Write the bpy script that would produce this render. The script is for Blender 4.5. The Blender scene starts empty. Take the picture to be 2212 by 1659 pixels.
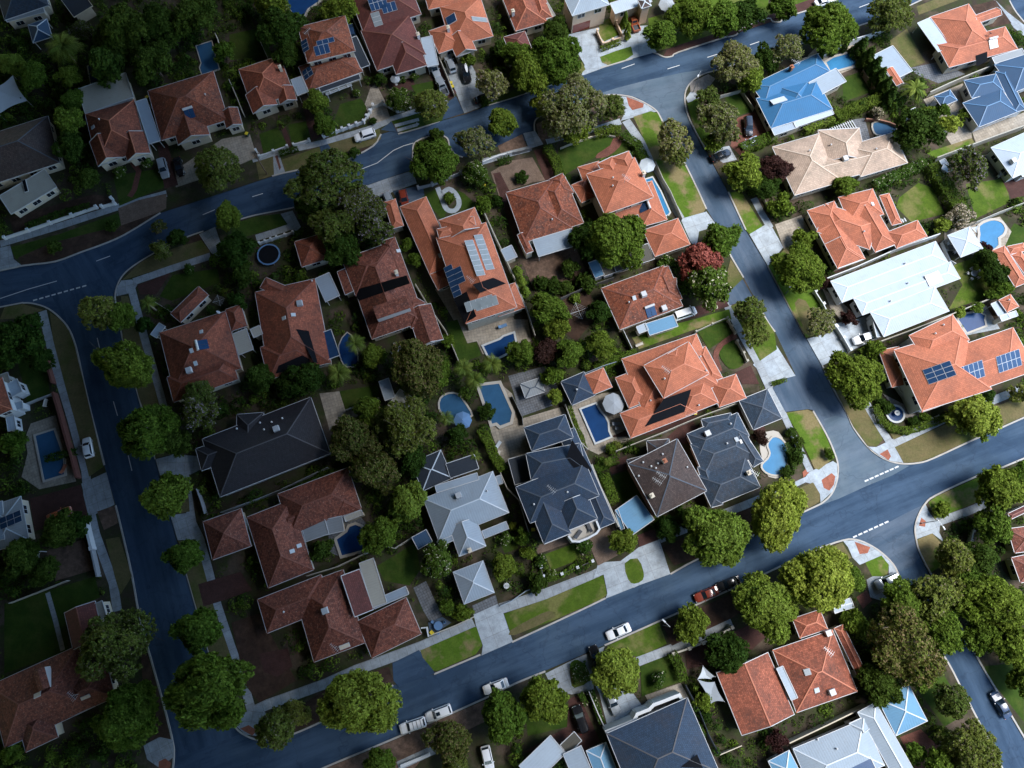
import bpy, bmesh, math, random
import numpy as np
from mathutils import Vector, Matrix
from mathutils.bvhtree import BVHTree
R = math.radians
random.seed(7); RNG = np.random.default_rng(7)
SC = bpy.context.scene
COL = SC.collection

# ---------------------------------------------------------------- camera
W_, H_ = 2212.0, 1659.0          # the pixel grid the photograph was measured in
FPX = 1620.0                     # focal length on that grid
CAMH = 145.0
TILT = math.atan(440.0 / FPX)    # off straight down
cd = bpy.data.cameras.new("camera"); cam = bpy.data.objects.new("camera", cd); COL.objects.link(cam)
cd.sensor_fit = 'HORIZONTAL'; cd.sensor_width = 36.0; cd.lens = 36.0 * FPX / W_
cd.clip_start = 0.5; cd.clip_end = 8000
cam.location = (0, 0, CAMH); cam.rotation_euler = (TILT, 0, 0)
SC.camera = cam

# ---------------------------------------------------------------- light
SUN_EL, SUN_AZ = 57.0, 82.0      # azimuth clockwise from +Y (picture top)
w = bpy.data.worlds.new("World"); SC.world = w; w.use_nodes = True
nt = w.node_tree; nt.nodes.clear()
sky = nt.nodes.new('ShaderNodeTexSky'); sky.sky_type = 'NISHITA'; sky.sun_disc = False
sky.sun_elevation = R(SUN_EL); sky.sun_rotation = R(SUN_AZ)
sky.air_density = 1.3; sky.dust_density = 0.2; sky.ozone_density = 2.5
bg = nt.nodes.new('ShaderNodeBackground'); bg.inputs[1].default_value = 0.09
wo = nt.nodes.new('ShaderNodeOutputWorld')
nt.links.new(sky.outputs[0], bg.inputs[0]); nt.links.new(bg.outputs[0], wo.inputs[0])
sd = bpy.data.lights.new("sun", 'SUN'); sd.energy = 1.45; sd.angle = R(29); sd.color = (1.0, 0.96, 0.91)
sun = bpy.data.objects.new("sun", sd); COL.objects.link(sun)
sdir = Vector((math.sin(R(SUN_AZ)) * math.cos(R(SUN_EL)), math.cos(R(SUN_AZ)) * math.cos(R(SUN_EL)), math.sin(R(SUN_EL))))
sun.rotation_euler = sdir.to_track_quat('Z', 'Y').to_euler()
sun.location = (60, 0, 200)
vs = SC.view_settings
vs.view_transform = 'Standard'; vs.look = 'None'; vs.gamma = 1.0; vs.use_curve_mapping = False
vs.exposure = 2.2
SC.cycles.max_bounces = 6; SC.cycles.diffuse_bounces = 3; SC.cycles.transparent_max_bounces = 8

# ---------------------------------------------------------------- pixel -> ground
_c, _s = math.cos(TILT), math.sin(TILT)
def ray(px, py):
    x, y = (px - W_ / 2) / FPX, -(py - H_ / 2) / FPX
    # camera axes: X=(1,0,0) Y=(0,c,s) Z(back)=(0,-s,c)
    return Vector((x, y * _c + _s, y * _s - _c))
def at(px, py, z=0.0):
    d = ray(px, py); t = (z - CAMH) / d.z
    return Vector((d.x * t, d.y * t, z))
def mpp(px, py, z=0.0):          # metres per pixel there
    return (at(px + 1, py, z) - at(px, py, z)).length
def Q(i, j, s):                  # readings taken on enlarged quarter sheets -> grid pixels
    out = []
    for tk in s.split():
        a, b = tk.split(','); out.append((553.0 * i + float(a) / 4, 414.75 * j + float(b) / 4))
    return out
def P(s):
    return [tuple(float(q) for q in tk.split(',')) for tk in s.split()]

# ---------------------------------------------------------------- tagging / linking
def tag(o, label=None, cat=None, group=None, kind=None):
    if label: o['label'] = label
    if cat: o['category'] = cat
    if group: o['group'] = group
    if kind: o['kind'] = kind
    return o
def empty(name, loc, rz=0.0):
    o = bpy.data.objects.new(name, None); COL.objects.link(o)
    o.location = loc; o.rotation_euler = (0, 0, rz); o.empty_display_size = 0.3
    return o
def link(name, me, parent=None):
    o = bpy.data.objects.new(name, me); COL.objects.link(o)
    if parent is not None: o.parent = parent
    return o
def copy_tree(o, parent=None):
    c = o.copy(); COL.objects.link(c)
    if parent is not None: c.parent = parent
    for ch in list(o.children): copy_tree(ch, c)
    return c

class MB:
    """collects polygons, becomes ONE mesh object"""
    def __init__(s): s.v = []; s.f = []; s.m = []; s.uv = []
    def poly(s, pts, mi=0, uv=None):
        b = len(s.v); s.v += [tuple(p) for p in pts]; s.f.append(tuple(range(b, b + len(pts)))); s.m.append(mi)
        s.uv.append(uv if uv else [(p[0], p[1]) for p in pts])
    def slope(s, pts, mi=0):     # a roof face: u along the eave, v up the slope, in metres
        p = [Vector(q) for q in pts]; n = Vector((0, 0, 0))
        for k in range(len(p)):
            a, b_ = p[k], p[(k + 1) % len(p)]; n += a.cross(b_)
        n.normalize()
        if n.z < 0: p.reverse(); n = -n
        e = Vector((0, 0, 1)).cross(n)
        e = e.normalized() if e.length > 1e-3 else Vector((1, 0, 0))
        sl = n.cross(e); s.poly(p, mi, [(q.dot(e), q.dot(sl)) for q in p])
    def box(s, c, sx, sy, sz, rz=0.0, mi=0, taper=1.0):   # c = centre of the base
        ca, sa = math.cos(rz), math.sin(rz); c = Vector(c)
        def pt(x, y, z): return c + Vector((x * ca - y * sa, x * sa + y * ca, z))
        a, b = sx / 2, sy / 2; t = taper
        lo = [pt(-a, -b, 0), pt(a, -b, 0), pt(a, b, 0), pt(-a, b, 0)]
        hi = [pt(-a * t, -b * t, sz), pt(a * t, -b * t, sz), pt(a * t, b * t, sz), pt(-a * t, b * t, sz)]
        s.poly(hi, mi); s.poly(lo[::-1], mi)
        for k in range(4):
            l = (k + 1) % 4; s.poly([lo[k], lo[l], hi[l], hi[k]], mi)
    def bar(s, p, q, wd, ht=None, mi=0):
        p, q = Vector(p), Vector(q); d = q - p
        if d.length < 1e-5: return
        d.normalize(); ht = ht or wd
        up = Vector((0, 0, 1)) if abs(d.z) < 0.95 else Vector((1, 0, 0))
        x = d.cross(up).normalized(); y = x.cross(d)
        c = [(-wd / 2, -ht / 2), (wd / 2, -ht / 2), (wd / 2, ht / 2), (-wd / 2, ht / 2)]
        A = [p + x * a + y * b for a, b in c]; B = [q + x * a + y * b for a, b in c]
        s.poly(A, mi); s.poly(B[::-1], mi)
        for k in range(4):
            l = (k + 1) % 4; s.poly([A[k], B[k], B[l], A[l]], mi)
    def cyl(s, p, q, r0, r1=None, n=10, mi=0, cap=True):
        p, q = Vector(p), Vector(q); d = (q - p).normalized(); r1 = r0 if r1 is None else r1
        up = Vector((0, 0, 1)) if abs(d.z) < 0.95 else Vector((1, 0, 0))
        x = d.cross(up).normalized(); y = d.cross(x)
        A = []; B = []
        for k in range(n):
            t = 2 * math.pi * k / n; v = x * math.cos(t) + y * math.sin(t); A.append(p + v * r0); B.append(q + v * r1)
        for k in range(n):
            l = (k + 1) % n; s.poly([A[k], A[l], B[l], B[k]], mi)
        if cap: s.poly(A, mi); s.poly(B[::-1], mi)
    def prism(s, pts, z0, z1, mi=0, mt=None):
        n = len(pts); ar = sum(pts[k][0] * pts[(k + 1) % n][1] - pts[(k + 1) % n][0] * pts[k][1] for k in range(n))
        if ar < 0: pts = pts[::-1]
        s.poly([(p[0], p[1], z1) for p in pts], mi if mt is None else mt)
        for k in range(n):
            a, b = pts[k], pts[(k + 1) % n]
            s.poly([(a[0], a[1], z0), (b[0], b[1], z0), (b[0], b[1], z1), (a[0], a[1], z1)], mi)
    def mesh(s, name, mats, off=None, smooth=False, tri=True):
        me = bpy.data.meshes.new(name)
        if off is not None:
            o = Vector(off); v = [(p[0] - o.x, p[1] - o.y, p[2] - o.z) for p in s.v]
        else: v = s.v
        me.from_pydata(v, [], s.f)
        if not isinstance(mats, (list, tuple)): mats = [mats]
        for m in mats: me.materials.append(m)
        me.polygons.foreach_set('material_index', s.m)
        uvl = me.uv_layers.new(name='UVMap')
        fl = [c for u in s.uv for p in u for c in p]
        uvl.data.foreach_set('uv', fl)
        if smooth: me.polygons.foreach_set('use_smooth', [True] * len(s.f))
        me.update()
        return me
    def build(s, name, mats, parent=None, off=None, smooth=False):
        return link(name, s.mesh(name, mats, off, smooth), parent)

# ---------------------------------------------------------------- materials
MATS = {}
def nodes(name):
    m = bpy.data.materials.new(name); m.use_nodes = True; t = m.node_tree
    return m, t, t.nodes['Principled BSDF']
def N(t, ty, **kw):
    n = t.nodes.new(ty)
    for k, v in kw.items(): setattr(n, k, v)
    return n
def noise(t, co, scale, det=4, rough=0.6):
    n = N(t, 'ShaderNodeTexNoise'); n.inputs['Scale'].default_value = scale; n.inputs['Detail'].default_value = det
    n.inputs['Roughness'].default_value = rough; t.links.new(co, n.inputs['Vector']); return n.outputs['Fac']
def ramp(t, fac, lo, hi):
    m = N(t, 'ShaderNodeMapRange', clamp=True); m.inputs[1].default_value = lo; m.inputs[2].default_value = hi
    t.links.new(fac, m.inputs[0]); return m.outputs[0]
def mix(t, fac, a, b, mode='MIX'):
    n = N(t, 'ShaderNodeMix', data_type='RGBA', blend_type=mode)
    for sock, v in ((n.inputs[0], fac), (n.inputs[6], a), (n.inputs[7], b)):
        if isinstance(v, bpy.types.NodeSocket): t.links.new(v, sock)
        elif isinstance(v, (int, float)): sock.default_value = v
        else: sock.default_value = (*v, 1)
    return n.outputs[2]
def bump(t, h, strength, dist, bs):
    b = N(t, 'ShaderNodeBump'); b.inputs['Strength'].default_value = strength; b.inputs['Distance'].default_value = dist
    t.links.new(h, b.inputs['Height']); t.links.new(b.outputs[0], bs.inputs['Normal'])

def ground_mat(name, c1, c2, s1=0.35, c3=None, s3=0.08, fine=3.0, rough=0.95, fa=0.35, spec=0.2, lo3=.5, hi3=.68):
    """two-tone blotches, a third tone in large patches, fine grain"""
    m, t, b = nodes(name); co = N(t, 'ShaderNodeTexCoord').outputs['Object']
    col = mix(t, ramp(t, noise(t, co, s1, 5), .35, .65), c1, c2)
    if c3: col = mix(t, ramp(t, noise(t, co, s3, 4), lo3, hi3), col, c3)
    g = noise(t, co, fine, 3, .8)
    col = mix(t, ramp(t, g, .3, .7), col, mix(t, 1.0, col, (1 - fa,) * 3, 'MULTIPLY'))
    t.links.new(col, b.inputs['Base Color']); b.inputs['Roughness'].default_value = rough
    b.inputs['Specular IOR Level'].default_value = spec
    bump(t, g, .5, .05, b); MATS[name] = m; return m

def slab_mat(name, c1, c2, size=1.6, joint=(.1, .1, .1), jw=.02, brick=False, rough=.9):
    m, t, b = nodes(name); co = N(t, 'ShaderNodeTexCoord').outputs['UV']
    br = N(t, 'ShaderNodeTexBrick'); t.links.new(co, br.inputs['Vector'])
    br.offset = .5 if brick else 0
    br.inputs['Color1'].default_value = (*c1, 1); br.inputs['Color2'].default_value = (*c2, 1)
    br.inputs['Mortar'].default_value = (*joint, 1)
    br.inputs['Scale'].default_value = 1.0; br.inputs['Mortar Size'].default_value = jw
    br.inputs['Brick Width'].default_value = size; br.inputs['Row Height'].default_value = size * (.5 if brick else 1)
    g = noise(t, co, .6, 6, .7); g2 = noise(t, co, 4, 3, .7)
    col = mix(t, ramp(t, g, .35, .7), br.outputs['Color'], mix(t, 1.0, br.outputs['Color'], (.62, .6, .58), 'MULTIPLY'))
    col = mix(t, ramp(t, g2, .4, .7), col, mix(t, 1.0, col, (.85, .85, .85), 'MULTIPLY'))
    t.links.new(col, b.inputs['Base Color']); b.inputs['Roughness'].default_value = rough
    b.inputs['Specular IOR Level'].default_value = .25
    MATS[name] = m; return m

def tile_mat(name, c, var=.35, dirt=(.05, .045, .04), dirt_amt=.4, light=None):
    """roof tiles: courses and single tiles by brick cells, lichen and weather by noise"""
    m, t, b = nodes(name); tc = N(t, 'ShaderNodeTexCoord'); co = tc.outputs['UV']; ob = tc.outputs['Object']
    br = N(t, 'ShaderNodeTexBrick'); t.links.new(co, br.inputs['Vector']); br.offset = .5
    d = [x * (1 - var) for x in c]; l = [min(1, x * (1 + var * .45)) for x in c]
    br.inputs['Color1'].default_value = (*d, 1); br.inputs['Color2'].default_value = (*l, 1)
    br.inputs['Mortar'].default_value = (*[x * .55 for x in c], 1)
    br.inputs['Scale'].default_value = 1.0; br.inputs['Mortar Size'].default_value = .028
    br.inputs['Brick Width'].default_value = .31; br.inputs['Row Height'].default_value = .36
    n1 = noise(t, ob, .22, 5, .65); n2 = noise(t, co, 1.3, 4, .75); n3 = noise(t, co, .75, 6, .8); n4 = noise(t, ob, .11, 3, .6)
    f = N(t, 'ShaderNodeMath', operation='MULTIPLY'); t.links.new(ramp(t, n1, .42, .72), f.inputs[0]); t.links.new(ramp(t, n2, .35, .6), f.inputs[1])
    f2 = N(t, 'ShaderNodeMath', operation='MULTIPLY'); t.links.new(f.outputs[0], f2.inputs[0]); f2.inputs[1].default_value = dirt_amt
    col = mix(t, f2.outputs[0], br.outputs['Color'], dirt)
    col = mix(t, ramp(t, n3, .36, .62), mix(t, 1.0, col, (1 - var * .75,) * 3, 'MULTIPLY'), col)
    col = mix(t, ramp(t, n4, .4, .65), col, mix(t, 1.0, col, (.82, .8, .8), 'MULTIPLY'))
    if light: col = mix(t, ramp(t, noise(t, co, 1.9, 3, .8), .58, .68), col, light)
    t.links.new(col, b.inputs['Base Color']); b.inputs['Roughness'].default_value = .75
    b.inputs['Specular IOR Level'].default_value = .3
    bump(t, br.outputs['Fac'], .35, -.03, b); MATS[name] = m; return m

def metal_mat(name, c, rough=.7, rib=.45):
    m, t, b = nodes(name); co = N(t, 'ShaderNodeTexCoord').outputs['UV']
    wv = N(t, 'ShaderNodeTexWave', wave_type='BANDS', bands_direction='X'); wv.inputs['Scale'].default_value = 1.0 / (rib * 3.2)
    t.links.new(co, wv.inputs['Vector'])
    n = noise(t, co, .3, 6, .75); n2 = noise(t, N(t, 'ShaderNodeTexCoord').outputs['Object'], .9, 5, .8)
    col = mix(t, ramp(t, n, .3, .75), c, [x * .8 for x in c])
    col = mix(t, ramp(t, n2, .55, .75), col, [c[0] * .75 + .02, c[1] * .72 + .015, c[2] * .7 + .01])
    col = mix(t, ramp(t, wv.outputs['Fac'], .0, .25), [x * .93 for x in c], col)
    t.links.new(col, b.inputs['Base Color']); b.inputs['Roughness'].default_value = rough; b.inputs['Specular IOR Level'].default_value = .22
    bump(t, wv.outputs['Fac'], .3, .04, b); MATS[name] = m; return m

def plain(name, c, rough=.6, var=.12, scale=2.0, metal=0.0, spec=.5, coat=0.0, emit=None):
    m, t, b = nodes(name); co = N(t, 'ShaderNodeTexCoord').outputs['Object']
    n = noise(t, co, scale, 4, .7)
    t.links.new(mix(t, ramp(t, n, .3, .7), c, [x * (1 - var) for x in c]), b.inputs['Base Color'])
    b.inputs['Roughness'].default_value = rough; b.inputs['Metallic'].default_value = metal
    b.inputs['Specular IOR Level'].default_value = spec; b.inputs['Coat Weight'].default_value = coat
    MATS[name] = m; return m

def leaf_mat(name, c1, c2, c3=None, amt3=.2):
    """leaf cards: colour differs from card to card, from limb to limb and from tree to tree"""
    m, t, b = nodes(name)
    geo = N(t, 'ShaderNodeNewGeometry'); oi = N(t, 'ShaderNodeObjectInfo'); ob = N(t, 'ShaderNodeTexCoord').outputs['Object']
    r = geo.outputs['Random Per Island']
    n = noise(t, ob, .55, 3, .6)
    col = mix(t, ramp(t, n, .35, .65), c1, c2)
    col = mix(t, r, mix(t, 1.0, col, (.62, .62, .62), 'MULTIPLY'), mix(t, 1.0, col, (1.3, 1.3, 1.2), 'MULTIPLY'))
    if c3:
        k = N(t, 'ShaderNodeMath', operation='MULTIPLY'); k.inputs[1].default_value = 7.31; t.links.new(r, k.inputs[0])
        fr = N(t, 'ShaderNodeMath', operation='FRACT'); t.links.new(k.outputs[0], fr.inputs[0])
        lt = N(t, 'ShaderNodeMath', operation='LESS_THAN'); t.links.new(fr.outputs[0], lt.inputs[0]); lt.inputs[1].default_value = amt3
        col = mix(t, lt.outputs[0], col, c3)
    hs = N(t, 'ShaderNodeHueSaturation'); t.links.new(col, hs.inputs['Color'])
    h = N(t, 'ShaderNodeMapRange'); t.links.new(oi.outputs['Random'], h.inputs[0]); h.inputs[3].default_value = .48; h.inputs[4].default_value = .515
    v = N(t, 'ShaderNodeMapRange'); t.links.new(oi.outputs['Random'], v.inputs[0]); v.inputs[3].default_value = 1.2; v.inputs[4].default_value = .8
    t.links.new(h.outputs[0], hs.inputs['Hue']); t.links.new(v.outputs[0], hs.inputs['Value'])
    t.links.new(hs.outputs[0], b.inputs['Base Color'])
    b.inputs['Roughness'].default_value = .75; b.inputs['Specular IOR Level'].default_value = .08
    tr = N(t, 'ShaderNodeBsdfTranslucent'); t.links.new(hs.outputs[0], tr.inputs['Color'])
    ms = N(t, 'ShaderNodeMixShader'); ms.inputs[0].default_value = .3
    out = t.nodes['Material Output']
    t.links.new(b.outputs[0], ms.inputs[1]); t.links.new(tr.outputs[0], ms.inputs[2]); t.links.new(ms.outputs[0], out.inputs['Surface'])
    MATS[name] = m; return m
M = MATS

ground_mat('soil', (.05, .038, .028), (.04, .055, .016), .35, (.1, .075, .055), .12, lo3=.52, hi3=.62)
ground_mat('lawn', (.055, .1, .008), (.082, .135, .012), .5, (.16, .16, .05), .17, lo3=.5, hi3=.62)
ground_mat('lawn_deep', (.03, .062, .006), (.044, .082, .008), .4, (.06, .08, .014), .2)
ground_mat('dry_grass', (.16, .13, .06), (.12, .11, .045), .5, (.085, .105, .025), .16)
ground_mat('verge_grass', (.07, .135, .01), (.1, .165, .018), .5, (.22, .18, .085), .16, lo3=.5, hi3=.6)
ground_mat('mulch', (.07, .04, .028), (.045, .028, .02), .9, (.1, .06, .04), .3)
ground_mat('leaf_litter', (.2, .13, .095), (.13, .085, .06), 1.2, (.09, .06, .045), .3)
ground_mat('gravel', (.33, .3, .27), (.24, .22, .2), 1.4)
slab_mat('concrete', (.36, .4, .43), (.31, .345, .375), 1.7, (.2, .2, .2), .025)
slab_mat('concrete_pale', (.42, .48, .53), (.37, .425, .475), 3.2, (.28, .28, .28), .03)
slab_mat('paving_beige', (.42, .37, .3), (.34, .3, .245), .6, (.2, .18, .15), .02)
slab_mat('paving_grey', (.2, .215, .235), (.15, .165, .185), .5, (.09, .09, .1), .03)
slab_mat('brick_red', (.22, .085, .06), (.16, .06, .045), .24, (.09, .05, .04), .012, True)
slab_mat('brick_dark', (.1, .042, .035), (.075, .033, .028), .24, (.045, .03, .025), .012, True)
slab_mat('brick_tan', (.24, .17, .13), (.19, .135, .1), .24, (.12, .09, .07), .012, True)
slab_mat('tactile_red', (.42, .14, .085), (.36, .12, .075), .2, (.2, .09, .06), .012, True)
slab_mat('timber_deck', (.16, .1, .065), (.12, .075, .05), .14, (.03, .02, .015), .02)

def asphalt_mat(name, a, b_, sc):
    m, t, b = nodes(name); co = N(t, 'ShaderNodeTexCoord').outputs['UV']
    mp = N(t, 'ShaderNodeMapping'); mp.inputs['Scale'].default_value = (.045, .42, 1); t.links.new(co, mp.inputs[0])
    s = noise(t, mp.outputs[0], 1.0, 6, .62)
    g = noise(t, co, .25, 5, .7); f = noise(t, co, 9, 2, .9)
    col = mix(t, ramp(t, s, .4, .6), a, b_)
    vo = N(t, 'ShaderNodeTexVoronoi', feature='DISTANCE_TO_EDGE'); vo.inputs['Scale'].default_value = .11
    wp = N(t, 'ShaderNodeVectorMath', operation='ADD'); wn = N(t, 'ShaderNodeTexNoise'); wn.inputs['Scale'].default_value = .5; t.links.new(co, wn.inputs['Vector']); sc_ = N(t, 'ShaderNodeVectorMath', operation='SCALE'); sc_.inputs['Scale'].default_value = 5; t.links.new(wn.outputs['Color'], sc_.inputs[0]); t.links.new(co, wp.inputs[0]); t.links.new(sc_.outputs[0], wp.inputs[1]); t.links.new(wp.outputs[0], vo.inputs['Vector'])
    ck = N(t, 'ShaderNodeMapRange', clamp=True); ck.inputs[1].default_value = .006; ck.inputs[2].default_value = .02; t.links.new(vo.outputs['Distance'], ck.inputs[0])
    col = mix(t, ck.outputs[0], mix(t, 1.0, col, (.84, .84, .85), 'MULTIPLY'), col)
    col = mix(t, ramp(t, noise(t, co, .07, 4, .6), .52, .62), col, mix(t, 1.0, col, (1.18, 1.12, 1.05), 'MULTIPLY'))
    col = mix(t, ramp(t, g, .45, .75), col, mix(t, 1.0, col, (.75, .76, .78), 'MULTIPLY'))
    col = mix(t, ramp(t, f, .3, .7), mix(t, 1.0, col, (.85, .85, .85), 'MULTIPLY'), col)
    t.links.new(col, b.inputs['Base Color']); b.inputs['Roughness'].default_value = .9
    b.inputs['Specular IOR Level'].default_value = .2
    bump(t, f, .3, .02, b); MATS[name] = m
asphalt_mat('asphalt', (.028, .056, .1), (.05, .088, .145), 1)
asphalt_mat('asphalt_pale', (.085, .125, .165), (.115, .155, .2), 1)
asphalt_mat('asphalt_lane', (.052, .085, .13), (.088, .122, .17), 1)

tile_mat('tile_orange', (.52, .172, .092), .2, (.2, .1, .07), .55)
tile_mat('tile_orange_old', (.38, .115, .065), .4, (.085, .055, .045), .75)
tile_mat('tile_red', (.27, .088, .055), .5, (.06, .045, .042), .6, (.34, .17, .13))
tile_mat('tile_rust', (.34, .1, .05), .5, (.075, .06, .055), .95, (.4, .19, .13))
tile_mat('tile_maroon', (.16, .05, .042), .25, (.06, .04, .04), .4)
tile_mat('tile_cream', (.5, .37, .28), .18, (.16, .15, .11), .75)
tile_mat('tile_brown', (.085, .06, .055), .35, (.1, .1, .1), .5)
tile_mat('tile_slate', (.035, .062, .1), .3, (.1, .09, .085), .5)
tile_mat('tile_navy', (.026, .052, .095), .2, (.07, .065, .07), .5)
tile_mat('tile_black', (.03, .03, .036), .2, (.05, .04, .045), .4)
metal_mat('metal_white', (.4, .47, .54)); metal_mat('metal_pale', (.29, .35, .41)); metal_mat('metal_grey', (.26, .28, .29))
metal_mat('metal_blue', (.032, .135, .28)); metal_mat('metal_sky', (.13, .28, .43)); metal_mat('metal_navy', (.04, .085, .155))
metal_mat('metal_olive', (.09, .085, .07)); metal_mat('metal_dark', (.03, .038, .05))
metal_mat('metal_cream', (.42, .4, .34))
plain('wall_cream', (.55, .49, .38), .85, .15, 1.0); plain('wall_white', (.58, .6, .61), .8, .1, 1.0)
plain('wall_brick', (.3, .15, .1), .9, .3, 3.0); plain('wall_peach', (.62, .46, .33), .85, .12, 1.0)
plain('wall_grey', (.3, .31, .33), .85, .15, 1.0); plain('wall_lime', (.42, .4, .34), .9, .25, 1.5)
plain('trim_white', (.5, .51, .52), .5, .06); plain('trim_cream', (.6, .53, .42), .6, .1); plain('trim_dark', (.05, .055, .065), .5)
plain('trim_grey', (.38, .4, .42), .5)
plain('ridge_orange', (.52, .18, .1), .7, .2); plain('ridge_red', (.22, .078, .052), .7, .3); plain('ridge_grey', (.065, .085, .115), .7, .2)
plain('ridge_cream', (.56, .45, .35), .7, .2); plain('ridge_white', (.5, .56, .62), .5, .05); plain('ridge_blue', (.075, .18, .32), .5, .1)
plain('ridge_dark', (.085, .085, .095), .7, .2)
plain('glass', (.018, .025, .035), .12, .2, .5, 0, .6); plain('window_frame', (.62, .62, .6), .5, .05)
plain('panel_blue', (.022, .06, .14), .2, .25, 1.0, 0, .5, .5); plain('panel_black', (.008, .009, .012), .9, .3, 3.0, 0, .08)
plain('panel_grey', (.22, .25, .26), .3, .2, 1.0); plain('aluminium', (.5, .52, .54), .4, .05, 2, .3)
plain('water_bright', (.04, .19, .37), .3, .18, .6, 0, .1); plain('water_mid', (.035, .105, .2), .3, .2, .6, 0, .1)
plain('water_deep', (.012, .05, .15), .3, .2, .5, 0, .1)
plain('coping', (.42, .39, .34), .8, .12, 2); plain('coping_white', (.48, .5, .5), .7, .08, 2)
plain('kerb', (.42, .4, .37), .9, .25, .8); plain('road_paint', (.55, .57, .58), .7, .2, 4)
plain('timber', (.16, .11, .08), .85, .35, 4); plain('fence_grey', (.12, .115, .11), .85, .3, 2); plain('fence_pale', (.42, .4, .35), .85, .2, 2)
plain('pale_timber', (.5, .47, .42), .8, .15, 3)
plain('bark', (.09, .065, .045), .95, .35, 5); plain('bark_pale', (.3, .24, .18), .95, .3, 5)
plain('car_white', (.78, .79, .8), .25, .03, 1, 0, .5, .8); plain('car_silver', (.4, .44, .48), .28, .05, 1, .4, .5, .8)
plain('car_black', (.012, .013, .016), .2, .1, 1, 0, .5, .9); plain('car_red', (.2, .035, .02), .25, .08, 1, 0, .5, .8)
plain('car_orange', (.5, .13, .05), .3, .08, 1, 0, .5, .6); plain('car_blue', (.02, .045, .1), .3, .08, 1, 0, .4, .3)
plain('rubber', (.02, .02, .02), .8, .2); plain('car_glass', (.012, .022, .035), .08, .1, 1, 0, .6)
plain('lamp_white', (.8, .8, .78), .3, .03); plain('lamp_red', (.4, .02, .015), .3, .05)
plain('bin_green', (.02, .05, .03), .5); plain('bin_yellow', (.62, .48, .03), .5, .05)
plain('cloth_white', (.46, .51, .55), .85, .08, 1); plain('cloth_grey', (.3, .33, .36), .85, .1, 1); plain('cloth_blue', (.1, .2, .36), .85, .1, 1)
plain('steel', (.3, .31, .32), .4, .1, 2, .6); plain('light_blocker', (.12, .12, .13), 1.0, .2, .02, 0, 0)  # second one: dark finish of the added slab that blocks sun and sky
plain('leaf_core', (.012, .022, .006), 1.0, .3, 1, 0, 0)
plain('terracotta', (.35, .13, .07), .8, .2)

leaf_mat('leaf_green', (.09, .15, .016), (.135, .2, .03))
leaf_mat('leaf_bright', (.165, .235, .03), (.225, .29, .05))
leaf_mat('leaf_dark', (.03, .064, .009), (.05, .09, .014))
leaf_mat('leaf_olive', (.14, .17, .036), (.11, .155, .03), (.18, .165, .09), .1)
leaf_mat('leaf_grey', (.185, .195, .07), (.14, .175, .045), (.24, .215, .15), .2)
leaf_mat('leaf_brown', (.115, .125, .03), (.1, .135, .026), (.22, .17, .08), .2)
leaf_mat('leaf_lilac', (.06, .09, .02), (.09, .12, .028), (.22, .18, .21), .16)
leaf_mat('leaf_red', (.27, .09, .065), (.34, .12, .085))
leaf_mat('leaf_maroon', (.045, .022, .018), (.07, .032, .028))
leaf_mat('leaf_flower', (.055, .11, .016), (.08, .14, .022), (.6, .56, .42), .06)
leaf_mat('leaf_blossom', (.16, .15, .08), (.1, .12, .05), (.6, .52, .4), .4)
leaf_mat('leaf_palm', (.1, .15, .025), (.14, .185, .035))
leaf_mat('leaf_hedge', (.055, .1, .012), (.09, .145, .02))
plain('fence_red', (.15, .055, .04), .85, .2)
# ================================================================ ground sheets
_lvl = [0]
GZ = 0.13                         # top of the blocks above the road
def smooth(pts, n=4, closed=True):
    out = []; k = len(pts)
    for i in range(k if closed else k - 1):
        g = lambda q: pts[q % k] if closed else pts[max(0, min(k - 1, q))]
        p0, p1, p2, p3 = (np.array(g(i + d)[:2]) for d in (-1, 0, 1, 2))
        for s in range(n):
            t = s / n
            out.append(tuple(.5 * (2 * p1 + (p2 - p0) * t + (2 * p0 - 5 * p1 + 4 * p2 - p3) * t * t + (3 * p1 - p0 - 3 * p2 + p3) * t ** 3)))
    if not closed: out.append(tuple(pts[-1][:2]))
    return out
def area2(p): return sum(p[k][0] * p[(k + 1) % len(p)][1] - p[(k + 1) % len(p)][0] * p[k][1] for k in range(len(p)))
def tri_sheet(mb, pts, z, mi=0, uvdir=None):
    """flat polygon, triangulated, uv in metres along its longest edge"""
    from mathutils.geometry import tessellate_polygon
    p = [Vector((q[0], q[1], z)) for q in pts]
    if uvdir is None:
        k = max(range(len(p)), key=lambda k: (p[(k + 1) % len(p)] - p[k]).length)
        uvdir = (p[(k + 1) % len(p)] - p[k])
    u = Vector((uvdir.x, uvdir.y, 0)).normalized(); v = Vector((-u.y, u.x, 0))
    for t in tessellate_polygon([p]):
        q = [p[k] for k in t]
        if area2(q) < 0: q.reverse()
        mb.poly(q, mi, [(a.dot(u), a.dot(v)) for a in q])
_boxes = []
def nz(pts):                      # each sheet 4 mm above whatever it overlaps
    x0, x1 = min(p[0] for p in pts), max(p[0] for p in pts); y0, y1 = min(p[1] for p in pts), max(p[1] for p in pts)
    l = 1 + max([b[4] for b in _boxes if b[0] < x1 and b[1] > x0 and b[2] < y1 and b[3] > y0], default=0)
    _boxes.append((x0, x1, y0, y1, l)); return GZ + .004 * l
OCC = []
def occ(pts): OCC.append(np.array([(p[0], p[1]) for p in pts]))
def sheet(name, mat, px, smo=0, z=None, uvdir=None, label=None):
    pts = [at(*p, GZ) for p in px]
    if smo: pts = smooth(pts, smo)
    occ(pts)
    mb = MB(); tri_sheet(mb, pts, nz(pts) if z is None else z, 0, uvdir)
    return tag(mb.build(name, M[mat]), kind='structure', label=label)
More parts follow.
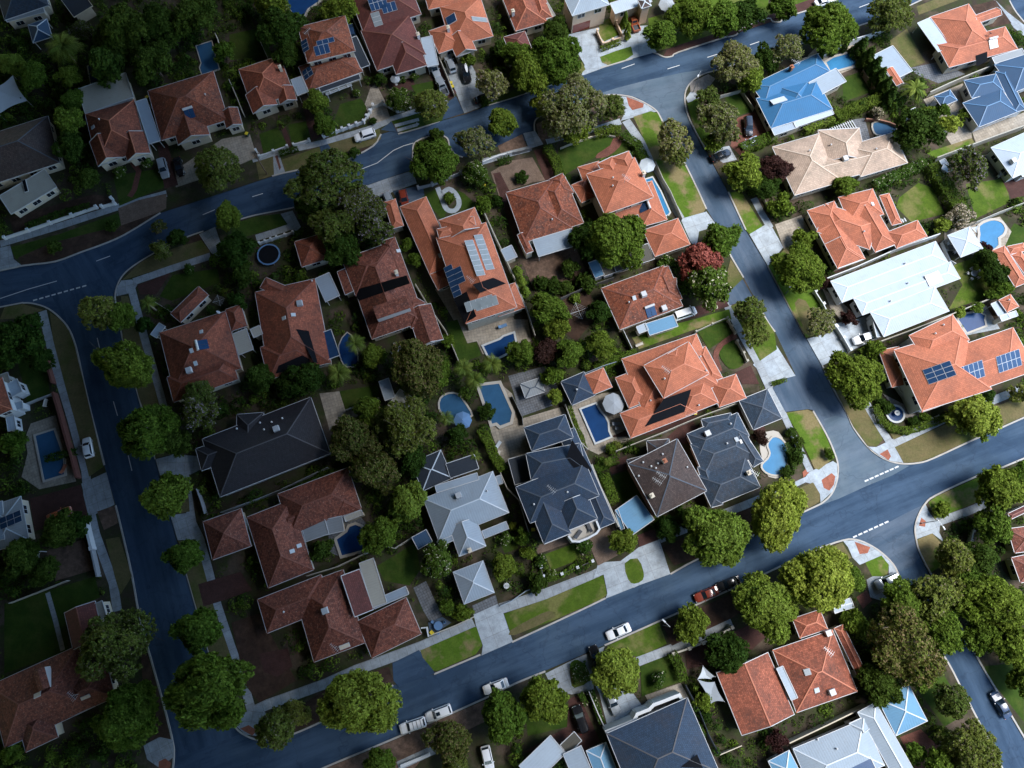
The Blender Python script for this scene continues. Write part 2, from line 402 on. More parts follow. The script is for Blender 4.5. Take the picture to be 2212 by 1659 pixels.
def ribbon_pts(pts, wd):
    L = []; Rr = []; n = len(pts)
    for k in range(n):
        a = np.array(pts[max(0, k - 1)][:2]); b = np.array(pts[min(n - 1, k + 1)][:2]); d = b - a; d = d / (np.linalg.norm(d) + 1e-9)
        nn = np.array([-d[1], d[0]]); c = np.array(pts[k][:2]); L.append(c + nn * wd / 2); Rr.append(c - nn * wd / 2)
    return L, Rr
def strip(name, mat, px, wd, z=None, smo=0, ground=GZ):
    pts = [at(*p, ground) for p in px]
    if smo: pts = smooth(pts, smo, False)
    L, Rr = ribbon_pts(pts, wd); mb = MB(); occ(list(L) + list(Rr)[::-1]); z = nz(list(L) + list(Rr)) if z is None else z; u = 0
    for k in range(len(pts) - 1):
        d = float(np.linalg.norm(np.array(pts[k + 1][:2]) - np.array(pts[k][:2])))
        mb.poly([(*Rr[k], z), (*Rr[k + 1], z), (*L[k + 1], z), (*L[k], z)], 0, [(u, 0), (u + d, 0), (u + d, wd), (u, wd)]); u += d
    return tag(mb.build(name, M[mat]), kind='structure')
def block(mat, px, kerbs):
    pts = [at(*p, 0) for p in px]
    if area2(pts) < 0: pts.reverse()
    mb = MB(); tri_sheet(mb, pts, GZ)
    for k in range(len(pts)):
        a, b = pts[k], pts[(k + 1) % len(pts)]
        mb.poly([(a.x, a.y, -.04), (b.x, b.y, -.04), (b.x, b.y, GZ), (a.x, a.y, GZ)])
    tag(mb.build('ground', M[mat]), kind='structure')
    for kp in kerbs:
        ln = smooth([at(*p, 0) for p in kp], 3, False); L, Rr = ribbon_pts(ln, .3); mb = MB()
        for k in range(len(ln) - 1):
            z0, z1 = -.03, GZ + .022
            a, b, c, d = Rr[k], Rr[k + 1], L[k + 1], L[k]
            mb.poly([(*a, z1), (*b, z1), (*c, z1), (*d, z1)])
            mb.poly([(*a, z0), (*b, z0), (*b, z1), (*a, z1)]); mb.poly([(*c, z0), (*d, z0), (*d, z1), (*c, z1)])
        tag(mb.build('kerb', M['kerb']), kind='structure')

# ================================================================ trees
def leaf_cloud(pos, nrm, size, rng, jit=.9):
    """one card per position; nrm = outward directions; returns verts, faces"""
    n = len(pos); d = nrm + rng.normal(0, jit, (n, 3)); d[:, 2] += .25
    d /= np.linalg.norm(d, axis=1)[:, None] + 1e-9
    a = np.cross(d, rng.normal(0, 1, (n, 3))); a /= np.linalg.norm(a, axis=1)[:, None] + 1e-9
    b = np.cross(d, a); s = size * rng.uniform(.6, 1.35, (n, 1)); a *= s; b *= s * rng.uniform(.45, .8, (n, 1))
    v = np.stack([pos - a, pos + b * .9 - a * .1, pos + a, pos - b * .9 + a * .1], 1).reshape(-1, 3)
    return v, np.arange(n * 4).reshape(n, 4)
def np_mesh(name, v, f, mat):
    me = bpy.data.meshes.new(name); n = len(f)
    me.vertices.add(len(v)); me.vertices.foreach_set('co', np.asarray(v, dtype=np.float32).ravel())
    me.loops.add(n * 4); me.loops.foreach_set('vertex_index', f.ravel().astype(np.int32))
    me.polygons.add(n); me.polygons.foreach_set('loop_start', np.arange(0, n * 4, 4, dtype=np.int32))
    me.materials.append(mat); me.update(calc_edges=True); me.validate(); return me
def sphere_pts(n, rng):
    d = rng.normal(0, 1, (n, 3)); return d / np.linalg.norm(d, axis=1)[:, None]
def round_crown(r, h, rng, dens, leaf, flat=.8, base=.28, lobes=9):
    cz = h - r * flat
    C = [(0, 0, cz + r * flat * .3, r * .52)]
    for k in range(lobes):
        t = 2 * math.pi * (k + rng.uniform(-.3, .3)) / lobes; q = r * rng.uniform(.42, .8)
        C.append((q * math.cos(t), q * math.sin(t), cz + r * flat * rng.uniform(-.4, .3), r * rng.uniform(.24, .44)))
    for k in range(lobes // 2):
        t = rng.uniform(0, 6.28); q = r * rng.uniform(.15, .45)
        C.append((q * math.cos(t), q * math.sin(t), cz + r * flat * rng.uniform(.2, .62), r * rng.uniform(.24, .4)))
    C = np.array(C); pos = []; nr = []
    for k, c in enumerate(C):
        nc = max(7, int(dens * 2.7 * c[3] ** 2))            # twig clumps on the limb's shell
        d = sphere_pts(nc, rng); d[:, 2] = np.where(d[:, 2] < -.35, -d[:, 2], d[:, 2])
        cp = c[:3] + d * c[3] * rng.uniform(.7, 1.08, (nc, 1))
        inside = np.zeros(nc, bool)
        for j, e in enumerate(C):
            if j != k: inside |= (np.linalg.norm(cp - e[:3], axis=1) < e[3] * .72)
        cp, d = cp[~inside], d[~inside]; m = len(cp)
        if m == 0: continue
        q = 19
        o = rng.normal(0, 1, (m, q, 3)) * np.array([.3, .3, .2]) * (leaf * 2.3)
        pos.append((cp[:, None, :] + o).reshape(-1, 3)); nr.append(np.repeat(d, q, 0))
    pos, nr = np.concatenate(pos), np.concatenate(nr)
    return leaf_cloud(pos, nr, leaf, rng), C
def cone_crown(r, h, rng, n, leaf):
    z = h * (1 - rng.uniform(0, 1, n) ** .55 * .93); t = rng.uniform(0, 6.28, n)
    q = r * (1 - (z / h)) ** .7 * rng.uniform(.75, 1.08, n) * (1 + .15 * np.sin(t * 5 + z * 4))
    pos = np.stack([q * np.cos(t), q * np.sin(t), z], 1); nr = np.stack([np.cos(t), np.sin(t), np.full(n, .4)], 1)
    return leaf_cloud(pos, nr, leaf, rng, .5)
def trunk_mesh(name, r, h, C, mat, rng, rt):
    mb = MB(); top = h * .55
    mb.cyl((0, 0, -.1), (rng.normal(0, .06), rng.normal(0, .06), top * .55), rt, rt * .75, 8)
    j = Vector((0, 0, top * .5))
    for c in C[1:]:
        e = Vector(c[:3]); mid = j.lerp(e, .5) + Vector((rng.normal(0, .15), rng.normal(0, .15), .15 * r))
        mb.cyl(j, mid, rt * .5, rt * .32, 6); mb.cyl(mid, e, rt * .32, rt * .1, 5)
        for _ in range(2):
            f = e + Vector(rng.normal(0, 1, 3)) * c[3] * .6; mb.cyl(mid.lerp(e, .6), f, rt * .16, rt * .05, 4)
    return mb.mesh(name, mat, smooth=True)

_tpl = {}
TREES = []
SIZES = {'s': (1.7, 3.0, .21, 20), 'm': (3.6, 6.6, .235, 14.5), 'l': (6.2, 10.5, .27, 11)}
def tree_tpl(mat, cls, var, airy):
    soft = mat in ('leaf_olive', 'leaf_grey', 'leaf_brown', 'leaf_lilac') and not airy
    key = (mat, cls, var, airy)
    if key not in _tpl:
        rng = np.random.default_rng(abs(hash(mat + cls)) % 9973 if False else sum(map(ord, mat + cls)) * 13 + var * 71)
        r, h, leaf, dens = SIZES[cls]
        (v, f), C = round_crown(r, h, rng, dens * (.55 if airy else .85 if soft else 1.0), leaf * (.8 if airy or soft else 1), .78, lobes={'s': 5, 'm': 8, 'l': 11}[cls])
        _tpl[key] = (np_mesh('crown', v, f, M[mat]), trunk_mesh('trunk', r, h, C, M['bark_pale' if airy else 'bark'], rng, .07 + .045 * r), r)
    return _tpl[key]
def cluster(px, py, z): return at(px, py, z)
def tree(label, x, y, rp, mat='leaf_green', airy=False, name='tree', cat='tree', group='garden and street trees', hk=1.0, zs=1.0):
    mp = mpp(x, y, 5.0); r = rp * mp
    cls = 's' if r < 2.5 else ('m' if r < 4.9 else 'l')
    cm, tm, r0 = tree_tpl(mat, cls, len(TREES) % (2 if cls != 'l' else 3), airy)
    sc = r / r0; h = SIZES[cls][1] * sc * zs
    g = at(x, y, h * .62); root = empty(name, (g.x, g.y, GZ), random.uniform(0, 6.28)); ax = random.uniform(.88, 1.14); root.scale = (sc * ax, sc / ax, sc * zs)
    link('trunk', tm, root); link('crown', cm, root)
    TREES.append(root); return tag(root, label, cat, group)
def shrub(label, x, y, rp, mat='leaf_green', name='shrub', group='garden shrubs'):
    mp = mpp(x, y, 1.0); r = rp * mp; key = ('sh', mat, len(TREES) % 3)
    if key not in _tpl:
        rng = np.random.default_rng(sum(map(ord, mat)) + key[2] * 7)
        (v, f), C = round_crown(1.2, 1.75, rng, 22, .2, .72, lobes=5)
        _tpl[key] = np_mesh('foliage', v, f, M[mat])
    g = at(x, y, 1.1 * r / 1.2); root = empty(name, (g.x, g.y, GZ - .1), random.uniform(0, 6.28)); s = r / 1.2; root.scale = (s, s, s)
    link('foliage', _tpl[key], root); mb = MB()
    if 'shst' not in _tpl:
        for a in range(5): mb.cyl((0, 0, -.05), (.5 * math.cos(a * 1.26), .5 * math.sin(a * 1.26), 1.0), .04, .015, 5)
        _tpl['shst'] = mb.mesh('stem', M['bark'])
    link('stem', _tpl['shst'], root); TREES.append(root)
    return tag(root, label, 'shrub', group)
def conifer(label, x, y, rp, h, mat='leaf_dark', group='conifers', name='conifer', zk=.5):
    r = rp * mpp(x, y, h * zk); key = ('co', mat, len(TREES) % 2)
    if key not in _tpl:
        rng = np.random.default_rng(5 + key[2]); v, f = cone_crown(1.0, 4.0, rng, 1500, .17)
        _tpl[key] = np_mesh('crown', v, f, M[mat])
        mb = MB(); mb.cyl((0, 0, -.1), (0, 0, 3.4), .12, .03, 6); _tpl[('cot',)] = mb.mesh('trunk', M['bark'])
    g = at(x, y, h * zk); root = empty(name, (g.x, g.y, GZ), random.uniform(0, 6.28)); root.scale = (r, r, h / 4.0)
    link('trunk', _tpl[('cot',)], root); link('crown', _tpl[key], root); TREES.append(root)
    return tag(root, label, 'conifer', group)
def palm(label, x, y, rp, h=6.0, fronds=22, broad=False, mat='leaf_palm'):
    r = rp * mpp(x, y, h); key = ('pa', fronds, broad, mat)
    if key not in _tpl:
        rng = np.random.default_rng(fronds); fv = []; V3 = np.array; meshes = []
        for k in range(fronds):
            az = k * 2.399 + rng.normal(0, .1); tier = k / fronds; L = rng.uniform(.82, 1.0) * (1 - .3 * tier); up = .12 + .75 * tier
            ca, sa = math.cos(az), math.sin(az); mb = MB(); n = 9; prev = None
            def pt(s): return V3([ca * L * s * (1 - .12 * s * (1 - tier)), sa * L * s * (1 - .12 * s * (1 - tier)), up * s * .75 - (.75 - .25 * tier) * s * s * .8])
            side = V3([-sa, ca, 0])
            for q in range(n):
                a, b = pt(q / n), pt((q + 1) / n); mb.bar(a, b, .018, .012)
                wl = (.5 if broad else .24) * math.sin(math.pi * min(.97, (q + .8) / n)) ** .6 * (.45 if broad else 1)
                for sg in (-1, 1):
                    if broad:
                        mb.poly([a, b, b + side * sg * wl * .55 - V3([0, 0, .06]), a + side * sg * wl * .55 - V3([0, 0, .06])])
                    else:
                        for u in (.15, .6):
                            c = a + (b - a) * u; e = c + side * sg * wl + (b - a) * 1.6 - V3([0, 0, wl * .45]); d = (b - a) * .4
                            mb.poly([c, c + d, e + d * .15, e])
            meshes.append(mb.mesh('frond', M[mat]))
        mb = MB()
        for q in range(7): mb.cyl((0, 0, q / 7), (0, 0, (q + 1) / 7), 1.05, .92, 9)
        _tpl[key] = (meshes, mb.mesh('trunk', M['bark_pale']))
    ms, tm = _tpl[key]
    g = at(x, y, h); root = empty('palm_tree', (g.x, g.y, GZ), random.uniform(0, 6.28))
    t = link('trunk', tm, root); t.scale = (.17 if not broad else .12, .17 if not broad else .12, h)
    c = link('crown', ms[0], root); c.location = (0, 0, h); c.scale = (r, r, r)
    for m_ in ms[1:]:
        f_ = link('frond', m_, c)
    TREES.append(root); return tag(root, label, 'palm tree', 'palm trees')
def hedge(label, px, wd, h, mat='leaf_hedge', dens=42, leaf=.17, name='hedge', round_=True):
    pts = [at(*p, h) for p in px]; rng = np.random.default_rng(int(px[0][0]))
    P3 = []; N3 = []
    o = at(*px[0], 0); wobs = rng.uniform(0, 6, 4)
    for k in range(len(pts) - 1):
        a, b = np.array(pts[k][:2]), np.array(pts[k + 1][:2]); L = np.linalg.norm(b - a); d = (b - a) / max(L, 1e-6); nn = np.array([-d[1], d[0]])
        n = int(dens * (L + wd * .6) * (wd + 2 * h)); s = rng.uniform(-wd * .3, L + wd * .3, n); c = rng.uniform(-(wd / 2 + h), wd / 2 + h, n)
        wob = 1 + .1 * np.sin(s * 2.1 + wobs[0]) + .07 * np.sin(s * 5.3 + wobs[1])
        side = np.abs(c) > wd / 2
        off = np.where(side, np.sign(c) * wd / 2 * wob, c) + rng.normal(0, .06, n)
        z = np.where(side, h - (np.abs(c) - wd / 2), h * (1 + .06 * np.sin(s * 1.7 + wobs[2]))) + rng.normal(0, .07, n)
        xy = a[None] + d[None] * s[:, None] + nn[None] * off[:, None]
        P3.append(np.column_stack([xy, np.maximum(z, .05) + GZ]))
        N3.append(np.column_stack([nn[None] * (np.sign(off) * side)[:, None], np.where(side, .15, 1.0)]))
    p, n_ = np.concatenate(P3), np.concatenate(N3); p[:, 0] -= o.x; p[:, 1] -= o.y
    v, f = leaf_cloud(p, n_, leaf, rng, .55)
    root = empty(name, (o.x, o.y, 0)); link('foliage', np_mesh('foliage', v, f, M[mat]), root)
    mb = MB()
    for k in range(len(pts) - 1):
        a, b = pts[k] - o, pts[k + 1] - o; L = (b - a).length; m = max(1, int(L / 1.0))
        for q in range(m + 1):
            c = a.lerp(b, q / m); mb.cyl((c.x, c.y, 0), (c.x, c.y, h * .8 + GZ), .04, .02, 5)
    mb.build('stem', M['bark'], root)
    return tag(root, label, 'hedge', 'clipped hedges')

# ================================================================ walls and fences
def wall(label, px, h=1.8, th=.14, mat='fence_grey', name='fence', cat='fence', posts=0, pw=.3, ph=None, pmat=None, cap=None, group='boundary walls and fences', z0=GZ):
    pts = [at(*p, h * .9) for p in px]; o = at(*px[0], 0); root = empty(name, (o.x, o.y, 0)); mb = MB()
    for k in range(len(pts) - 1):
        a, b = pts[k], pts[k + 1]; d = (b - a); d.z = 0; L = d.length; rz = math.atan2(d.y, d.x); c = (a + b) / 2
        mb.box((c.x - o.x, c.y - o.y, z0 - .05 + k * .002), L + th * .9, th + .002 * (k % 2), h + .05 - k * .004, rz)
        if cap: mb.box((c.x - o.x, c.y - o.y, z0 + h + k * .003), L + th, th + .1 + .002 * (k % 2), .06, rz)
    panel = mb.build('panel', M[mat], root)
    if posts:
        tot = 0; nxt = 0
        for k in range(len(pts) - 1):
            a, b = pts[k], pts[k + 1]; d = b - a; d.z = 0; L = d.length; rz = math.atan2(d.y, d.x)
            n = max(1, round(L / posts))
            for q in range(n + (1 if k == len(pts) - 2 else 0)):
                c = a.lerp(b, q / n); m2 = MB(); hh = (ph or h * 1.15)
                m2.box((0, 0, -.05), pw, pw, hh, 0); m2.box((0, 0, hh - .05), pw * 1.25, pw * 1.25, .08, 0, 0, .9)
                po = m2.build('post', M[pmat or mat], root); po.location = (c.x - o.x, c.y - o.y, z0); po.rotation_euler = (0, 0, rz)
    return tag(root, label, cat, group)

# ================================================================ pools
def pool(label, px, water='water_mid', cw=.45, cmat='coping', smo=0, group='swimming pools'):
    pts = [at(*p, GZ) for p in px]
    if smo: pts = smooth(pts, smo)
    if area2(pts) < 0: pts = pts[::-1]
    pts = [Vector((p[0], p[1], 0)) for p in pts]; n = len(pts); occ(pts)
    c = sum(pts, Vector()) / n; z = GZ + .22
    root = empty('swimming_pool', (c.x, c.y, 0)); mb = MB(); outer = []
    for k in range(n):
        a, b, e = pts[k - 1], pts[k], pts[(k + 1) % n]
        n1 = Vector(((b - a).y, -(b - a).x, 0)).normalized(); n2 = Vector(((e - b).y, -(e - b).x, 0)).normalized()
        m = (n1 + n2); m.normalize(); outer.append(b + m * cw / max(.5, m.dot(n1)))
    up = lambda p, z_: (p.x - c.x, p.y - c.y, z_)
    for k in range(n):
        l = (k + 1) % n
        mb.poly([up(outer[k], z + .06), up(outer[l], z + .06), up(pts[l], z + .06), up(pts[k], z + .06)])
        mb.poly([up(outer[k], 0), up(outer[l], 0), up(outer[l], z + .06), up(outer[k], z + .06)])
        mb.poly([up(pts[l], z - .2), up(pts[k], z - .2), up(pts[k], z + .06), up(pts[l], z + .06)])
    mb.build('coping', M[cmat], root)
    mb = MB(); tri_sheet(mb, [(p.x - c.x, p.y - c.y) for p in pts], z - .02); mb.build('water', M[water], root)
    return tag(root, label, 'swimming pool', group)

# ================================================================ cars
_car = {}
CARS = {  # half length, half width, belt, roof z, [front glass base, front roof, rear roof, rear glass base], hood z, boot z
 'sedan': (2.35, .90, .92, 1.42, (.95, .18, -1.0, -1.72), .90, .98),
 'hatch': (2.1, .88, .94, 1.48, (1.0, .25, -1.55, -1.98), .92, 1.0),
 'wagon': (2.4, .94, 1.02, 1.7, (1.05, .4, -1.95, -2.3), 1.02, 1.05),
 'van': (2.45, .96, 1.05, 1.95, (1.7, 1.0, -2.2, -2.42), 1.06, 1.1),
 'ute': (2.6, .93, 1.0, 1.68, (1.0, .45, -.45, -.75), 1.0, .62)}
def car_parts(ty):
    if ty in _car: return _car[ty]
    hl, hw, belt, rz, (x0, x1, x2, x3), hood, boot = CARS[ty]; parts = []
    prof = [(-hl, .8, .55, boot * .8), (-hl + .1, .93, .35, boot * .93), (-hl + .5, 1, .25, boot), (x3 + .05, 1, .22, min(belt, boot + .02) if ty != 'ute' else boot),
            (x3 + .12 if ty == 'ute' else -.4, 1, .2, belt), (.3, 1, .2, belt), (x0, .99, .2, belt * .99), (x0 + .35, .98, .22, hood), (hl - .45, .95, .25, hood * .92), (hl - .12, .84, .32, hood * .78), (hl, .66, .42, hood * .66)]
    mb = MB(); rings = []
    for x, k, zl, zt in prof:
        w = hw * k; rings.append([(x, -w * .93, zl), (x, -w, zl + (zt - zl) * .45), (x, -w * .97, zl + (zt - zl) * .8), (x, -w * .84, zt), (x, 0, zt + .035), (x, w * .84, zt), (x, w * .97, zl + (zt - zl) * .8), (x, w, zl + (zt - zl) * .45), (x, w * .93, zl)])
    for a, b in zip(rings, rings[1:]):
        for k in range(8): mb.poly([a[k], a[k + 1], b[k + 1], b[k]])
        mb.poly([a[8], a[0], b[0], b[8]])
    mb.poly(rings[0]); mb.poly(rings[-1][::-1])
    parts.append(('body', mb.mesh('body', None), 'P', None, True))
    wb, wt = hw * .86, hw * .7; zt = rz
    mb = MB()
    B = [(x0, -wb), (x0, wb), (x3, wb), (x3, -wb)]; T = [(x1, -wt), (x1, wt), (x2, wt), (x2, -wt)]
    Bp = [Vector((x, y, belt - .02)) for x, y in B]; Tp = [Vector((x, y, zt)) for x, y in T]
    for k in range(4):
        l = (k + 1) % 4; mb.poly([Bp[k], Bp[l], Tp[l], Tp[k]])
    parts.append(('cabin', mb.mesh('cabin', None), 'P', None, False))
    mb = MB(); n = 6; grid = []
    for i in range(n + 1):
        x = x2 - .04 + (x1 - x2 + .08) * i / n
        grid.append([(x, wt * (j / 3 - 1) * 1.02, zt + .075 * (1 - (j / 3 - 1) ** 2 * .7) - .05 * (2 * i / n - 1) ** 2) for j in range(7)])
    for i in range(n):
        for j in range(6): mb.poly([grid[i][j], grid[i + 1][j], grid[i + 1][j + 1], grid[i][j + 1]])
    parts.append(('roof', mb.mesh('roof', None), 'P', None, True))
    def glass(name, q, i0, i1, j0, j1):       # q = 4 corners (b0,b1,t1,t0); inset rectangle, proud by 8 mm
        b0, b1, t1, t0 = q; nn = (b1 - b0).cross(t0 - b0).normalized()
        f = lambda u, v: (b0.lerp(b1, u)).lerp(t0.lerp(t1, u), v)
        m_ = MB(); p = [f(i0, j0), f(i1, j0), f(i1, j1), f(i0, j1)]; cen = Vector((0, 0, 1.1))
        if nn.dot(p[0] - cen) < 0: nn = -nn; p.reverse()
        m_.poly([a + nn * .012 for a in p]); parts.append((name, m_.mesh(name, None), 'car_glass', None, False))
    glass('windscreen', (Bp[0], Bp[1], Tp[1], Tp[0]), .05, .95, .08, .97)
    glass('rear_window', (Bp[2], Bp[3], Tp[3], Tp[2]), .08, .92, .25, .95)
    glass('side_window', (Bp[1], Bp[2], Tp[2], Tp[1]), .07, .93, .1, .86)
    glass('side_window', (Bp[3], Bp[0], Tp[0], Tp[3]), .07, .93, .1, .86)
    wx = hl * .6
    for sx in (-1, 1):
        for sy in (-1, 1):
            m_ = MB(); m_.cyl((0, -.11, 0), (0, .11, 0), .33, n=14, cap=False); wh = m_.mesh('wheel', None)
            m2 = MB(); m2.cyl((0, sy * .1, 0), (0, sy * .125, 0), .3, .2, n=12); rim = m2.mesh('rim', None)
            parts.append(('wheel', wh, 'rubber', (sx * wx, sy * (hw - .1), .33), False, ('rim', rim, 'steel')))
    for sy in (-1, 1):
        m_ = MB(); m_.box((hl - .2, sy * hw * .62, hood * .62), .22, .3, .14, -sy * .35); parts.append(('headlight', m_.mesh('headlight', None), 'lamp_white', None, False))
        m_ = MB(); m_.box((-hl + .1, sy * hw * .72, boot * .7), .14, .26, .16, sy * .2); parts.append(('tail_light', m_.mesh('tail_light', None), 'lamp_red', None, False))
        m_ = MB(); m_.box((x0 - .25, sy * (hw + .1), belt), .14, .2, .13); parts.append(('mirror', m_.mesh('mirror', None), 'P', None, False))
    if ty == 'ute':
        m_ = MB(); L = x3 + hl - .15
        m_.box((-hl + .1 + L / 2, 0, .63), L - .1, hw * 1.5, .05)
        parts.append(('tray', m_.mesh('tray', None), 'trim_dark', None, False))
        for sy in (-1, 1):
            m_ = MB(); m_.box((-hl + .1 + L / 2, sy * hw * .86, .6), L, .13, .42); parts.append(('tray_side', m_.mesh('tray_side', None), 'P', None, False))
        m_ = MB(); m_.box((-hl + .08, 0, .6), .1, hw * 1.6, .4); parts.append(('tailgate', m_.mesh('tailgate', None), 'P', None, False))
    for p in parts:
        p[1].materials.append(M['rubber'])
        if p[4]: p[1].polygons.foreach_set('use_smooth', [True] * len(p[1].polygons))
    _car[ty] = parts; return parts
def car(label, px, head, ty='sedan', paint='car_white', z=GZ + .03, extra=None, sc=1.0):
    """px: centre on the picture, head: a second picture point the bonnet points to"""
    g = at(*px, z + .7); h = at(*head, z + .7); rz = math.atan2(h.y - g.y, h.x - g.x); occ([(g.x + a * 3, g.y + b * 3) for a, b in ((-1, -1), (1, -1), (1, 1), (-1, 1))])
    root = empty('parked_car', (g.x, g.y, z), rz); root.scale = (sc, sc, sc)
    def put(nm, me, mk, parent):
        o = link(nm, me, parent); o.material_slots[0].link = 'OBJECT'; o.material_slots[0].material = M[paint if mk == 'P' else mk]; return o
    for p in car_parts(ty):
        o = put(p[0], p[1], p[2], root)
        if p[3]: o.location = p[3]
        if len(p) > 5: 
            p[5][1].materials.clear(); p[5][1].materials.append(M['steel']); link(p[5][0], p[5][1], o)
    if extra == 'rack':
        for sx in (-.2, -.9, -1.6):
            m_ = MB(); m_.bar((sx, -.68, CARS[ty][3] + .1), (sx, .68, CARS[ty][3] + .1), .06, .04); m_.build('roof_bar', M['trim_dark'], root)
    if extra == 'sunroof':
        m_ = MB(); m_.box((.0, 0, CARS[ty][3] + .07), .7, .6, .02); m_.build('sunroof', M['car_glass'], root)
    if extra == 'board':
        m_ = MB(); 
        el = [(1.25 * math.cos(t * math.pi / 10), .28 * math.sin(t * math.pi / 10)) for t in range(20)]
        m_.prism([(a - .5, b + .2) for a, b in el], CARS[ty][3] + .1, CARS[ty][3] + .18); b = m_.build('surfboard', M['car_white'], None)
        b.location = root.location; b.rotation_euler = root.rotation_euler
        tag(b, 'white surfboard strapped on the roof of the black car in the driveway', 'surfboard')
    return tag(root, label, 'car', 'parked cars')

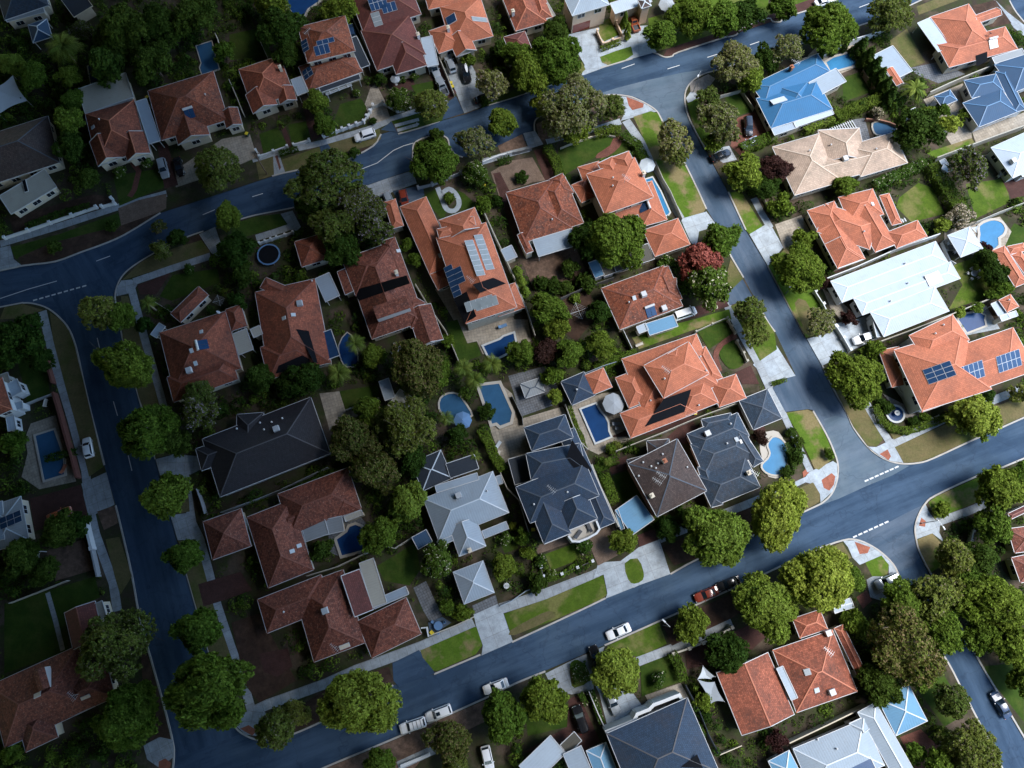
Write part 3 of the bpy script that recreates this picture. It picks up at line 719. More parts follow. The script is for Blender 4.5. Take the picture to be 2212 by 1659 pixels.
# ================================================================ houses
GROUND_CAM = Vector((0, 0, CAMH))
def house(label, wings, roof='tile_orange', ridge='ridge_orange', trim='trim_white', wallm='wall_cream', ez=3.0, pitch=24, items=(), name='house', cat='house', windows=True, group='houses'):
    """wings: (type, three picture points A B C on the eaves, options)"""
    roofs = {}; walls = MB(); ridges = MB(); gut = MB(); wins = []; posts = []; geo = []; extra = []
    first = wings[0]; zz = first[2].get('z', ez) if len(first) > 2 else ez
    c0 = at(sum(p[0] for p in first[1]) / 3, sum(p[1] for p in first[1]) / 3, zz); off = Vector((c0.x, c0.y, 0))
    for wi, wg in enumerate(wings):
        ty, pp = wg[0], wg[1]; op = wg[2] if len(wg) > 2 else {}
        z = op.get('z', ez) + .011 * wi; pt_ = math.tan(R(op.get('pitch', pitch))); mat = op.get('mat', roof)
        a, b, c = (at(*p, z) for p in pp[:3]); u = (b - a); L1 = u.length; u.normalize(); v = Vector((-u.y, u.x, 0))
        L2 = (c - b).dot(v)
        if L2 < 0: v = -v; L2 = -L2
        e = .004 * wi
        def X(x, y, h=0.0, a=a, u=u, v=v, z=z): return a + u * x + v * y + Vector((0, 0, h))
        occ([X(-.1, -.1), X(L1 + .1, -.1), X(L1 + .1, L2 + .1), X(-.1, L2 + .1)])
        geo.append((a, u, v, L1, L2, z, op.get('nowall', False)))
        rf = roofs.setdefault((mat, op.get('part', 'roof'), wi if 'part' in op else 0), MB())
        rc = op.get('ridge', True); rw, rh = (.2, .1)
        def cap(p, q):
            if rc: ridges.bar(p, q, rw, rh)
        x0, x1, y0, y1 = 0, L1, 0, L2
        cs = [X(x0, y0), X(x1, y0), X(x1, y1), X(x0, y1)]
        gab = []
        if ty in 'hp':
            if L1 >= L2:
                h = L2 / 2 * pt_; p, q = X(L2 / 2, L2 / 2, h), X(L1 - L2 / 2, L2 / 2, h)
                rf.slope([cs[0], cs[1], q, p]); rf.slope([cs[2], cs[3], p, q]); rf.slope([cs[3], cs[0], p]); rf.slope([cs[1], cs[2], q])
                prs = [(cs[0], p), (cs[3], p), (cs[1], q), (cs[2], q)]
            else:
                h = L1 / 2 * pt_; p, q = X(L1 / 2, L1 / 2, h), X(L1 / 2, L2 - L1 / 2, h)
                rf.slope([cs[1], cs[2], q, p]); rf.slope([cs[3], cs[0], p, q]); rf.slope([cs[0], cs[1], p]); rf.slope([cs[2], cs[3], q])
                prs = [(cs[0], p), (cs[1], p), (cs[3], q), (cs[2], q)]
            for s_, t_ in prs: cap(s_, t_)
            if (p - q).length > .1: cap(p, q)
        elif ty in 'gvw':
            alongv = ty in 'vw' or L2 > L1
            if alongv:
                h = L1 / 2 * pt_; st = L1 / 2 if ty == 'w' else 0
                p, q = X(L1 / 2, st, h), X(L1 / 2, L2, h)
                rf.slope([cs[1], cs[2], q, p]); rf.slope([cs[3], cs[0], p, q])
                if ty == 'w': rf.slope([cs[0], cs[1], p]); cap(cs[0], p); cap(cs[1], p)
                gab = [(cs[2], cs[3], q, v)] + ([] if ty == 'w' else [(cs[0], cs[1], p, -v)])
            else:
                h = L2 / 2 * pt_; p, q = X(0, L2 / 2, h), X(L1, L2 / 2, h)
                rf.slope([cs[0], cs[1], q, p]); rf.slope([cs[2], cs[3], p, q]); gab = [(cs[1], cs[2], q, u), (cs[3], cs[0], p, -u)]
            cap(p, q)
        else:
            h = (L2 * pt_) if ty == 's' else .12
            rf.slope([cs[0], cs[1], X(x1, y1, h), X(x0, y1, h)])
            for s_, t_ in ((cs[1], X(x1, y1, h)), (X(x1, y1, h), X(x0, y1, h)), (X(x0, y1, h), cs[0])): gut.bar(s_ + Vector((0, 0, -.02)), t_ + Vector((0, 0, -.02)), .12, .2, 0)
        # soffit
        dz = Vector((0, 0, -.05)); gut.poly([p + dz for p in cs])
        if ty not in 'gvw':
            for k in range(4 if ty in 'hp' else 1): gut.bar(cs[k] - Vector((0, 0, .04)), cs[(k + 1) % 4] - Vector((0, 0, .04)), .085, .15)
        else:
            for s_, t_, ap, d in gab:
                gut.bar(s_, ap, .1, .2); gut.bar(t_, ap, .1, .2)
            ee = ((cs[1], cs[2]), (cs[3], cs[0])) if alongv else ((cs[0], cs[1]), (cs[2], cs[3]))
            for s_, t_ in ee: gut.bar(s_ - Vector((0, 0, .04)), t_ - Vector((0, 0, .04)), .085, .15)
            if ty == 'w': gut.bar(cs[0] - Vector((0, 0, .04)), cs[1] - Vector((0, 0, .04)), .15, .17)
        # walls
        if op.get('nowall'):
            for x, y in ((.3, .3), (L1 - .3, .3), (L1 - .3, L2 - .3), (.3, L2 - .3)): posts.append(X(x, y, -.06))
        else:
            i = min(.45, .12 * min(L1, L2)) + e; zb = op.get('zb', GZ - .1)
            w4 = [X(i, i), X(L1 - i, i), X(L1 - i, L2 - i), X(i, L2 - i)]
            for k in range(4):
                s_, t_ = w4[k], w4[(k + 1) % 4]
                walls.poly([(s_.x, s_.y, zb), (t_.x, t_.y, zb), (t_.x, t_.y, z - .05), (s_.x, s_.y, z - .05)])
                d = (t_ - s_); ln = d.length; d.normalize(); nn = Vector((d.y, -d.x, 0))
                if nn.dot((s_ + t_) / 2 - X(L1 / 2, L2 / 2)) < 0: nn = -nn
                if windows and ln > 2.4: wins.append((wi, s_, d, ln, nn, z))
            if op.get('gdoor'):
                s0, s1, zt_, dm_ = op['gdoor']; rzd = math.atan2(u.y, u.x); cc = X(L1 * (s0 + s1) / 2, i - .03); m_ = MB(); wd_ = L1 * (s1 - s0)
                m_.box((cc.x, cc.y, GZ), wd_, .08, zt_, rzd)
                for q_ in range(1, 4): m_.box((cc.x, cc.y, GZ + zt_ * q_ / 4), wd_ * .98, .11, .04, rzd)
                extra.append((m_, dm_))
            for s_, t_, ap, d in gab:
                q = -d * (i * .6); s2, t2, a2 = s_.lerp(t_, .06) + q, s_.lerp(t_, .94) + q, ap + q - Vector((0, 0, .08)); 
                walls.poly([s2, t2, a2])
    root = empty(name, off)
    bvv, bvf = [], []
    for (mat, part, _k), mb in roofs.items():
        mb.build(part, M[mat], root, off); n = len(bvv); bvv += mb.v; bvf += [[k + n for k in f] for f in mb.f]
    wo_ = walls.build('wall', M[wallm], root, off) if walls.f else None
    if ridges.f: ridges.build('ridge_cap', M[ridge], root, off)
    if gut.f: gut.build('gutter', M[trim], root, off)
    if posts:
        for p in posts:
            m_ = MB(); m_.cyl((p.x, p.y, GZ - .1), (p.x, p.y, p.z), .07, n=8); m_.build('post', M[trim], root, off)
    for m_, dm_ in extra: m_.build('garage_door', M[dm_], root, off)
    # windows on walls that look towards the open side
    for wi, s_, d, ln, nn, z in wins:
        mid = s_ + d * ln / 2; vw = GROUND_CAM - Vector((mid.x, mid.y, 0)); hv = Vector((vw.x, vw.y, 0))
        if nn.dot(hv) / vw.z < .16: continue
        cnt = max(1, int(ln / 3.2))
        for k in range(cnt):
            c = s_ + d * ln * (k + .5) / cnt; probe = c + nn * .7
            if any(gi != wi and 0 < (probe - g[0]).dot(g[1]) < g[3] and 0 < (probe - g[0]).dot(g[2]) < g[4] and z <= g[5] + .5 for gi, g in enumerate(geo)): continue
            ww = min(1.7, ln / cnt * .55); wz = z - 1.95; wh = 1.25; ang = math.atan2(d.y, d.x)
            m_ = MB(); q = c + nn * .03 - off; q.z = 0
            for sx in (-1, 1): m_.box(q + d * sx * ww / 2 + Vector((0, 0, wz)), .08, .08, wh, ang)
            for zz_ in (0, wh - .08): m_.box(q + Vector((0, 0, wz + zz_)), ww - .081, .079, .08, ang)
            m_.box(q + Vector((0, 0, wz + .08)), .05, .06, wh - .16, ang)
            f = m_.build('window', M['window_frame'], wo_ and root)
            m2 = MB(); m2.box(q + Vector((0, 0, wz + .081)), ww - .09, .03, wh - .165, ang); m2.build('pane', M['glass'], f)
    tree_ = BVHTree.FromPolygons([Vector(p) for p in bvv], bvf)
    def hit(px):
        d = ray(*px).normalized(); r_ = tree_.ray_cast(GROUND_CAM, d)
        if r_[0] is None: return None
        n = r_[1] if r_[1].z > 0 else -r_[1]; e = Vector((0, 0, 1)).cross(n)
        e = e.normalized() if e.length > .02 else geo[0][1]
        return r_[0], n, e, n.cross(e)
    for it in items:
        k, px = it[0], it[1]
        if k == 'mat':
            cx = (sum(p[0] for p in px) / len(px), sum(p[1] for p in px) / len(px)); h = hit(cx)
            if not h: continue
            p0, n, e, s_ = h; pts = []
            for q in px:
                d = ray(*q).normalized(); t = (p0 + n * .06 - GROUND_CAM).dot(n) / d.dot(n); pts.append(GROUND_CAM + d * t)
            m_ = MB(); m_.poly([p - off for p in pts] if area2(pts) > 0 else [p - off for p in pts][::-1], 0, None)
            if len(it) > 3:                       # ribs of tubing on the mat
                pass
            m_.build('solar_mat', M[it[2] if len(it) > 2 else 'panel_black'], root); continue
        h = hit(px)
        if not h: print('MISS', label[:40], k, px); continue
        p, n, e, s_ = h; p = p - off; rz = math.atan2(geo[0][1].y, geo[0][1].x)
        B = lambda x, y, zz: p + e * x + s_ * y + n * zz
        def pad(m_, x0, x1, y0, y1, z0, z1, mi=0):
            lo = [B(x0, y0, z0), B(x1, y0, z0), B(x1, y1, z0), B(x0, y1, z0)]; hi = [B(x0, y0, z1), B(x1, y0, z1), B(x1, y1, z1), B(x0, y1, z1)]
            m_.poly(hi, mi)
            for q in range(4): m_.poly([lo[q], lo[(q + 1) % 4], hi[(q + 1) % 4], hi[q]], mi)
        if k == 'pv':                             # columns along the eave x rows up the slope
            nx, ny = it[2], it[3]; pm = it[4] if len(it) > 4 else 'panel_blue'; pw, ph = it[5] if len(it) > 5 else (1.0, 1.65); dv = (.06, .06)
            for a_ in range(nx):
                for b_ in range(ny):
                    x0 = (a_ - nx / 2) * pw; y0 = (b_ - ny / 2) * ph; m_ = MB()
                    pad(m_, x0 + .01, x0 + pw - .01, y0 + .01, y0 + ph - .01, .05, .1, 1); pad(m_, x0 + .05, x0 + pw - .05, y0 + .05, y0 + ph - .05, .1, .105, 0)
                    m_.build('solar_panel', [M[pm], M['aluminium']], root)
        elif k == 'sky':
            wd, ln = it[2:4] if len(it) > 3 else (.7, .9); m_ = MB(); pad(m_, -wd / 2, wd / 2, -ln / 2, ln / 2, 0, .16, 1); pad(m_, -wd / 2 + .07, wd / 2 - .07, -ln / 2 + .07, ln / 2 - .07, .16, .175, 0)
            m_.build('skylight', [M[it[4]] if len(it) > 4 else M['cloth_white'], M['trim_white']], root)
        elif k == 'heater':
            m_ = MB(); pad(m_, -1.0, -.03, -.95, .95, .06, .16, 0); pad(m_, .03, 1.0, -.95, .95, .06, .161, 0); hb = m_.build('solar_heater', [M['panel_blue']], root)
            m_ = MB(); m_.cyl(B(-1.05, 1.2, .3), B(1.05, 1.2, .3), .27, n=12); m_.build('tank', M['trim_white'], hb)
        elif k == 'chim':
            m_ = MB(); hh = 1.3; m_.box(p - Vector((0, 0, .7)), .75, .6, .7 + hh, rz); ch = m_.build('chimney', M[it[2] if len(it) > 2 else 'wall_brick'], root)
            m_ = MB(); m_.box(p + Vector((0, 0, hh)), .9, .75, .12, rz); m_.box(p + Vector((0, 0, hh + .121)), .3, .3, .25, rz); m_.build('chimney_cap', M[it[3] if len(it) > 3 else 'trim_cream'], ch)
        elif k == 'ac':
            m_ = MB(); m_.box(p - Vector((0, 0, .3)), 1.0, 1.0, .4, rz); m_.box(p + Vector((0, 0, .1)), 1.15, 1.15, .75, rz, 0, .88); m_.build('roof_cooler', M[it[2] if len(it) > 2 else 'trim_white'], root)
        elif k == 'vent':
            m_ = MB(); m_.cyl(p - Vector((0, 0, .1)), p + Vector((0, 0, .35)), .12, n=8); m_.cyl(p + Vector((0, 0, .35)), p + Vector((0, 0, .5)), .2, .06, n=8); m_.build('roof_vent', M['trim_white'], root)
        elif k == 'ant':
            m_ = MB(); t = p + Vector((0, 0, 2.2)); m_.bar(p, t, .045); ax = Vector((math.cos(rz + .5), math.sin(rz + .5), 0)); ay = Vector((-ax.y, ax.x, 0))
            m_.bar(t - ax, t + ax, .045)
            for q in range(6): c = t + ax * (q * .34 - .85); ln = .62 - .06 * q; m_.bar(c - ay * ln, c + ay * ln, .032)
            m_.build('antenna', M['aluminium'], root)
        elif k == 'dish':
            m_ = MB(); m_.cyl(p, p + Vector((0, 0, .7)), .04, n=6); m_.cyl(p + Vector((0, 0, .7)), p + Vector((.12, .12, .85)), .1, .42, n=12); m_.build('satellite_dish', M['trim_grey'], root)
        elif k == 'dormer':                       # small gabled dormer facing down the slope
            wd = it[2]; dn = Vector((-s_.x, -s_.y, 0)).normalized(); sd_ = Vector((-dn.y, dn.x, 0)); hh = 1.9; dp = 3.6
            f0 = p + dn * .9 + Vector((0, 0, -.15)); m_ = MB(); A_, B_ = f0 - sd_ * wd / 2, f0 + sd_ * wd / 2; zt = Vector((0, 0, hh)); pk = f0 + Vector((0, 0, hh + .4))
            m_.poly([A_, B_, B_ + zt, pk, A_ + zt]); bk = -dn * dp
            m_.poly([A_, A_ + zt, A_ + zt + bk, A_ + bk]); m_.poly([B_, B_ + zt, B_ + zt + bk, B_ + bk]); dm = m_.build('dormer', M['trim_white'], root)
            m_ = MB(); o_ = dn * .04
            m_.slope([A_ + zt + o_ - sd_ * .1, pk + o_, pk + bk, A_ + zt + bk - sd_ * .1]); m_.slope([B_ + zt + o_ + sd_ * .1, pk + o_, pk + bk, B_ + zt + bk + sd_ * .1]); m_.build('dormer_roof', M[roof], dm)
            m_ = MB()
            for q in (-1, 0, 1): m_.box(f0 + dn * .02 + sd_ * q * wd * .22 + Vector((0, 0, .3)), .03, wd * .16, .5, math.atan2(dn.y, dn.x))
            m_.build('dormer_window', M['glass'], dm)
    return tag(root, label, cat, group)

# ================================================================ small things
def umbrella(label, x, y, r, mat='cloth_white', h=2.5, n=8):
    g = at(x, y, h); occ([(g.x + a * 2.6, g.y + b * 2.6) for a, b in ((-1, -1), (1, -1), (1, 1), (-1, 1))]); root = empty('umbrella', (g.x, g.y, GZ)); mb = MB(); top = (0, 0, h)
    rim = [(r * math.cos(2 * math.pi * k / n), r * math.sin(2 * math.pi * k / n), h - .5) for k in range(n)]
    for k in range(n):
        a, b = rim[k], rim[(k + 1) % n]; mb.poly([a, b, top]); mb.poly([b, a, (a[0], a[1], a[2] - .2), (b[0], b[1], b[2] - .2)])
    mb.build('canopy', M[mat], root); mb = MB(); mb.cyl((0, 0, 0), (0, 0, h + .08), .035, n=8); mb.cyl((0, 0, 0), (0, 0, .1), .3, n=12); mb.build('pole', M['aluminium'], root)
    mb = MB()
    for k in range(n): mb.bar((0, 0, h - .06), (rim[k][0], rim[k][1], rim[k][2] - .03), .03)
    mb.build('rib', M['aluminium'], root)
    return tag(root, label, 'umbrella', 'garden umbrellas')
def sail(label, px, zs, mat='cloth_white'):
    c = [at(*p, z) for p, z in zip(px, zs)]; o = sum(c, Vector()) / len(c); o.z = 0; root = empty('shade_sail', o); mb = MB(); n = 8
    m = sum(c, Vector()) / len(c) - o; m.z -= .25
    for k in range(len(c)):
        a, b = c[k] - o, c[(k + 1) % len(c)] - o; prev = a
        for q in range(1, n + 1):
            t = q / n; p = a.lerp(b, t).lerp(m, .13 * math.sin(math.pi * t)); mb.poly([prev, p, m]); mb.poly([p - Vector((0, 0, .02)), prev - Vector((0, 0, .02)), m - Vector((0, 0, .02))]); prev = p
    mb.build('cloth', M[mat], root)
    for a in c:
        mb = MB(); mb.cyl((a.x - o.x, a.y - o.y, GZ - .05), (a.x - o.x, a.y - o.y, a.z + .1), .06, n=8); mb.build('post', M['steel'], root)
    return tag(root, label, 'shade sail', 'shade sails')
def bin_(label, x, y, lid='bin_yellow', rz=0):
    g = at(x, y, 1); root = empty('wheelie_bin', (g.x, g.y, GZ), rz); mb = MB(); mb.box((0, 0, .05), .5, .55, .9, 0, 0, 1.15); mb.build('body', M['bin_green'], root)
    mb = MB(); mb.box((0, 0, .96), .64, .7, .08, 0, 0, .92); mb.bar((-.28, -.38, .95), (.28, -.38, .95), .05); mb.build('lid', M[lid], root)
    for s in (-1, 1):
        mb = MB(); mb.cyl((s * .24, -.27, .1), (s * .3, -.27, .1), .1, n=10); mb.build('wheel', M['rubber'], root)
    return tag(root, label, 'wheelie bin', 'wheelie bins')
def lamp(label, base, top, h=7.0):
    g = at(*base, GZ); t = at(*top, h); d = Vector((t.x - g.x, t.y - g.y, 0)); d = d.normalized() if d.length > .01 else Vector((1, 0, 0)); root = empty('street_lamp', (g.x, g.y, GZ))
    mb = MB(); mb.cyl((0, 0, 0), (0, 0, h), .1, .06, 10); mb.cyl((0, 0, 0), (0, 0, .3), .17, .12, 10); mb.build('pole', M['steel'], root)
    e = d * 1.6 + Vector((0, 0, h + .25)); mb = MB(); mb.bar((0, 0, h - .05), e, .07); mb.build('arm', M['steel'], root)
    mb = MB(); mb.box(e - d * .1 + Vector((0, 0, -.06)), .75, .3, .14, math.atan2(d.y, d.x), 0, .8); mb.build('lamp_head', M['trim_white'], root)
    return tag(root, label, 'street lamp', 'street lamps')
def pole(label, base, h=8.0):
    g = at(*base, GZ); root = empty('power_pole', (g.x, g.y, GZ)); mb = MB(); mb.cyl((0, 0, 0), (0, 0, h), .14, .1, 10); mb.build('post', M['timber'], root)
    mb = MB(); mb.box((0, 0, h - .6), 1.8, .1, .12, .6); mb.build('crossarm', M['timber'], root)
    for s in (-.8, 0, .8):
        mb = MB(); mb.cyl((s * math.cos(.6), s * math.sin(.6), h - .48), (s * math.cos(.6), s * math.sin(.6), h - .3), .05, n=8); mb.build('insulator', M['trim_white'], root)
    return tag(root, label, 'power pole')
def table_set(label, x, y, short, chairs=4, top='cloth_white', r=.6, ch='trim_white', square=False):
    g = at(x, y, .7); occ([(g.x + a * 2.2, g.y + b * 2.2) for a, b in ((-1, -1), (1, -1), (1, 1), (-1, 1))]); root = empty('garden_table', (g.x, g.y, GZ)); mb = MB()
    if square: mb.box((0, 0, .7), r * 2.4, r * 1.5, .05)
    else: mb.cyl((0, 0, .7), (0, 0, .75), r, n=18)
    mb.build('table_top', M[top], root); mb = MB(); mb.cyl((0, 0, 0), (0, 0, .7), .06, n=8); mb.box((0, 0, 0), .6, .08, .04); mb.box((0, 0, .005), .08, .6, .04); mb.build('base', M['steel'], root)
    tag(root, label, 'table', 'garden tables')
    for k in range(chairs):
        t = 2 * math.pi * k / chairs + .5; q = r + .45; garden_chair('garden chair drawn up to the ' + short, g.x + q * math.cos(t), g.y + q * math.sin(t), t + math.pi, ch, short)
    return root
_ch = {}
def garden_chair(label, wx, wy, rz, mat, grp):
    if mat not in _ch:
        mb = MB(); mb.box((0, 0, .42), .5, .5, .05); s = mb.mesh('seat', M[mat]); mb = MB(); mb.box((-.23, 0, .47), .05, .48, .45); b = mb.mesh('backrest', M[mat]); L = []
        for a in (-.2, .2):
            for c in (-.2, .2): mb = MB(); mb.box((a, c, 0), .05, .05, .42); L.append(mb.mesh('leg', M[mat]))
        _ch[mat] = (s, b, L)
    s, b, L = _ch[mat]; root = empty('garden_chair', (wx, wy, GZ), rz); link('seat', s, root); link('backrest', b, root)
    for l in L: link('leg', l, root)
    return tag(root, label, 'chair', 'chairs at the ' + grp)
def lounger(label, x, y, rz, mat='cloth_grey', z=GZ):
    g = at(x, y, z + .3); root = empty('sun_lounger', (g.x, g.y, z), rz); mb = MB(); mb.box((.3, 0, .3), 1.3, .65, .1); mb.build('mattress', M[mat], root)
    mb = MB(); a = [Vector((-.35, -.32, .32)), Vector((-.35, .32, .32)), Vector((-.95, .32, .75)), Vector((-.95, -.32, .75))]; dz = Vector((.05, 0, .08)); mb.poly(a); mb.poly([p + dz for p in a])
    for q in range(4): mb.poly([a[q], a[(q + 1) % 4], a[(q + 1) % 4] + dz, a[q] + dz])
    mb.build('backrest', M[mat], root)
    for sx in (-.3, .9):
        for sy in (-.28, .28): mb = MB(); mb.box((sx, sy, 0), .05, .05, .3); mb.build('leg', M['trim_white'], root)
    return tag(root, label, 'sun lounger', 'sun loungers')
def trampoline(label, x, y, rp):
    g = at(x, y, .9); r = rp * mpp(x, y, .9); occ([(g.x + a * 2.6, g.y + b * 2.6) for a, b in ((-1, -1), (1, -1), (1, 1), (-1, 1))]); root = empty('trampoline', (g.x, g.y, GZ)); mb = MB(); n = 28
    C = lambda q, rr, z: (rr * math.cos(2 * math.pi * q / n), rr * math.sin(2 * math.pi * q / n), z)
    mb.poly([C(q, r * .88, .86) for q in range(n)]); mb.build('mat', M['panel_black'], root); mb = MB()
    for q in range(n):
        mb.poly([C(q, r * .87, .9), C(q, r, .9), C(q + 1, r, .9), C(q + 1, r * .87, .9)][::-1]); mb.poly([C(q, r, .8), C(q + 1, r, .8), C(q + 1, r, .9), C(q, r, .9)])
    mb.build('rim_pad', M['cloth_blue'], root)
    for k in range(6):
        a = C(k * n / 6, r * .95, 0); mb = MB(); mb.cyl(a, (a[0], a[1], .8), .04, n=6); mb.build('leg', M['steel'], root)
    return tag(root, label, 'trampoline')
def clothesline(label, x, y, r=1.9):
    g = at(x, y, 2); root = empty('clothesline', (g.x, g.y, GZ), .35); mb = MB(); mb.cyl((0, 0, 0), (0, 0, 2.0), .04, n=8); mb.build('pole', M['steel'], root); mb = MB()
    for k in range(4): t = k * math.pi / 2; mb.bar((0, 0, 1.95), (r * math.cos(t), r * math.sin(t), 2.15), .06)
    mb.build('arm', M['aluminium'], root); mb = MB()
    for s in (.5, .75, .97):
        for k in range(4): a, b = k * math.pi / 2, (k + 1) * math.pi / 2; mb.bar((r * s * math.cos(a), r * s * math.sin(a), 2.08), (r * s * math.cos(b), r * s * math.sin(b), 2.08), .02)
    mb.build('line', M['aluminium'], root); return tag(root, label, 'clothesline')
def fountain(label, x, y, r=1.5):
    g = at(x, y, .4); root = empty('fountain', (g.x, g.y, GZ)); mb = MB(); n = 24
    C = lambda q, rr, z: (rr * math.cos(2 * math.pi * q / n), rr * math.sin(2 * math.pi * q / n), z)
    for q in range(n):
        mb.poly([C(q, r * .8, .5), C(q, r, .5), C(q + 1, r, .5), C(q + 1, r * .8, .5)][::-1]); mb.poly([C(q, r, 0), C(q + 1, r, 0), C(q + 1, r, .5), C(q, r, .5)]); mb.poly([C(q, r * .8, .1), C(q, r * .8, .5), C(q + 1, r * .8, .5), C(q + 1, r * .8, .1)])
    mb.build('basin', M['coping_white'], root); mb = MB(); mb.poly([C(q, r * .8, .4) for q in range(n)]); mb.build('water', M['water_deep'], root)
    mb = MB(); mb.cyl((0, 0, .1), (0, 0, 1.1), .15, .1, 10); mb.cyl((0, 0, 1.0), (0, 0, 1.2), .1, .55, 14); mb.cyl((0, 0, 1.2), (0, 0, 1.6), .12, .05, 8); mb.build('tier', M['coping_white'], root)
    return tag(root, label, 'fountain')
def pergola(label, px3, h=2.6, slats=14, mat='trim_white'):
    a, b, c = (at(*p, h) for p in px3); u = b - a; L1 = u.length; u.normalize(); v = Vector((-u.y, u.x, 0)); L2 = (c - b).dot(v)
    if L2 < 0: v = -v; L2 = -L2
    o = Vector((a.x, a.y, 0)); root = empty('pergola', o); z = Vector((0, 0, h))
    for y in (.3, L2 - .3): mb = MB(); mb.bar(v * y + z, u * L1 + v * y + z, .12, .2); mb.build('beam', M[mat], root)
    for k in range(slats): mb = MB(); x = L1 * (k + .5) / slats; mb.bar(u * x + z + Vector((0, 0, .18)), u * x + v * L2 + z + Vector((0, 0, .18)), .16, .12); mb.build('rafter', M[mat], root)
    for x in (.3, L1 - .3):
        for y in (.3, L2 - .3): mb = MB(); p = u * x + v * y; mb.box((p.x, p.y, GZ - .05), .14, .14, h - GZ - .05); mb.build('post', M[mat], root)
    return tag(root, label, 'pergola')
def stop_line(label_pts, mat='road_paint', n=7, z=.012):
    a, b = (at(*p, 0) for p in label_pts); d = b - a; rz = math.atan2(d.y, d.x)
    for k in range(n):
        c = a.lerp(b, k / (n - 1)); mb = MB(); mb.box((0, 0, 0), .85, .3, .004, rz); o = mb.build('road_marking', M[mat]); o.location = (c.x, c.y, z); tag(o, kind='structure')
def dash(pxs, wd=.14, z=.016):
    pts = [at(*p, 0) for p in pxs]; L, Rr = ribbon_pts(pts, wd); mb = MB()
    for k in range(len(pts) - 1): mb.poly([(*Rr[k], z), (*Rr[k + 1], z), (*L[k + 1], z), (*L[k], z)])
    return tag(mb.build('road_marking', M['road_paint']), kind='structure')

def ground_cover(regions, n, mat, seed, hmax, name='ground_cover', rr=(.3, .75), q=16, leaf=.16, thr=.0):
    """low planting on the bare soil between paths, lawns and roofs: one uncountable mass"""
    rng = np.random.default_rng(seed)
    def inside(P_, poly):
        x, y = P_[:, 0], P_[:, 1]; r = np.zeros(len(P_), bool); a = poly; b = np.roll(poly, -1, 0)
        for (x1, y1), (x2, y2) in zip(a, b):
            if y1 == y2: continue
            c = ((y1 > y) != (y2 > y)) & (x < (x2 - x1) * (y - y1) / (y2 - y1) + x1); r ^= c
        return r
    pp = []
    for px in regions:
        poly = np.array([at(*p, GZ)[:2] for p in px]); lo, hi = poly.min(0), poly.max(0)
        c = rng.uniform(lo, hi, (int(n * (hi - lo).prod() / 1000), 2)); c = c[inside(c, poly)]
        k = np.sin(c[:, 0] * .31 + seed) * np.sin(c[:, 1] * .27 + 1.3 * seed) + .6 * np.sin(c[:, 0] * .8 + c[:, 1] * .6)
        c = c[k + rng.uniform(-.6, .6, len(c)) > thr]
        for o in OCC:
            m = (c[:, 0] > o[:, 0].min() - 1.3) & (c[:, 0] < o[:, 0].max() + 1.3) & (c[:, 1] > o[:, 1].min() - 1.3) & (c[:, 1] < o[:, 1].max() + 1.3)
            if m.any():
                bad = np.zeros(len(c), bool); e_ = rr[1] * .8
                for dx, dy in ((0, 0), (e_, 0), (-e_, 0), (0, e_), (0, -e_)): bad[m] |= inside(c[m] + np.array([dx, dy]), o)
                c = c[~bad]
        pp.append(c)
    c = np.concatenate(pp); m = len(c); r = rng.uniform(*rr, m)
    d = sphere_pts(m * q, rng).reshape(m, q, 3); d[:, :, 2] = np.abs(d[:, :, 2])
    h = rng.uniform(.35, hmax, m)
    pos = np.zeros((m, q, 3)); pos[:, :, :2] = c[:, None, :] + d[:, :, :2] * r[:, None, None]; pos[:, :, 2] = GZ + d[:, :, 2] * h[:, None]
    v, f = leaf_cloud(pos.reshape(-1, 3), d.reshape(-1, 3), leaf, rng, .6)
    return tag(link(name, np_mesh(name, v, f, M[mat])), kind='stuff')
# ================================================================ SETTING
mb = MB(); S_ = 3000
mb.poly([(-S_, -S_, -.3), (S_, -S_, -.3), (S_, S_, -.3), (-S_, S_, -.3)])
tag(mb.build('ground', M['soil']), kind='structure')
mb = MB(); tri_sheet(mb, [at(*p, 0) for p in P("-400,-300 2700,-500 2900,1950 -350,2150")], -.012, 0, Vector((1, .42, 0)))
tag(mb.build('road', M['asphalt']), kind='structure')
strip('road', 'asphalt', P("-350,690 0,625 110,610 210,578 300,528 420,470 560,415 760,350 900,308 1000,272 1130,232 1300,182 1500,125 1680,65 1850,5 2050,-70 2500,-240"), 15, z=0.0, smo=2, ground=0)
strip('road', 'asphalt', P("150,560 200,660 235,800 285,980 330,1150 360,1280 400,1430 450,1600 480,1750"), 13, z=.004, smo=2, ground=0)
strip('road', 'asphalt', P("330,1745 560,1660 800,1560 1000,1470 1200,1385 1400,1300 1600,1205 1850,1090 2000,1030 2212,945 2600,790"), 13, z=.008, smo=2, ground=0)
strip('road', 'asphalt_lane', P("1440,215 1465,270 1500,340 1560,450 1620,570 1690,720 1750,830 1800,920 1860,1010"), 8.5, z=.004, smo=2, ground=0)
strip('road', 'asphalt', P("1930,1170 1975,1230 2010,1300 2090,1450 2140,1560 2200,1680"), 11, z=.0, smo=2, ground=0)
sheet('road', 'asphalt_pale', P("1290,203 1400,172 1530,148 1495,180 1478,212 1490,268 1430,262 1400,222 1350,203"), 2, z=.012)
sheet('road', 'asphalt_pale', P("1780,905 1835,905 1845,930 1900,990 1965,1006 1872,1050 1770,1092 1808,1040 1812,1000"), 2, z=.014)
sheet('road', 'asphalt_lane', P("1838,1168 1920,1128 2005,1086 1978,1120 1972,1150 1990,1200 1945,1235 1905,1190"), 2, z=.014)
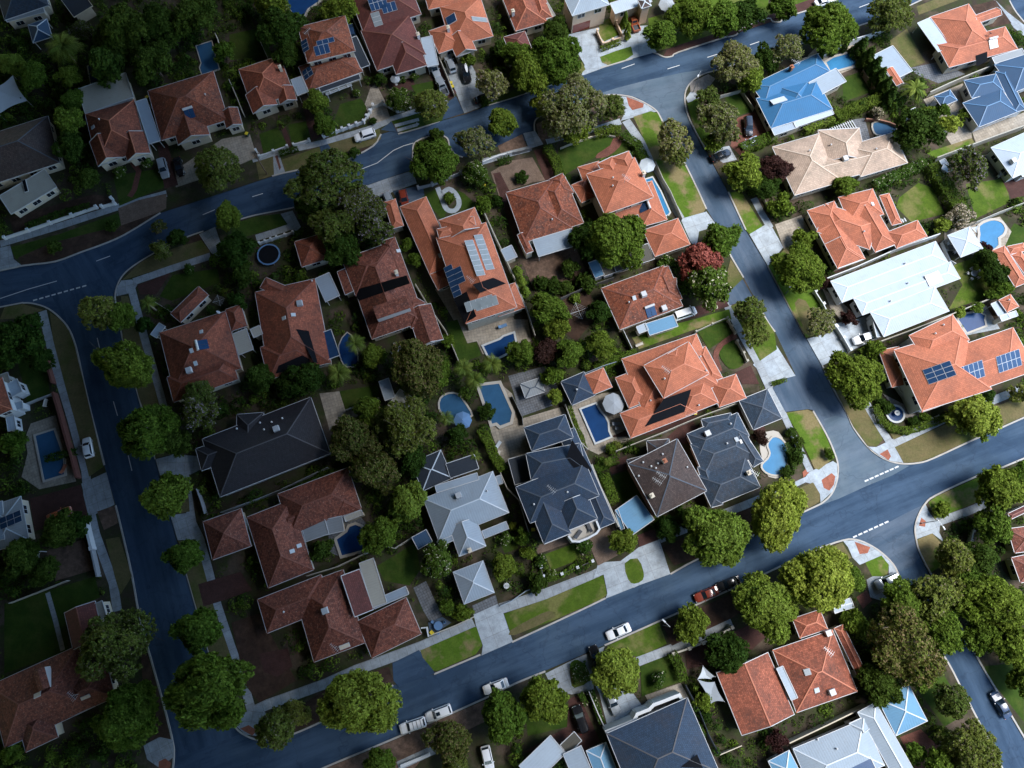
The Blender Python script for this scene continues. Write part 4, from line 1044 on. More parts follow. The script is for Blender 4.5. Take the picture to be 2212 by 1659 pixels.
block('soil', P("-350,655 0,585 50,574 120,565 175,545 220,529 270,507 347,460 440,430 588,381 614,374 678,360 725,342 735,349 748,347 806,316 823,290 843,284 870,287 907,277 950,262 1005,247 1053,228 1106,212 1165,192 1226,172 1253,165 1316,142 1366,127 1410,113 1422,118 1436,124 1452,122 1466,113 1563,82 1572,80 1590,76 1606,60 1659,40 1668,47 1685,48 1698,38 1766,16 1800,3 2000,-75 2500,-260 2500,-700 -350,-700"),
      [P("-350,655 0,585 50,574 120,565 175,545 220,529 270,507 347,460"), P("588,381 614,374 678,360 725,342 735,349 748,347 806,316 823,290"), P("860,290 870,287 907,277 950,262"), P("1053,228 1106,212 1165,192 1226,172 1253,165"), P("1297,147 1316,142 1366,127"), P("1410,113 1422,118 1436,124 1452,122 1466,113 1563,82 1572,80 1590,76 1606,60 1659,40 1668,47 1685,48 1698,38 1766,16 1800,3 2000,-75")])
block('soil', P("2150,-40 2060,-30 1966,12 1880,48 1740,92 1600,137 1545,153 1521,160 1500,172 1484,190 1479,212 1483,240 1496,272 1523,322 1573,415 1611,497 1659,576 1741,730 1776,790 1801,842 1829,892 1844,925 1874,965 1899,985 1924,997 1951,1002 1984,1000 2016,990 2109,947 2212,902 2500,770 2900,600 2500,330 2300,160 2230,70 2195,28 2180,2"),
      [P("2150,-40 2060,-30 1966,12 1880,48 1740,92 1600,137 1545,153 1521,160 1500,172 1484,190 1479,212 1483,240 1496,272 1523,322"), P("1573,415 1611,497"), P("1659,576 1700,653 1741,730"), P("1776,790 1801,842 1829,892 1844,925 1874,965 1899,985 1924,997 1951,1002 1984,1000 2016,990 2109,947 2212,902 2500,770"), P("2300,160 2230,70 2195,28 2180,2")])
block('soil', P("1428,257 1418,240 1400,227 1381,217 1356,208 1316,205 1290,212 1240,225 1188,245 1165,253 1155,264 1155,285 1162,303 1106,308 1060,322 1010,340 985,335 972,318 967,300 950,292 925,296 903,304 893,314 892,330 890,367 840,385 780,405 700,428 620,452 553,465 500,480 440,500 405,512 365,530 327,551 302,566 282,580 268,593 258,608 251,628 250,650 258,690 265,730 285,800 300,857 310,892 336,992 370,1112 388,1190 405,1244 425,1314 455,1420 480,1500 498,1548 510,1572 530,1588 560,1598 600,1594 640,1583 703,1555 780,1516 850,1480 938,1456 1038,1414 1106,1387 1246,1322 1308,1292 1381,1262 1448,1240 1508,1207 1600,1168 1744,1102 1779,1084 1799,1062 1809,1030 1809,1000 1799,970 1784,937 1756,888 1735,850 1719,812 1674,717 1659,697 1641,665 1606,600 1571,540 1548,487 1526,452 1508,412 1481,357 1450,300"),
      [P("1508,412 1481,357 1450,300 1428,257 1418,240 1400,227 1381,217 1356,208 1316,205 1290,212 1240,225 1188,245 1165,253 1155,264 1155,285 1162,303"), P("1000,340 985,335 972,318 967,300 950,292 925,296 903,304 893,314 892,330 890,355"), P("640,447 620,452 553,465 520,474"), P("440,500 405,512 365,530 327,551 302,566 282,580 268,593 258,608 251,628 250,650 258,690 265,730 285,800 300,857 310,892 336,992"), P("388,1190 405,1244 425,1314 455,1420 480,1500 498,1548 510,1572 530,1588 560,1598 600,1594 640,1583 703,1555 780,1516 850,1480"), P("938,1456 1038,1414"), P("1106,1387 1246,1322 1308,1292"), P("1368,1268 1381,1262 1395,1257"), P("1448,1240 1508,1207 1600,1168 1744,1102 1779,1084 1799,1062 1809,1030 1809,1000 1799,970 1784,937 1756,888"), P("1674,717 1659,697 1641,665"), P("1606,600 1571,540 1552,497"), P("1526,452 1508,412")])
block('soil', P("-400,740 10,662 50,655 77,657 105,667 130,687 150,712 165,752 180,820 197,892 217,970 232,1030 250,1092 262,1140 285,1240 305,1345 350,1507 372,1595 376,1630 372,1680 365,1750 300,2100 -400,2100"),
      [P("-400,740 10,662 50,655 77,657 105,667 130,687 150,712 165,752 180,820 197,892 217,970 226,1005"), P("250,1092 262,1140 285,1240 305,1345 350,1507 372,1595 376,1630 372,1680 365,1750")])
block('soil', P("450,1770 600,1702 703,1657 845,1598 968,1544 1050,1507 1116,1475 1236,1424 1306,1394 1423,1342 1581,1272 1659,1236 1759,1189 1821,1167 1849,1166 1876,1176 1904,1194 1929,1219 1941,1242 1960,1290 2000,1355 2049,1434 2074,1482 2130,1590 2180,1690 2300,1900 2300,2300 450,2300"),
      [P("450,1770 600,1702 703,1657 845,1598 968,1544 1050,1507 1116,1475 1178,1450"), P("1306,1394 1423,1342 1581,1272 1659,1236 1759,1189 1821,1167 1849,1166 1876,1176 1904,1194 1929,1219 1941,1242"), P("1965,1300 2000,1355 2049,1434 2074,1482 2130,1590 2180,1690")])
block('soil', P("2600,810 2212,990 2109,1029 2021,1070 1999,1087 1984,1112 1976,1140 1979,1167 1986,1192 2009,1237 2060,1325 2116,1430 2154,1494 2189,1554 2240,1640 2400,1900 2900,1900 2900,800"),
      [P("2600,810 2212,990 2109,1029 2021,1070 1999,1087 1984,1112 1976,1140 1979,1167 1986,1192 2009,1237 2060,1325 2116,1430 2154,1494 2189,1554 2240,1640")])
sh, st = sheet, strip
# ---- north side
st('footpath', 'concrete', P("0,527 130,488 255,447 360,418"), 1.6)
sh('verge', 'lawn_deep', P("20,535 130,505 255,460 262,487 150,517 75,545 35,560"))
sh('garden_bed', 'mulch', P("47,572 40,556 110,525 200,502 262,487 345,457 270,505 220,527 120,562 60,573"))
sh('driveway', 'brick_tan', P("255,450 300,432 360,418 359,450 345,458 262,487"))
sh('driveway', 'concrete', P("-60,560 -20,540 22,530 30,560 48,574 0,585 -60,598"))
st('footpath', 'concrete', P("545,345 590,332 703,307 803,277 845,258 893,243 968,222"), 1.5)
sh('verge', 'dry_grass', P("553,350 592,337 600,375 588,380 560,388"))
sh('verge', 'dry_grass', P("608,345 690,318 708,345 678,359 614,373"))
sh('driveway', 'concrete', P("590,337 603,333 616,372 592,378"))
sh('path', 'brick_red', P("594,337 599,335 607,362 604,368"))
sh('driveway', 'asphalt', P("690,316 708,311 726,338 720,344 700,352"))
sh('verge', 'dry_grass', P("708,311 770,293 820,278 823,300 808,312 725,335"))
sh('garden_bed', 'mulch', P("727,338 808,313 806,316 748,346 735,348"))
sh('driveway', 'brick_dark', P("650,222 664,225 700,292 674,305"))
sh('driveway', 'paving_beige', P("788,225 800,190 812,180 830,215 843,255 804,268"))
sh('driveway', 'asphalt', P("823,280 845,262 858,285 843,284"))
sh('verge', 'lawn_deep', P("845,262 895,247 955,230 967,256 950,262 870,286"))
for s_ in ("853,272 905,258", "858,282 900,270 903,266"): st('path', 'concrete', P(s_), .8)
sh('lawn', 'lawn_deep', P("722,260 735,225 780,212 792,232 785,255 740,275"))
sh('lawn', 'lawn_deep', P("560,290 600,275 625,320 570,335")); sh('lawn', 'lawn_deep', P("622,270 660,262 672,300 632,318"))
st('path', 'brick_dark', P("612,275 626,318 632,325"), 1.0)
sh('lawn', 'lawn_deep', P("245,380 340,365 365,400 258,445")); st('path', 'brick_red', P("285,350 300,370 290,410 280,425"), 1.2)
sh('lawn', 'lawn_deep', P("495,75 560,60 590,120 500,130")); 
sh('driveway', 'paving_beige', P("420,340 480,300 540,290 555,340 480,372 380,405 375,370"))
sh('driveway', 'brick_dark', P("340,315 362,310 385,400 355,408"))
sh('garden_bed', 'mulch', P("20,470 200,420 245,425 240,445 30,505"))
sh('driveway', 'concrete', P("955,150 1012,128 1035,170 1053,226 1003,245 985,200"))
sh('driveway', 'brick_dark', P("912,130 944,120 986,200 975,215 940,190"))
sh('driveway', 'brick_dark', P("835,178 890,168 900,190 850,205"))
sh('lawn', 'lawn_deep', P("888,185 935,175 942,200 900,205"))
sh('driveway', 'asphalt', P("968,220 985,208 1003,244 955,260"))
sh('verge', 'lawn_deep', P("1053,215 1130,188 1180,172 1226,160 1226,171 1106,211 1053,227"))
sh('driveway', 'concrete_pale', P("1225,75 1290,60 1400,55 1406,88 1418,112 1364,127 1316,142 1256,164 1263,140 1250,118"))
sh('verge', 'verge_grass', P("1296,123 1330,110 1363,100 1368,118 1350,130 1316,142 1300,135"))
sh('verge', 'lawn', P("1185,155 1256,132 1265,150 1250,164 1200,178"))
sh('lawn', 'lawn', P("1296,45 1315,40 1338,75 1305,90 1293,75"))
sh('verge', 'lawn', P("1404,88 1500,62 1659,18 1800,-30 1800,3 1659,36 1560,70 1466,98 1440,105 1418,112"))
sh('lawn', 'lawn', P("1400,40 1660,-40 1660,20 1406,85"))
sh('verge', 'brick_dark', P("1440,108 1466,97 1560,68 1640,42 1690,20 1760,-5 1800,-20 1800,0 1700,36 1563,81 1466,112 1450,120 1432,122"))
# ---- centre block
sh('footpath', 'concrete_pale', P("1316,207 1356,209 1381,218 1400,228 1418,241 1371,253 1341,261 1350,243 1336,215"))
sh('footpath', 'tactile_red', P("1353,209 1375,217 1391,224 1389,232 1366,238 1358,228"))
st('footpath', 'concrete', P("1341,262 1306,273 1224,293 1180,306"), 1.5)
st('footpath', 'concrete', P("1352,260 1388,312 1431,385 1461,452 1473,472"), 1.9)
sh('verge', 'verge_grass', P("1368,252 1406,240 1421,245 1448,300 1480,360 1507,412 1525,450 1520,458 1480,472 1446,415 1400,320"))
sh('driveway', 'concrete_pale', P("1470,473 1526,457 1549,488 1510,500 1505,532 1493,525"))
sh('verge', 'leaf_litter', P("1158,268 1230,232 1312,207 1336,216 1345,250 1300,268 1185,300 1165,303"))
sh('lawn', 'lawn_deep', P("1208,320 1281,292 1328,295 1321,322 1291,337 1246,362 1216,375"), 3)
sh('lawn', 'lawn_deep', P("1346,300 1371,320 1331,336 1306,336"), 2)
sh('path', 'brick_red', P("1326,296 1346,296 1338,318 1313,338 1288,342 1291,332 1318,314"), 2)
sh('driveway', 'brick_dark', P("1153,325 1174,320 1210,390 1178,392"))
sh('driveway', 'brick_tan', P("1060,372 1100,348 1150,340 1178,390 1150,394 1106,410 1080,430"))
sh('driveway', 'leaf_litter', P("1075,315 1128,290 1140,322 1085,338"))
sh('driveway', 'concrete', P("1130,288 1156,283 1174,312 1142,322"))
st('footpath', 'concrete', P("1042,350 1106,331 1143,322"), 1.4)
sh('driveway', 'concrete', P("778,406 835,386 892,368 900,396 850,414 812,428"))
sh('driveway', 'asphalt_lane', P("848,412 913,400 918,427 863,443"))
sh('driveway', 'brick_dark', P("1065,375 1080,372 1135,480 1128,560 1095,470"))
sh('lawn', 'lawn_deep', P("912,425 945,405 970,450 955,475")); sh('lawn', 'lawn_deep', P("985,410 1003,418 1035,448 995,455"))
st('path', 'concrete_pale', P("945,405 955,430 965,452 982,455 992,440 985,420 970,408 955,418"), 1.1, smo=3)
sh('terrace', 'paving_beige', P("940,625 975,683 1008,742 1030,737 1043,765 1110,765 1148,735 1140,690 1110,690 1090,600"))
sh('lawn', 'lawn_deep', P("963,697 988,690 1010,742 1030,740 1040,768 993,785"))
sh('verge', 'dry_grass', P("302,568 327,553 400,528 435,519 455,545 375,572 283,600 264,605"))
sh('garden_bed', 'mulch', P("390,522 430,506 437,518 405,528"))
sh('driveway', 'concrete', P("430,506 465,490 480,535 476,556 457,547"))
st('footpath', 'concrete', P("288,609 375,579 455,553"), 1.6); st('footpath', 'concrete', P("553,514 592,502 632,488"), 1.5)
sh('driveway', 'concrete', P("606,462 632,455 650,490 640,500 625,490"))
sh('verge', 'lawn_deep', P("500,485 553,468 604,462 620,485 553,505 500,520"))
sh('footpath', 'concrete', P("251,625 262,606 285,604 297,615 287,632 252,640"))
sh('path', 'brick_dark', P("297,616 370,588 338,636 302,636"))
sh('lawn', 'lawn_deep', P("345,640 372,595 470,580 475,610 370,650"))
st('footpath', 'concrete', P("283,620 300,685 316,745 340,830 352,875 376,970 400,1030 415,1130 432,1165 450,1230 470,1310 500,1400 525,1470 545,1540"), 1.6)
sh('verge', 'dry_grass', P("262,640 277,640 294,700 333,832 368,960 376,980 336,990 308,880 300,857 265,730"))
sh('verge', 'dry_grass', P("345,1025 405,1035 410,1105 368,1112"))
sh('verge', 'dry_grass', P("385,1168 424,1168 462,1310 518,1472 512,1540 498,1546 455,1420 405,1244"))
sh('driveway', 'concrete', P("336,992 376,982 425,985 432,1015 412,1025 346,1027")); sh('driveway', 'concrete', P("368,1113 408,1108 425,1165 384,1167"))
sh('driveway', 'brick_dark', P("428,1262 520,1235 545,1275 483,1297 440,1310"))
sh('lawn', 'mulch', P("500,1345 560,1325 640,1470 560,1518 530,1480")); sh('terrace', 'brick_dark', P("560,1412 622,1400 632,1440 600,1462 570,1452"), 1)
st('footpath', 'concrete', P("548,1536 578,1522 640,1500 703,1477 770,1447 818,1430 908,1397 993,1360 1023,1344"), 1.8)
st('footpath', 'concrete', P("1080,1315 1106,1307 1181,1282 1281,1244 1293,1238"), 1.9)
sh('footpath', 'concrete', P("502,1560 530,1538 562,1533 600,1552 580,1592 530,1587"))
sh('footpath', 'tactile_red', P("519,1574 537,1566 556,1578 545,1589"))
sh('verge', 'mulch', P("600,1560 640,1530 700,1492 790,1455 840,1440 850,1470 780,1512 703,1552 620,1585"))
sh('driveway', 'asphalt', P("848,1432 905,1404 940,1454 862,1484 850,1470"))
sh('verge', 'verge_grass', P("908,1405 1025,1354 1032,1356 1042,1394 1028,1413 945,1449 936,1448 913,1420"))
sh('driveway', 'concrete_pale', P("1023,1327 1075,1304 1087,1324 1108,1386 1040,1416 1043,1394 1028,1350"))
sh('verge', 'lawn', P("1088,1326 1181,1294 1303,1242 1311,1284 1300,1294 1200,1338 1110,1372 1100,1360"))
sh('verge', 'dry_grass', P("1102,1362 1150,1335 1185,1320 1200,1332 1112,1372"), 2)
sh('driveway', 'concrete_pale', P("1281,1250 1293,1215 1340,1212 1380,1182 1424,1165 1448,1240 1381,1264 1308,1293 1312,1282 1304,1241"))
sh('verge', 'lawn', P("1349,1217 1377,1206 1390,1235 1388,1253 1370,1261 1357,1252"), 2)
sh('verge', 'mulch', P("1432,1182 1490,1155 1600,1105 1690,1065 1740,1090 1744,1100 1600,1166 1508,1205 1456,1222"))
st('footpath', 'concrete', P("1424,1165 1480,1143 1600,1095 1700,1055"), 1.5)
sh('driveway', 'brick_tan', P("1266,1160 1326,1132 1334,1200 1292,1222")); sh('driveway', 'brick_dark', P("1376,1157 1416,1140 1424,1165 1381,1182"))
sh('terrace', 'brick_tan', P("1155,1180 1225,1158 1232,1172 1162,1197"))
sh('lawn', 'lawn', P("1177,1197 1246,1172 1256,1207 1191,1232"))
sh('footpath', 'concrete_pale', P("1747,1020 1799,996 1808,1002 1808,1030 1798,1062 1772,1086 1771,1067 1759,1047 1740,1042 1702,1060 1697,1050 1740,1030"))
sh('footpath', 'tactile_red', P("1774,1037 1796,1022 1804,1029 1801,1047 1791,1060 1779,1054"))
sh('footpath', 'tactile_red', P("1733,1020 1744,1010 1747,1022 1735,1032"))
sh('verge', 'verge_grass', P("1696,892 1744,885 1755,890 1779,932 1803,988 1769,1015 1759,1012 1724,937"))
st('footpath', 'concrete', P("1662,838 1692,895 1722,960 1750,1018"), 1.3)
sh('verge', 'dry_grass', P("1719,1057 1756,1042 1771,1067 1770,1084 1744,1099"), 1)
sh('driveway', 'asphalt_lane', P("1668,838 1720,806 1757,886 1745,884 1696,890"))
sh('driveway', 'concrete_pale', P("1626,788 1674,742 1718,812 1665,826"))
st('footpath', 'concrete', P("1568,655 1606,730 1638,785 1662,838"), 1.6)
sh('verge', 'lawn', P("1578,662 1606,650 1640,668 1672,717 1678,755 1641,780 1596,695"))
sh('driveway', 'asphalt_lane', P("1568,637 1603,602 1640,667 1606,650 1576,660"))
sh('verge', 'dry_grass', P("1578,560 1605,602 1572,634 1570,590"))
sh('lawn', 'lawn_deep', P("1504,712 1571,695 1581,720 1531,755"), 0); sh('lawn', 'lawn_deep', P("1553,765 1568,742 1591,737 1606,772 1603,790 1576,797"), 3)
sh('path', 'brick_red', P("1581,722 1591,730 1563,747 1551,772 1560,800 1548,800 1540,770 1550,745"), 2)
sh('driveway', 'brick_dark', P("1588,805 1621,790 1640,830 1603,830"))
sh('driveway', 'brick_dark', P("1460,672 1567,648 1575,662 1480,692")); sh('lawn', 'verge_grass', P("1365,730 1440,705 1500,690 1575,668 1580,690 1500,712 1380,755"))
sh('terrace', 'paving_beige', P("1226,877 1300,850 1338,845 1365,947 1293,982 1264,968")); sh('terrace', 'brick_dark', P("1316,945 1440,890 1510,870 1520,885 1480,920 1400,940"))
sh('lawn', 'lawn_deep', P("1322,1028 1368,1012 1388,1077 1346,1094")); sh('terrace', 'brick_dark', P("1310,1000 1354,985 1360,1012 1322,1025"))
sh('terrace', 'brick_dark', P("1440,945 1490,900 1515,935 1480,960")); sh('terrace', 'brick_dark', P("1590,880 1640,900 1655,930 1625,930")); 
sh('terrace', 'coping', P("1640,945 1670,930 1690,945 1700,1000 1690,1030 1660,1030 1648,1000"), 2)
sh('terrace', 'paving_beige', P("1036,835 1078,826 1106,850 1125,905 1215,878 1224,892 1131,925 1147,978 1106,992 1085,1002 1060,930"))
sh('terrace', 'paving_grey', P("1098,812 1178,790 1222,866 1125,900"))
sh('lawn', 'lawn_deep', P("733,845 815,832 820,857 745,885")); sh('terrace', 'paving_beige', P("690,850 733,845 746,886 818,862 820,875 755,905 712,930"))
sh('lawn', 'lawn_deep', P("815,1222 898,1172 908,1230 885,1265 830,1255"))
sh('garden_bed', 'leaf_litter', P("1128,565 1243,532 1268,590 1266,605 1158,640"), 1)
sh('garden_bed', 'mulch', P("1210,640 1276,628 1283,690 1245,738 1222,720"))
sh('terrace', 'paving_grey', P("708,1130 770,1105 790,1130 750,1205 712,1195")); sh('terrace', 'paving_grey', P("893,1270 920,1255 955,1330 930,1345 915,1320"))
sh('terrace', 'asphalt_lane', P("925,1345 955,1332 975,1345 930,1375")); sh('lawn', 'lawn_deep', P("1078,1165 1110,1150 1120,1185 1090,1195"))
sh('driveway', 'paving_grey', P("1020,1308 1070,1285 1076,1304 1025,1327"))
# ---- east block
sh('lawn', 'lawn_deep', P("1819,170 1864,152 1894,195 1822,220")); sh('lawn', 'lawn_deep', P("1563,207 1603,195 1628,240 1593,250"))
sh('driveway', 'brick_red', P("1592,255 1631,240 1662,300 1601,338 1578,315"))
sh('driveway', 'concrete', P("1540,322 1575,315 1592,345 1562,352 1545,340")); sh('garden_bed', 'gravel', P("1490,180 1530,160 1545,170 1520,205 1492,200"), 1)
sh('footpath', 'concrete_pale', P("1482,212 1492,198 1520,205 1500,217 1486,222")); sh('verge', 'verge_grass', P("1485,225 1505,212 1520,235 1540,300 1525,322 1498,272"))
sh('verge', 'verge_grass', P("1575,417 1600,412 1655,500 1620,505 1611,497")); st('footpath', 'concrete_pale', P("1628,428 1645,460 1664,492"), 1.5)
sh('driveway', 'concrete_pale', P("1619,506 1662,480 1692,534 1659,575")); sh('driveway', 'paving_beige', P("1674,485 1731,465 1754,508 1709,530 1694,540"))
sh('lawn', 'lawn', P("1936,447 1942,427 1984,395 2014,405 2041,462 1969,480"), 1); sh('lawn', 'lawn', P("2099,442 2086,397 2174,385 2181,437 2109,472"))
sh('lawn', 'lawn_deep', P("2166,520 2191,482 2230,500 2230,540 2182,550")); sh('lawn', 'lawn', P("2054,575 2114,553 2186,627 2049,669 2079,615"))
sh('driveway', 'concrete_pale', P("1743,732 1789,720 1800,700 1850,690 1877,678 1908,727 1839,757 1776,790")); sh('terrace', 'paving_beige', P("1776,622 1820,655 1850,680 1815,690 1794,665"))
sh('verge', 'verge_grass', P("1660,575 1700,532 1730,560 1762,625 1790,715 1741,730")); sh('verge', 'dry_grass', P("1716,655 1740,650 1765,705 1745,725"), 2)
sh('verge', 'dry_grass', P("1780,795 1805,795 1873,882 1907,950 1892,965 1874,963 1844,922"))
st('footpath', 'concrete', P("1860,850 1879,887 1905,930 1921,955"), 1.5); st('footpath', 'concrete', P("1920,962 2034,908 2120,875 2212,838"), 1.6)
sh('footpath', 'concrete_pale', P("1874,965 1892,966 1921,952 1932,965 1951,1000 1924,996 1899,984")); sh('footpath', 'tactile_red', P("1899,981 1917,971 1924,986 1919,994"))
sh('verge', 'dry_grass', P("1932,966 2034,920 2212,855 2212,899 2109,944 2016,987 1984,998 1952,1000")); sh('verge', 'dry_grass', P("1905,905 1935,935 1975,930 1930,950"))
sh('verge', 'dry_grass', P("1980,14 2068,-20 2070,0 1985,32")); sh('lawn', 'dry_grass', P("1919,90 1959,62 1999,135 1962,148")); sh('terrace', 'paving_grey', P("1966,147 2030,133 2085,160 2027,180 1982,162"))
sh('terrace', 'paving_beige', P("1995,215 2080,180 2095,260 2100,300 2060,320 2020,260")); sh('lawn', 'verge_grass', P("2000,330 2099,298 2108,313 2024,344"))
sh('driveway', 'paving_beige', P("2100,285 2260,225 2270,255 2110,315")); sh('terrace', 'concrete', P("2140,-10 2175,25 2220,60 2240,100 2190,60")); sh('terrace', 'mulch', P("2090,15 2150,0 2185,50 2140,60"))
sh('terrace', 'paving_beige', P("2100,480 2160,468 2185,500 2165,545 2130,555 2040,540 2040,500")); sh('terrace', 'concrete', P("2075,680 2130,660 2160,710 2085,725"))
sh('terrace', 'paving_beige', P("1770,95 1850,72 1862,140 1815,160 1745,120")); sh('terrace', 'gravel', P("1905,850 1950,900 1995,915 1985,890 1945,870"), 1); sh('terrace', 'brick_dark', P("1775,535 1800,590 1830,585 1800,540"))
sh('terrace', 'paving_grey', P("1842,258 1868,255 1880,300 1862,305")); sh('terrace', 'brick_dark', P("2165,390 2212,380 2220,420 2185,430"))
# ---- south side
sh('verge', 'leaf_litter', P("705,1659 850,1600 968,1547 1050,1512 1045,1560 930,1615 880,1680")); st('footpath', 'concrete', P("860,1655 925,1625 940,1618"), 1.5)
sh('driveway', 'concrete', P("1178,1455 1236,1426 1306,1396 1295,1435 1278,1440 1283,1490 1235,1500 1195,1490"))
sh('driveway', 'concrete_pale', P("1281,1470 1310,1490 1355,1480 1395,1535 1312,1568 1295,1500")); sh('verge', 'lawn', P("1231,1437 1241,1426 1256,1430 1278,1466 1241,1486 1233,1470"), 2)
sh('verge', 'lawn', P("1310,1396 1423,1344 1440,1390 1381,1420 1345,1410")); sh('lawn', 'lawn_deep', P("1383,1440 1450,1408 1470,1472 1386,1505"))
st('footpath', 'concrete', P("1376,1430 1449,1402 1581,1345"), 1.6); sh('verge', 'mulch', P("1431,1350 1575,1284 1660,1250 1660,1280 1581,1335 1451,1395"))
sh('driveway', 'brick_dark', P("1228,1510 1250,1500 1296,1600 1260,1625 1130,1625 1225,1570")); sh('terrace', 'paving_beige', P("1393,1502 1470,1475 1495,1522 1420,1550"))
sh('terrace', 'brick_dark', P("1480,1408 1618,1350 1660,1370 1606,1420 1485,1445")); sh('lawn', 'lawn_deep', P("1135,1540 1228,1520 1225,1570 1140,1590"))
sh('footpath', 'concrete_pale', P("1821,1168 1849,1167 1876,1177 1904,1195 1929,1220 1941,1243 1920,1245 1920,1220 1904,1200 1872,1214 1857,1220 1842,1205 1832,1182"))
sh('footpath', 'tactile_red', P("1846,1170 1880,1182 1874,1195 1857,1197")); sh('verge', 'dry_grass', P("1747,1197 1819,1172 1839,1205 1809,1220 1760,1225")); sh('verge', 'verge_grass', P("1869,1215 1904,1200 1920,1220 1916,1245 1884,1245"), 1)
sh('driveway', 'concrete', P("1872,1252 1885,1245 1940,1245 1950,1270 1905,1298 1880,1290")); sh('driveway', 'brick_red', P("1850,1290 1872,1275 1884,1297 1864,1315")); sh('driveway', 'brick_red', P("1944,1592 1989,1575 2050,1635 1990,1665 1976,1660"))
sh('verge', 'verge_grass', P("2006,1085 2021,1073 2116,1030 2122,1080 2019,1122")); st('footpath', 'concrete', P("2025,1128 2090,1105 2130,1088"), 1.5)
sh('footpath', 'concrete_pale', P("1984,1113 1999,1088 2008,1108 2019,1122 2031,1128 2029,1150 2040,1172 2014,1152 1979,1165 1977,1140")); sh('footpath', 'tactile_red', P("1990,1118 2000,1126 1998,1138 1985,1136"))
sh('verge', 'verge_grass', P("1981,1166 2014,1152 2060,1205 2010,1237 1988,1194")); sh('lawn', 'lawn_deep', P("2120,1440 2212,1430 2212,1560 2160,1494")); sh('lawn', 'lawn_deep', P("1975,1480 2040,1460 2090,1540 2040,1570"))
# ---- west block
st('footpath', 'concrete', P("92,672 105,730 132,830 155,905 185,1015 192,1090 207,1155 225,1205 245,1260 254,1320"), 1.7)
sh('verge', 'dry_grass', P("108,675 130,690 150,715 163,755 180,822 215,970 224,1008 193,1030 165,920 140,830 115,735"))
sh('driveway', 'concrete', P("176,1045 230,1020 248,1090 194,1117")); sh('driveway', 'brick_dark', P("65,1077 175,1047 192,1117 75,1147")); sh('verge', 'leaf_litter', P("210,1105 248,1092 255,1130 225,1145"), 1)
sh('verge', 'dry_grass', P("228,1165 258,1160 285,1245 260,1285 248,1245")); sh('verge', 'mulch', P("300,1345 315,1400 370,1600 330,1640 310,1500")); sh('footpath', 'concrete', P("310,1610 345,1592 374,1598 375,1635 345,1659 318,1640"))
sh('footpath', 'tactile_red', P("343,1645 357,1638 370,1648 365,1670 343,1670")); sh('terrace', 'paving_beige', P("67,915 120,897 140,960 165,1040 85,1057 47,1030 60,980 55,945"))
sh('lawn', 'lawn_deep', P("10,1305 205,1245 217,1290 140,1325 150,1405 10,1455")); st('path', 'concrete', P("103,1280 120,1340 136,1405"), .9)
sh('path', 'brick_dark', P("35,702 85,688 95,728")); sh('verge', 'dry_grass', P("10,664 50,657 95,670 35,688 0,690")); sh('lawn', 'lawn_deep', P("35,765 95,750 108,850 60,870")); sh('garden_bed', 'leaf_litter', P("100,1190 180,1165 205,1230 120,1255"))
# ---- markings
for a in ("0,645 60,625 123,607", "208,564 238,553", "438,464 464,453", "545,425 568,418", "764,372 815,352 850,325 872,315 893,309", "1343,148 1371,138", "1440,120?1442,149 1468,141", "1528,124 1550,117", "1620,97 1640,90", "1856,16 1880,7"):
    dash(P(a.split('?')[-1]), .16)
for a in ("245,867 254,898", "277,984 285,1017", "210,730 220,772"): dash(P(a), .16)
stop_line(P("76,648 182,618"), n=9); stop_line(P("1872,1038 1937,1009"), n=7); stop_line(P("1847,1159 1915,1128"), n=7)
# ================================================================ HOUSES
NW = {'nowall': True}
def fl(mat, **k): return dict(mat=mat, part=k.pop('part', 'porch_roof'), ridge=False, **k)
def cp(mat, **k): return dict(mat=mat, nowall=True, part=k.pop('part', 'carport_roof'), ridge=False, **k)
# ---- north of the top road
house("slate-roofed house at the picture's left edge with a flat white porch roof in front",
  [('h', Q(0,0,"520,1405 415,1000 -250,1170")), ('f', Q(0,0,"490,1615 385,1460 -80,1580"), fl('metal_cream', z=2.8))], roof='tile_brown', ridge='ridge_grey', items=[('sky', (55,402), 3.0, .8, 'panel_black')])
house("red hip-roofed house with two front gables and a grey metal roof at its back",
  [('h', Q(0,0,"840,1425 735,985 1165,880")), ('v', Q(0,0,"850,1440 1055,1360 1000,1140"), dict(pitch=30)), ('v', Q(0,0,"1100,1395 1305,1325 1250,1130"), dict(pitch=30)),
   ('f', Q(0,0,"735,985 670,770 1095,655"), fl('metal_cream', part='rear_roof')), ('f', Q(0,0,"1385,1215 1265,850 1170,875"), cp('metal_pale'))], roof='tile_orange_old', items=[('sky', Q(0,0,"805,1100")[0]), ('vent', Q(0,0,"860,1035")[0])])
house("weathered red house with a black solar mat on its right slope",
  [('h', Q(0,0,"1395,1215 1275,785 1850,630")), ('v', Q(0,0,"1540,1255 1815,1165 1750,960")), ('v', Q(0,0,"1955,1115 2095,1075 2040,930"))], roof='tile_rust', ridge='ridge_red',
  items=[('heater', Q(0,0,"1640,985")[0]), ('mat', Q(0,0,"1815,745 1925,665 1990,760 2060,1060 1900,990"), 'panel_black'), ('vent', Q(0,0,"1775,820")[0])])
house("small red house with a rounded front gable between two long driveways",
  [('h', Q(1,0,"330,810 205,480 -152,600")), ('v', Q(1,0,"-25,985 190,905 130,740")), ('v', Q(1,0,"205,905 355,865 310,740")), ('f', Q(1,0,"300,690 395,655 445,800"), cp('metal_pale'))], roof='tile_orange_old', items=[('chim', Q(1,0,"220,610")[0], 'wall_cream')])
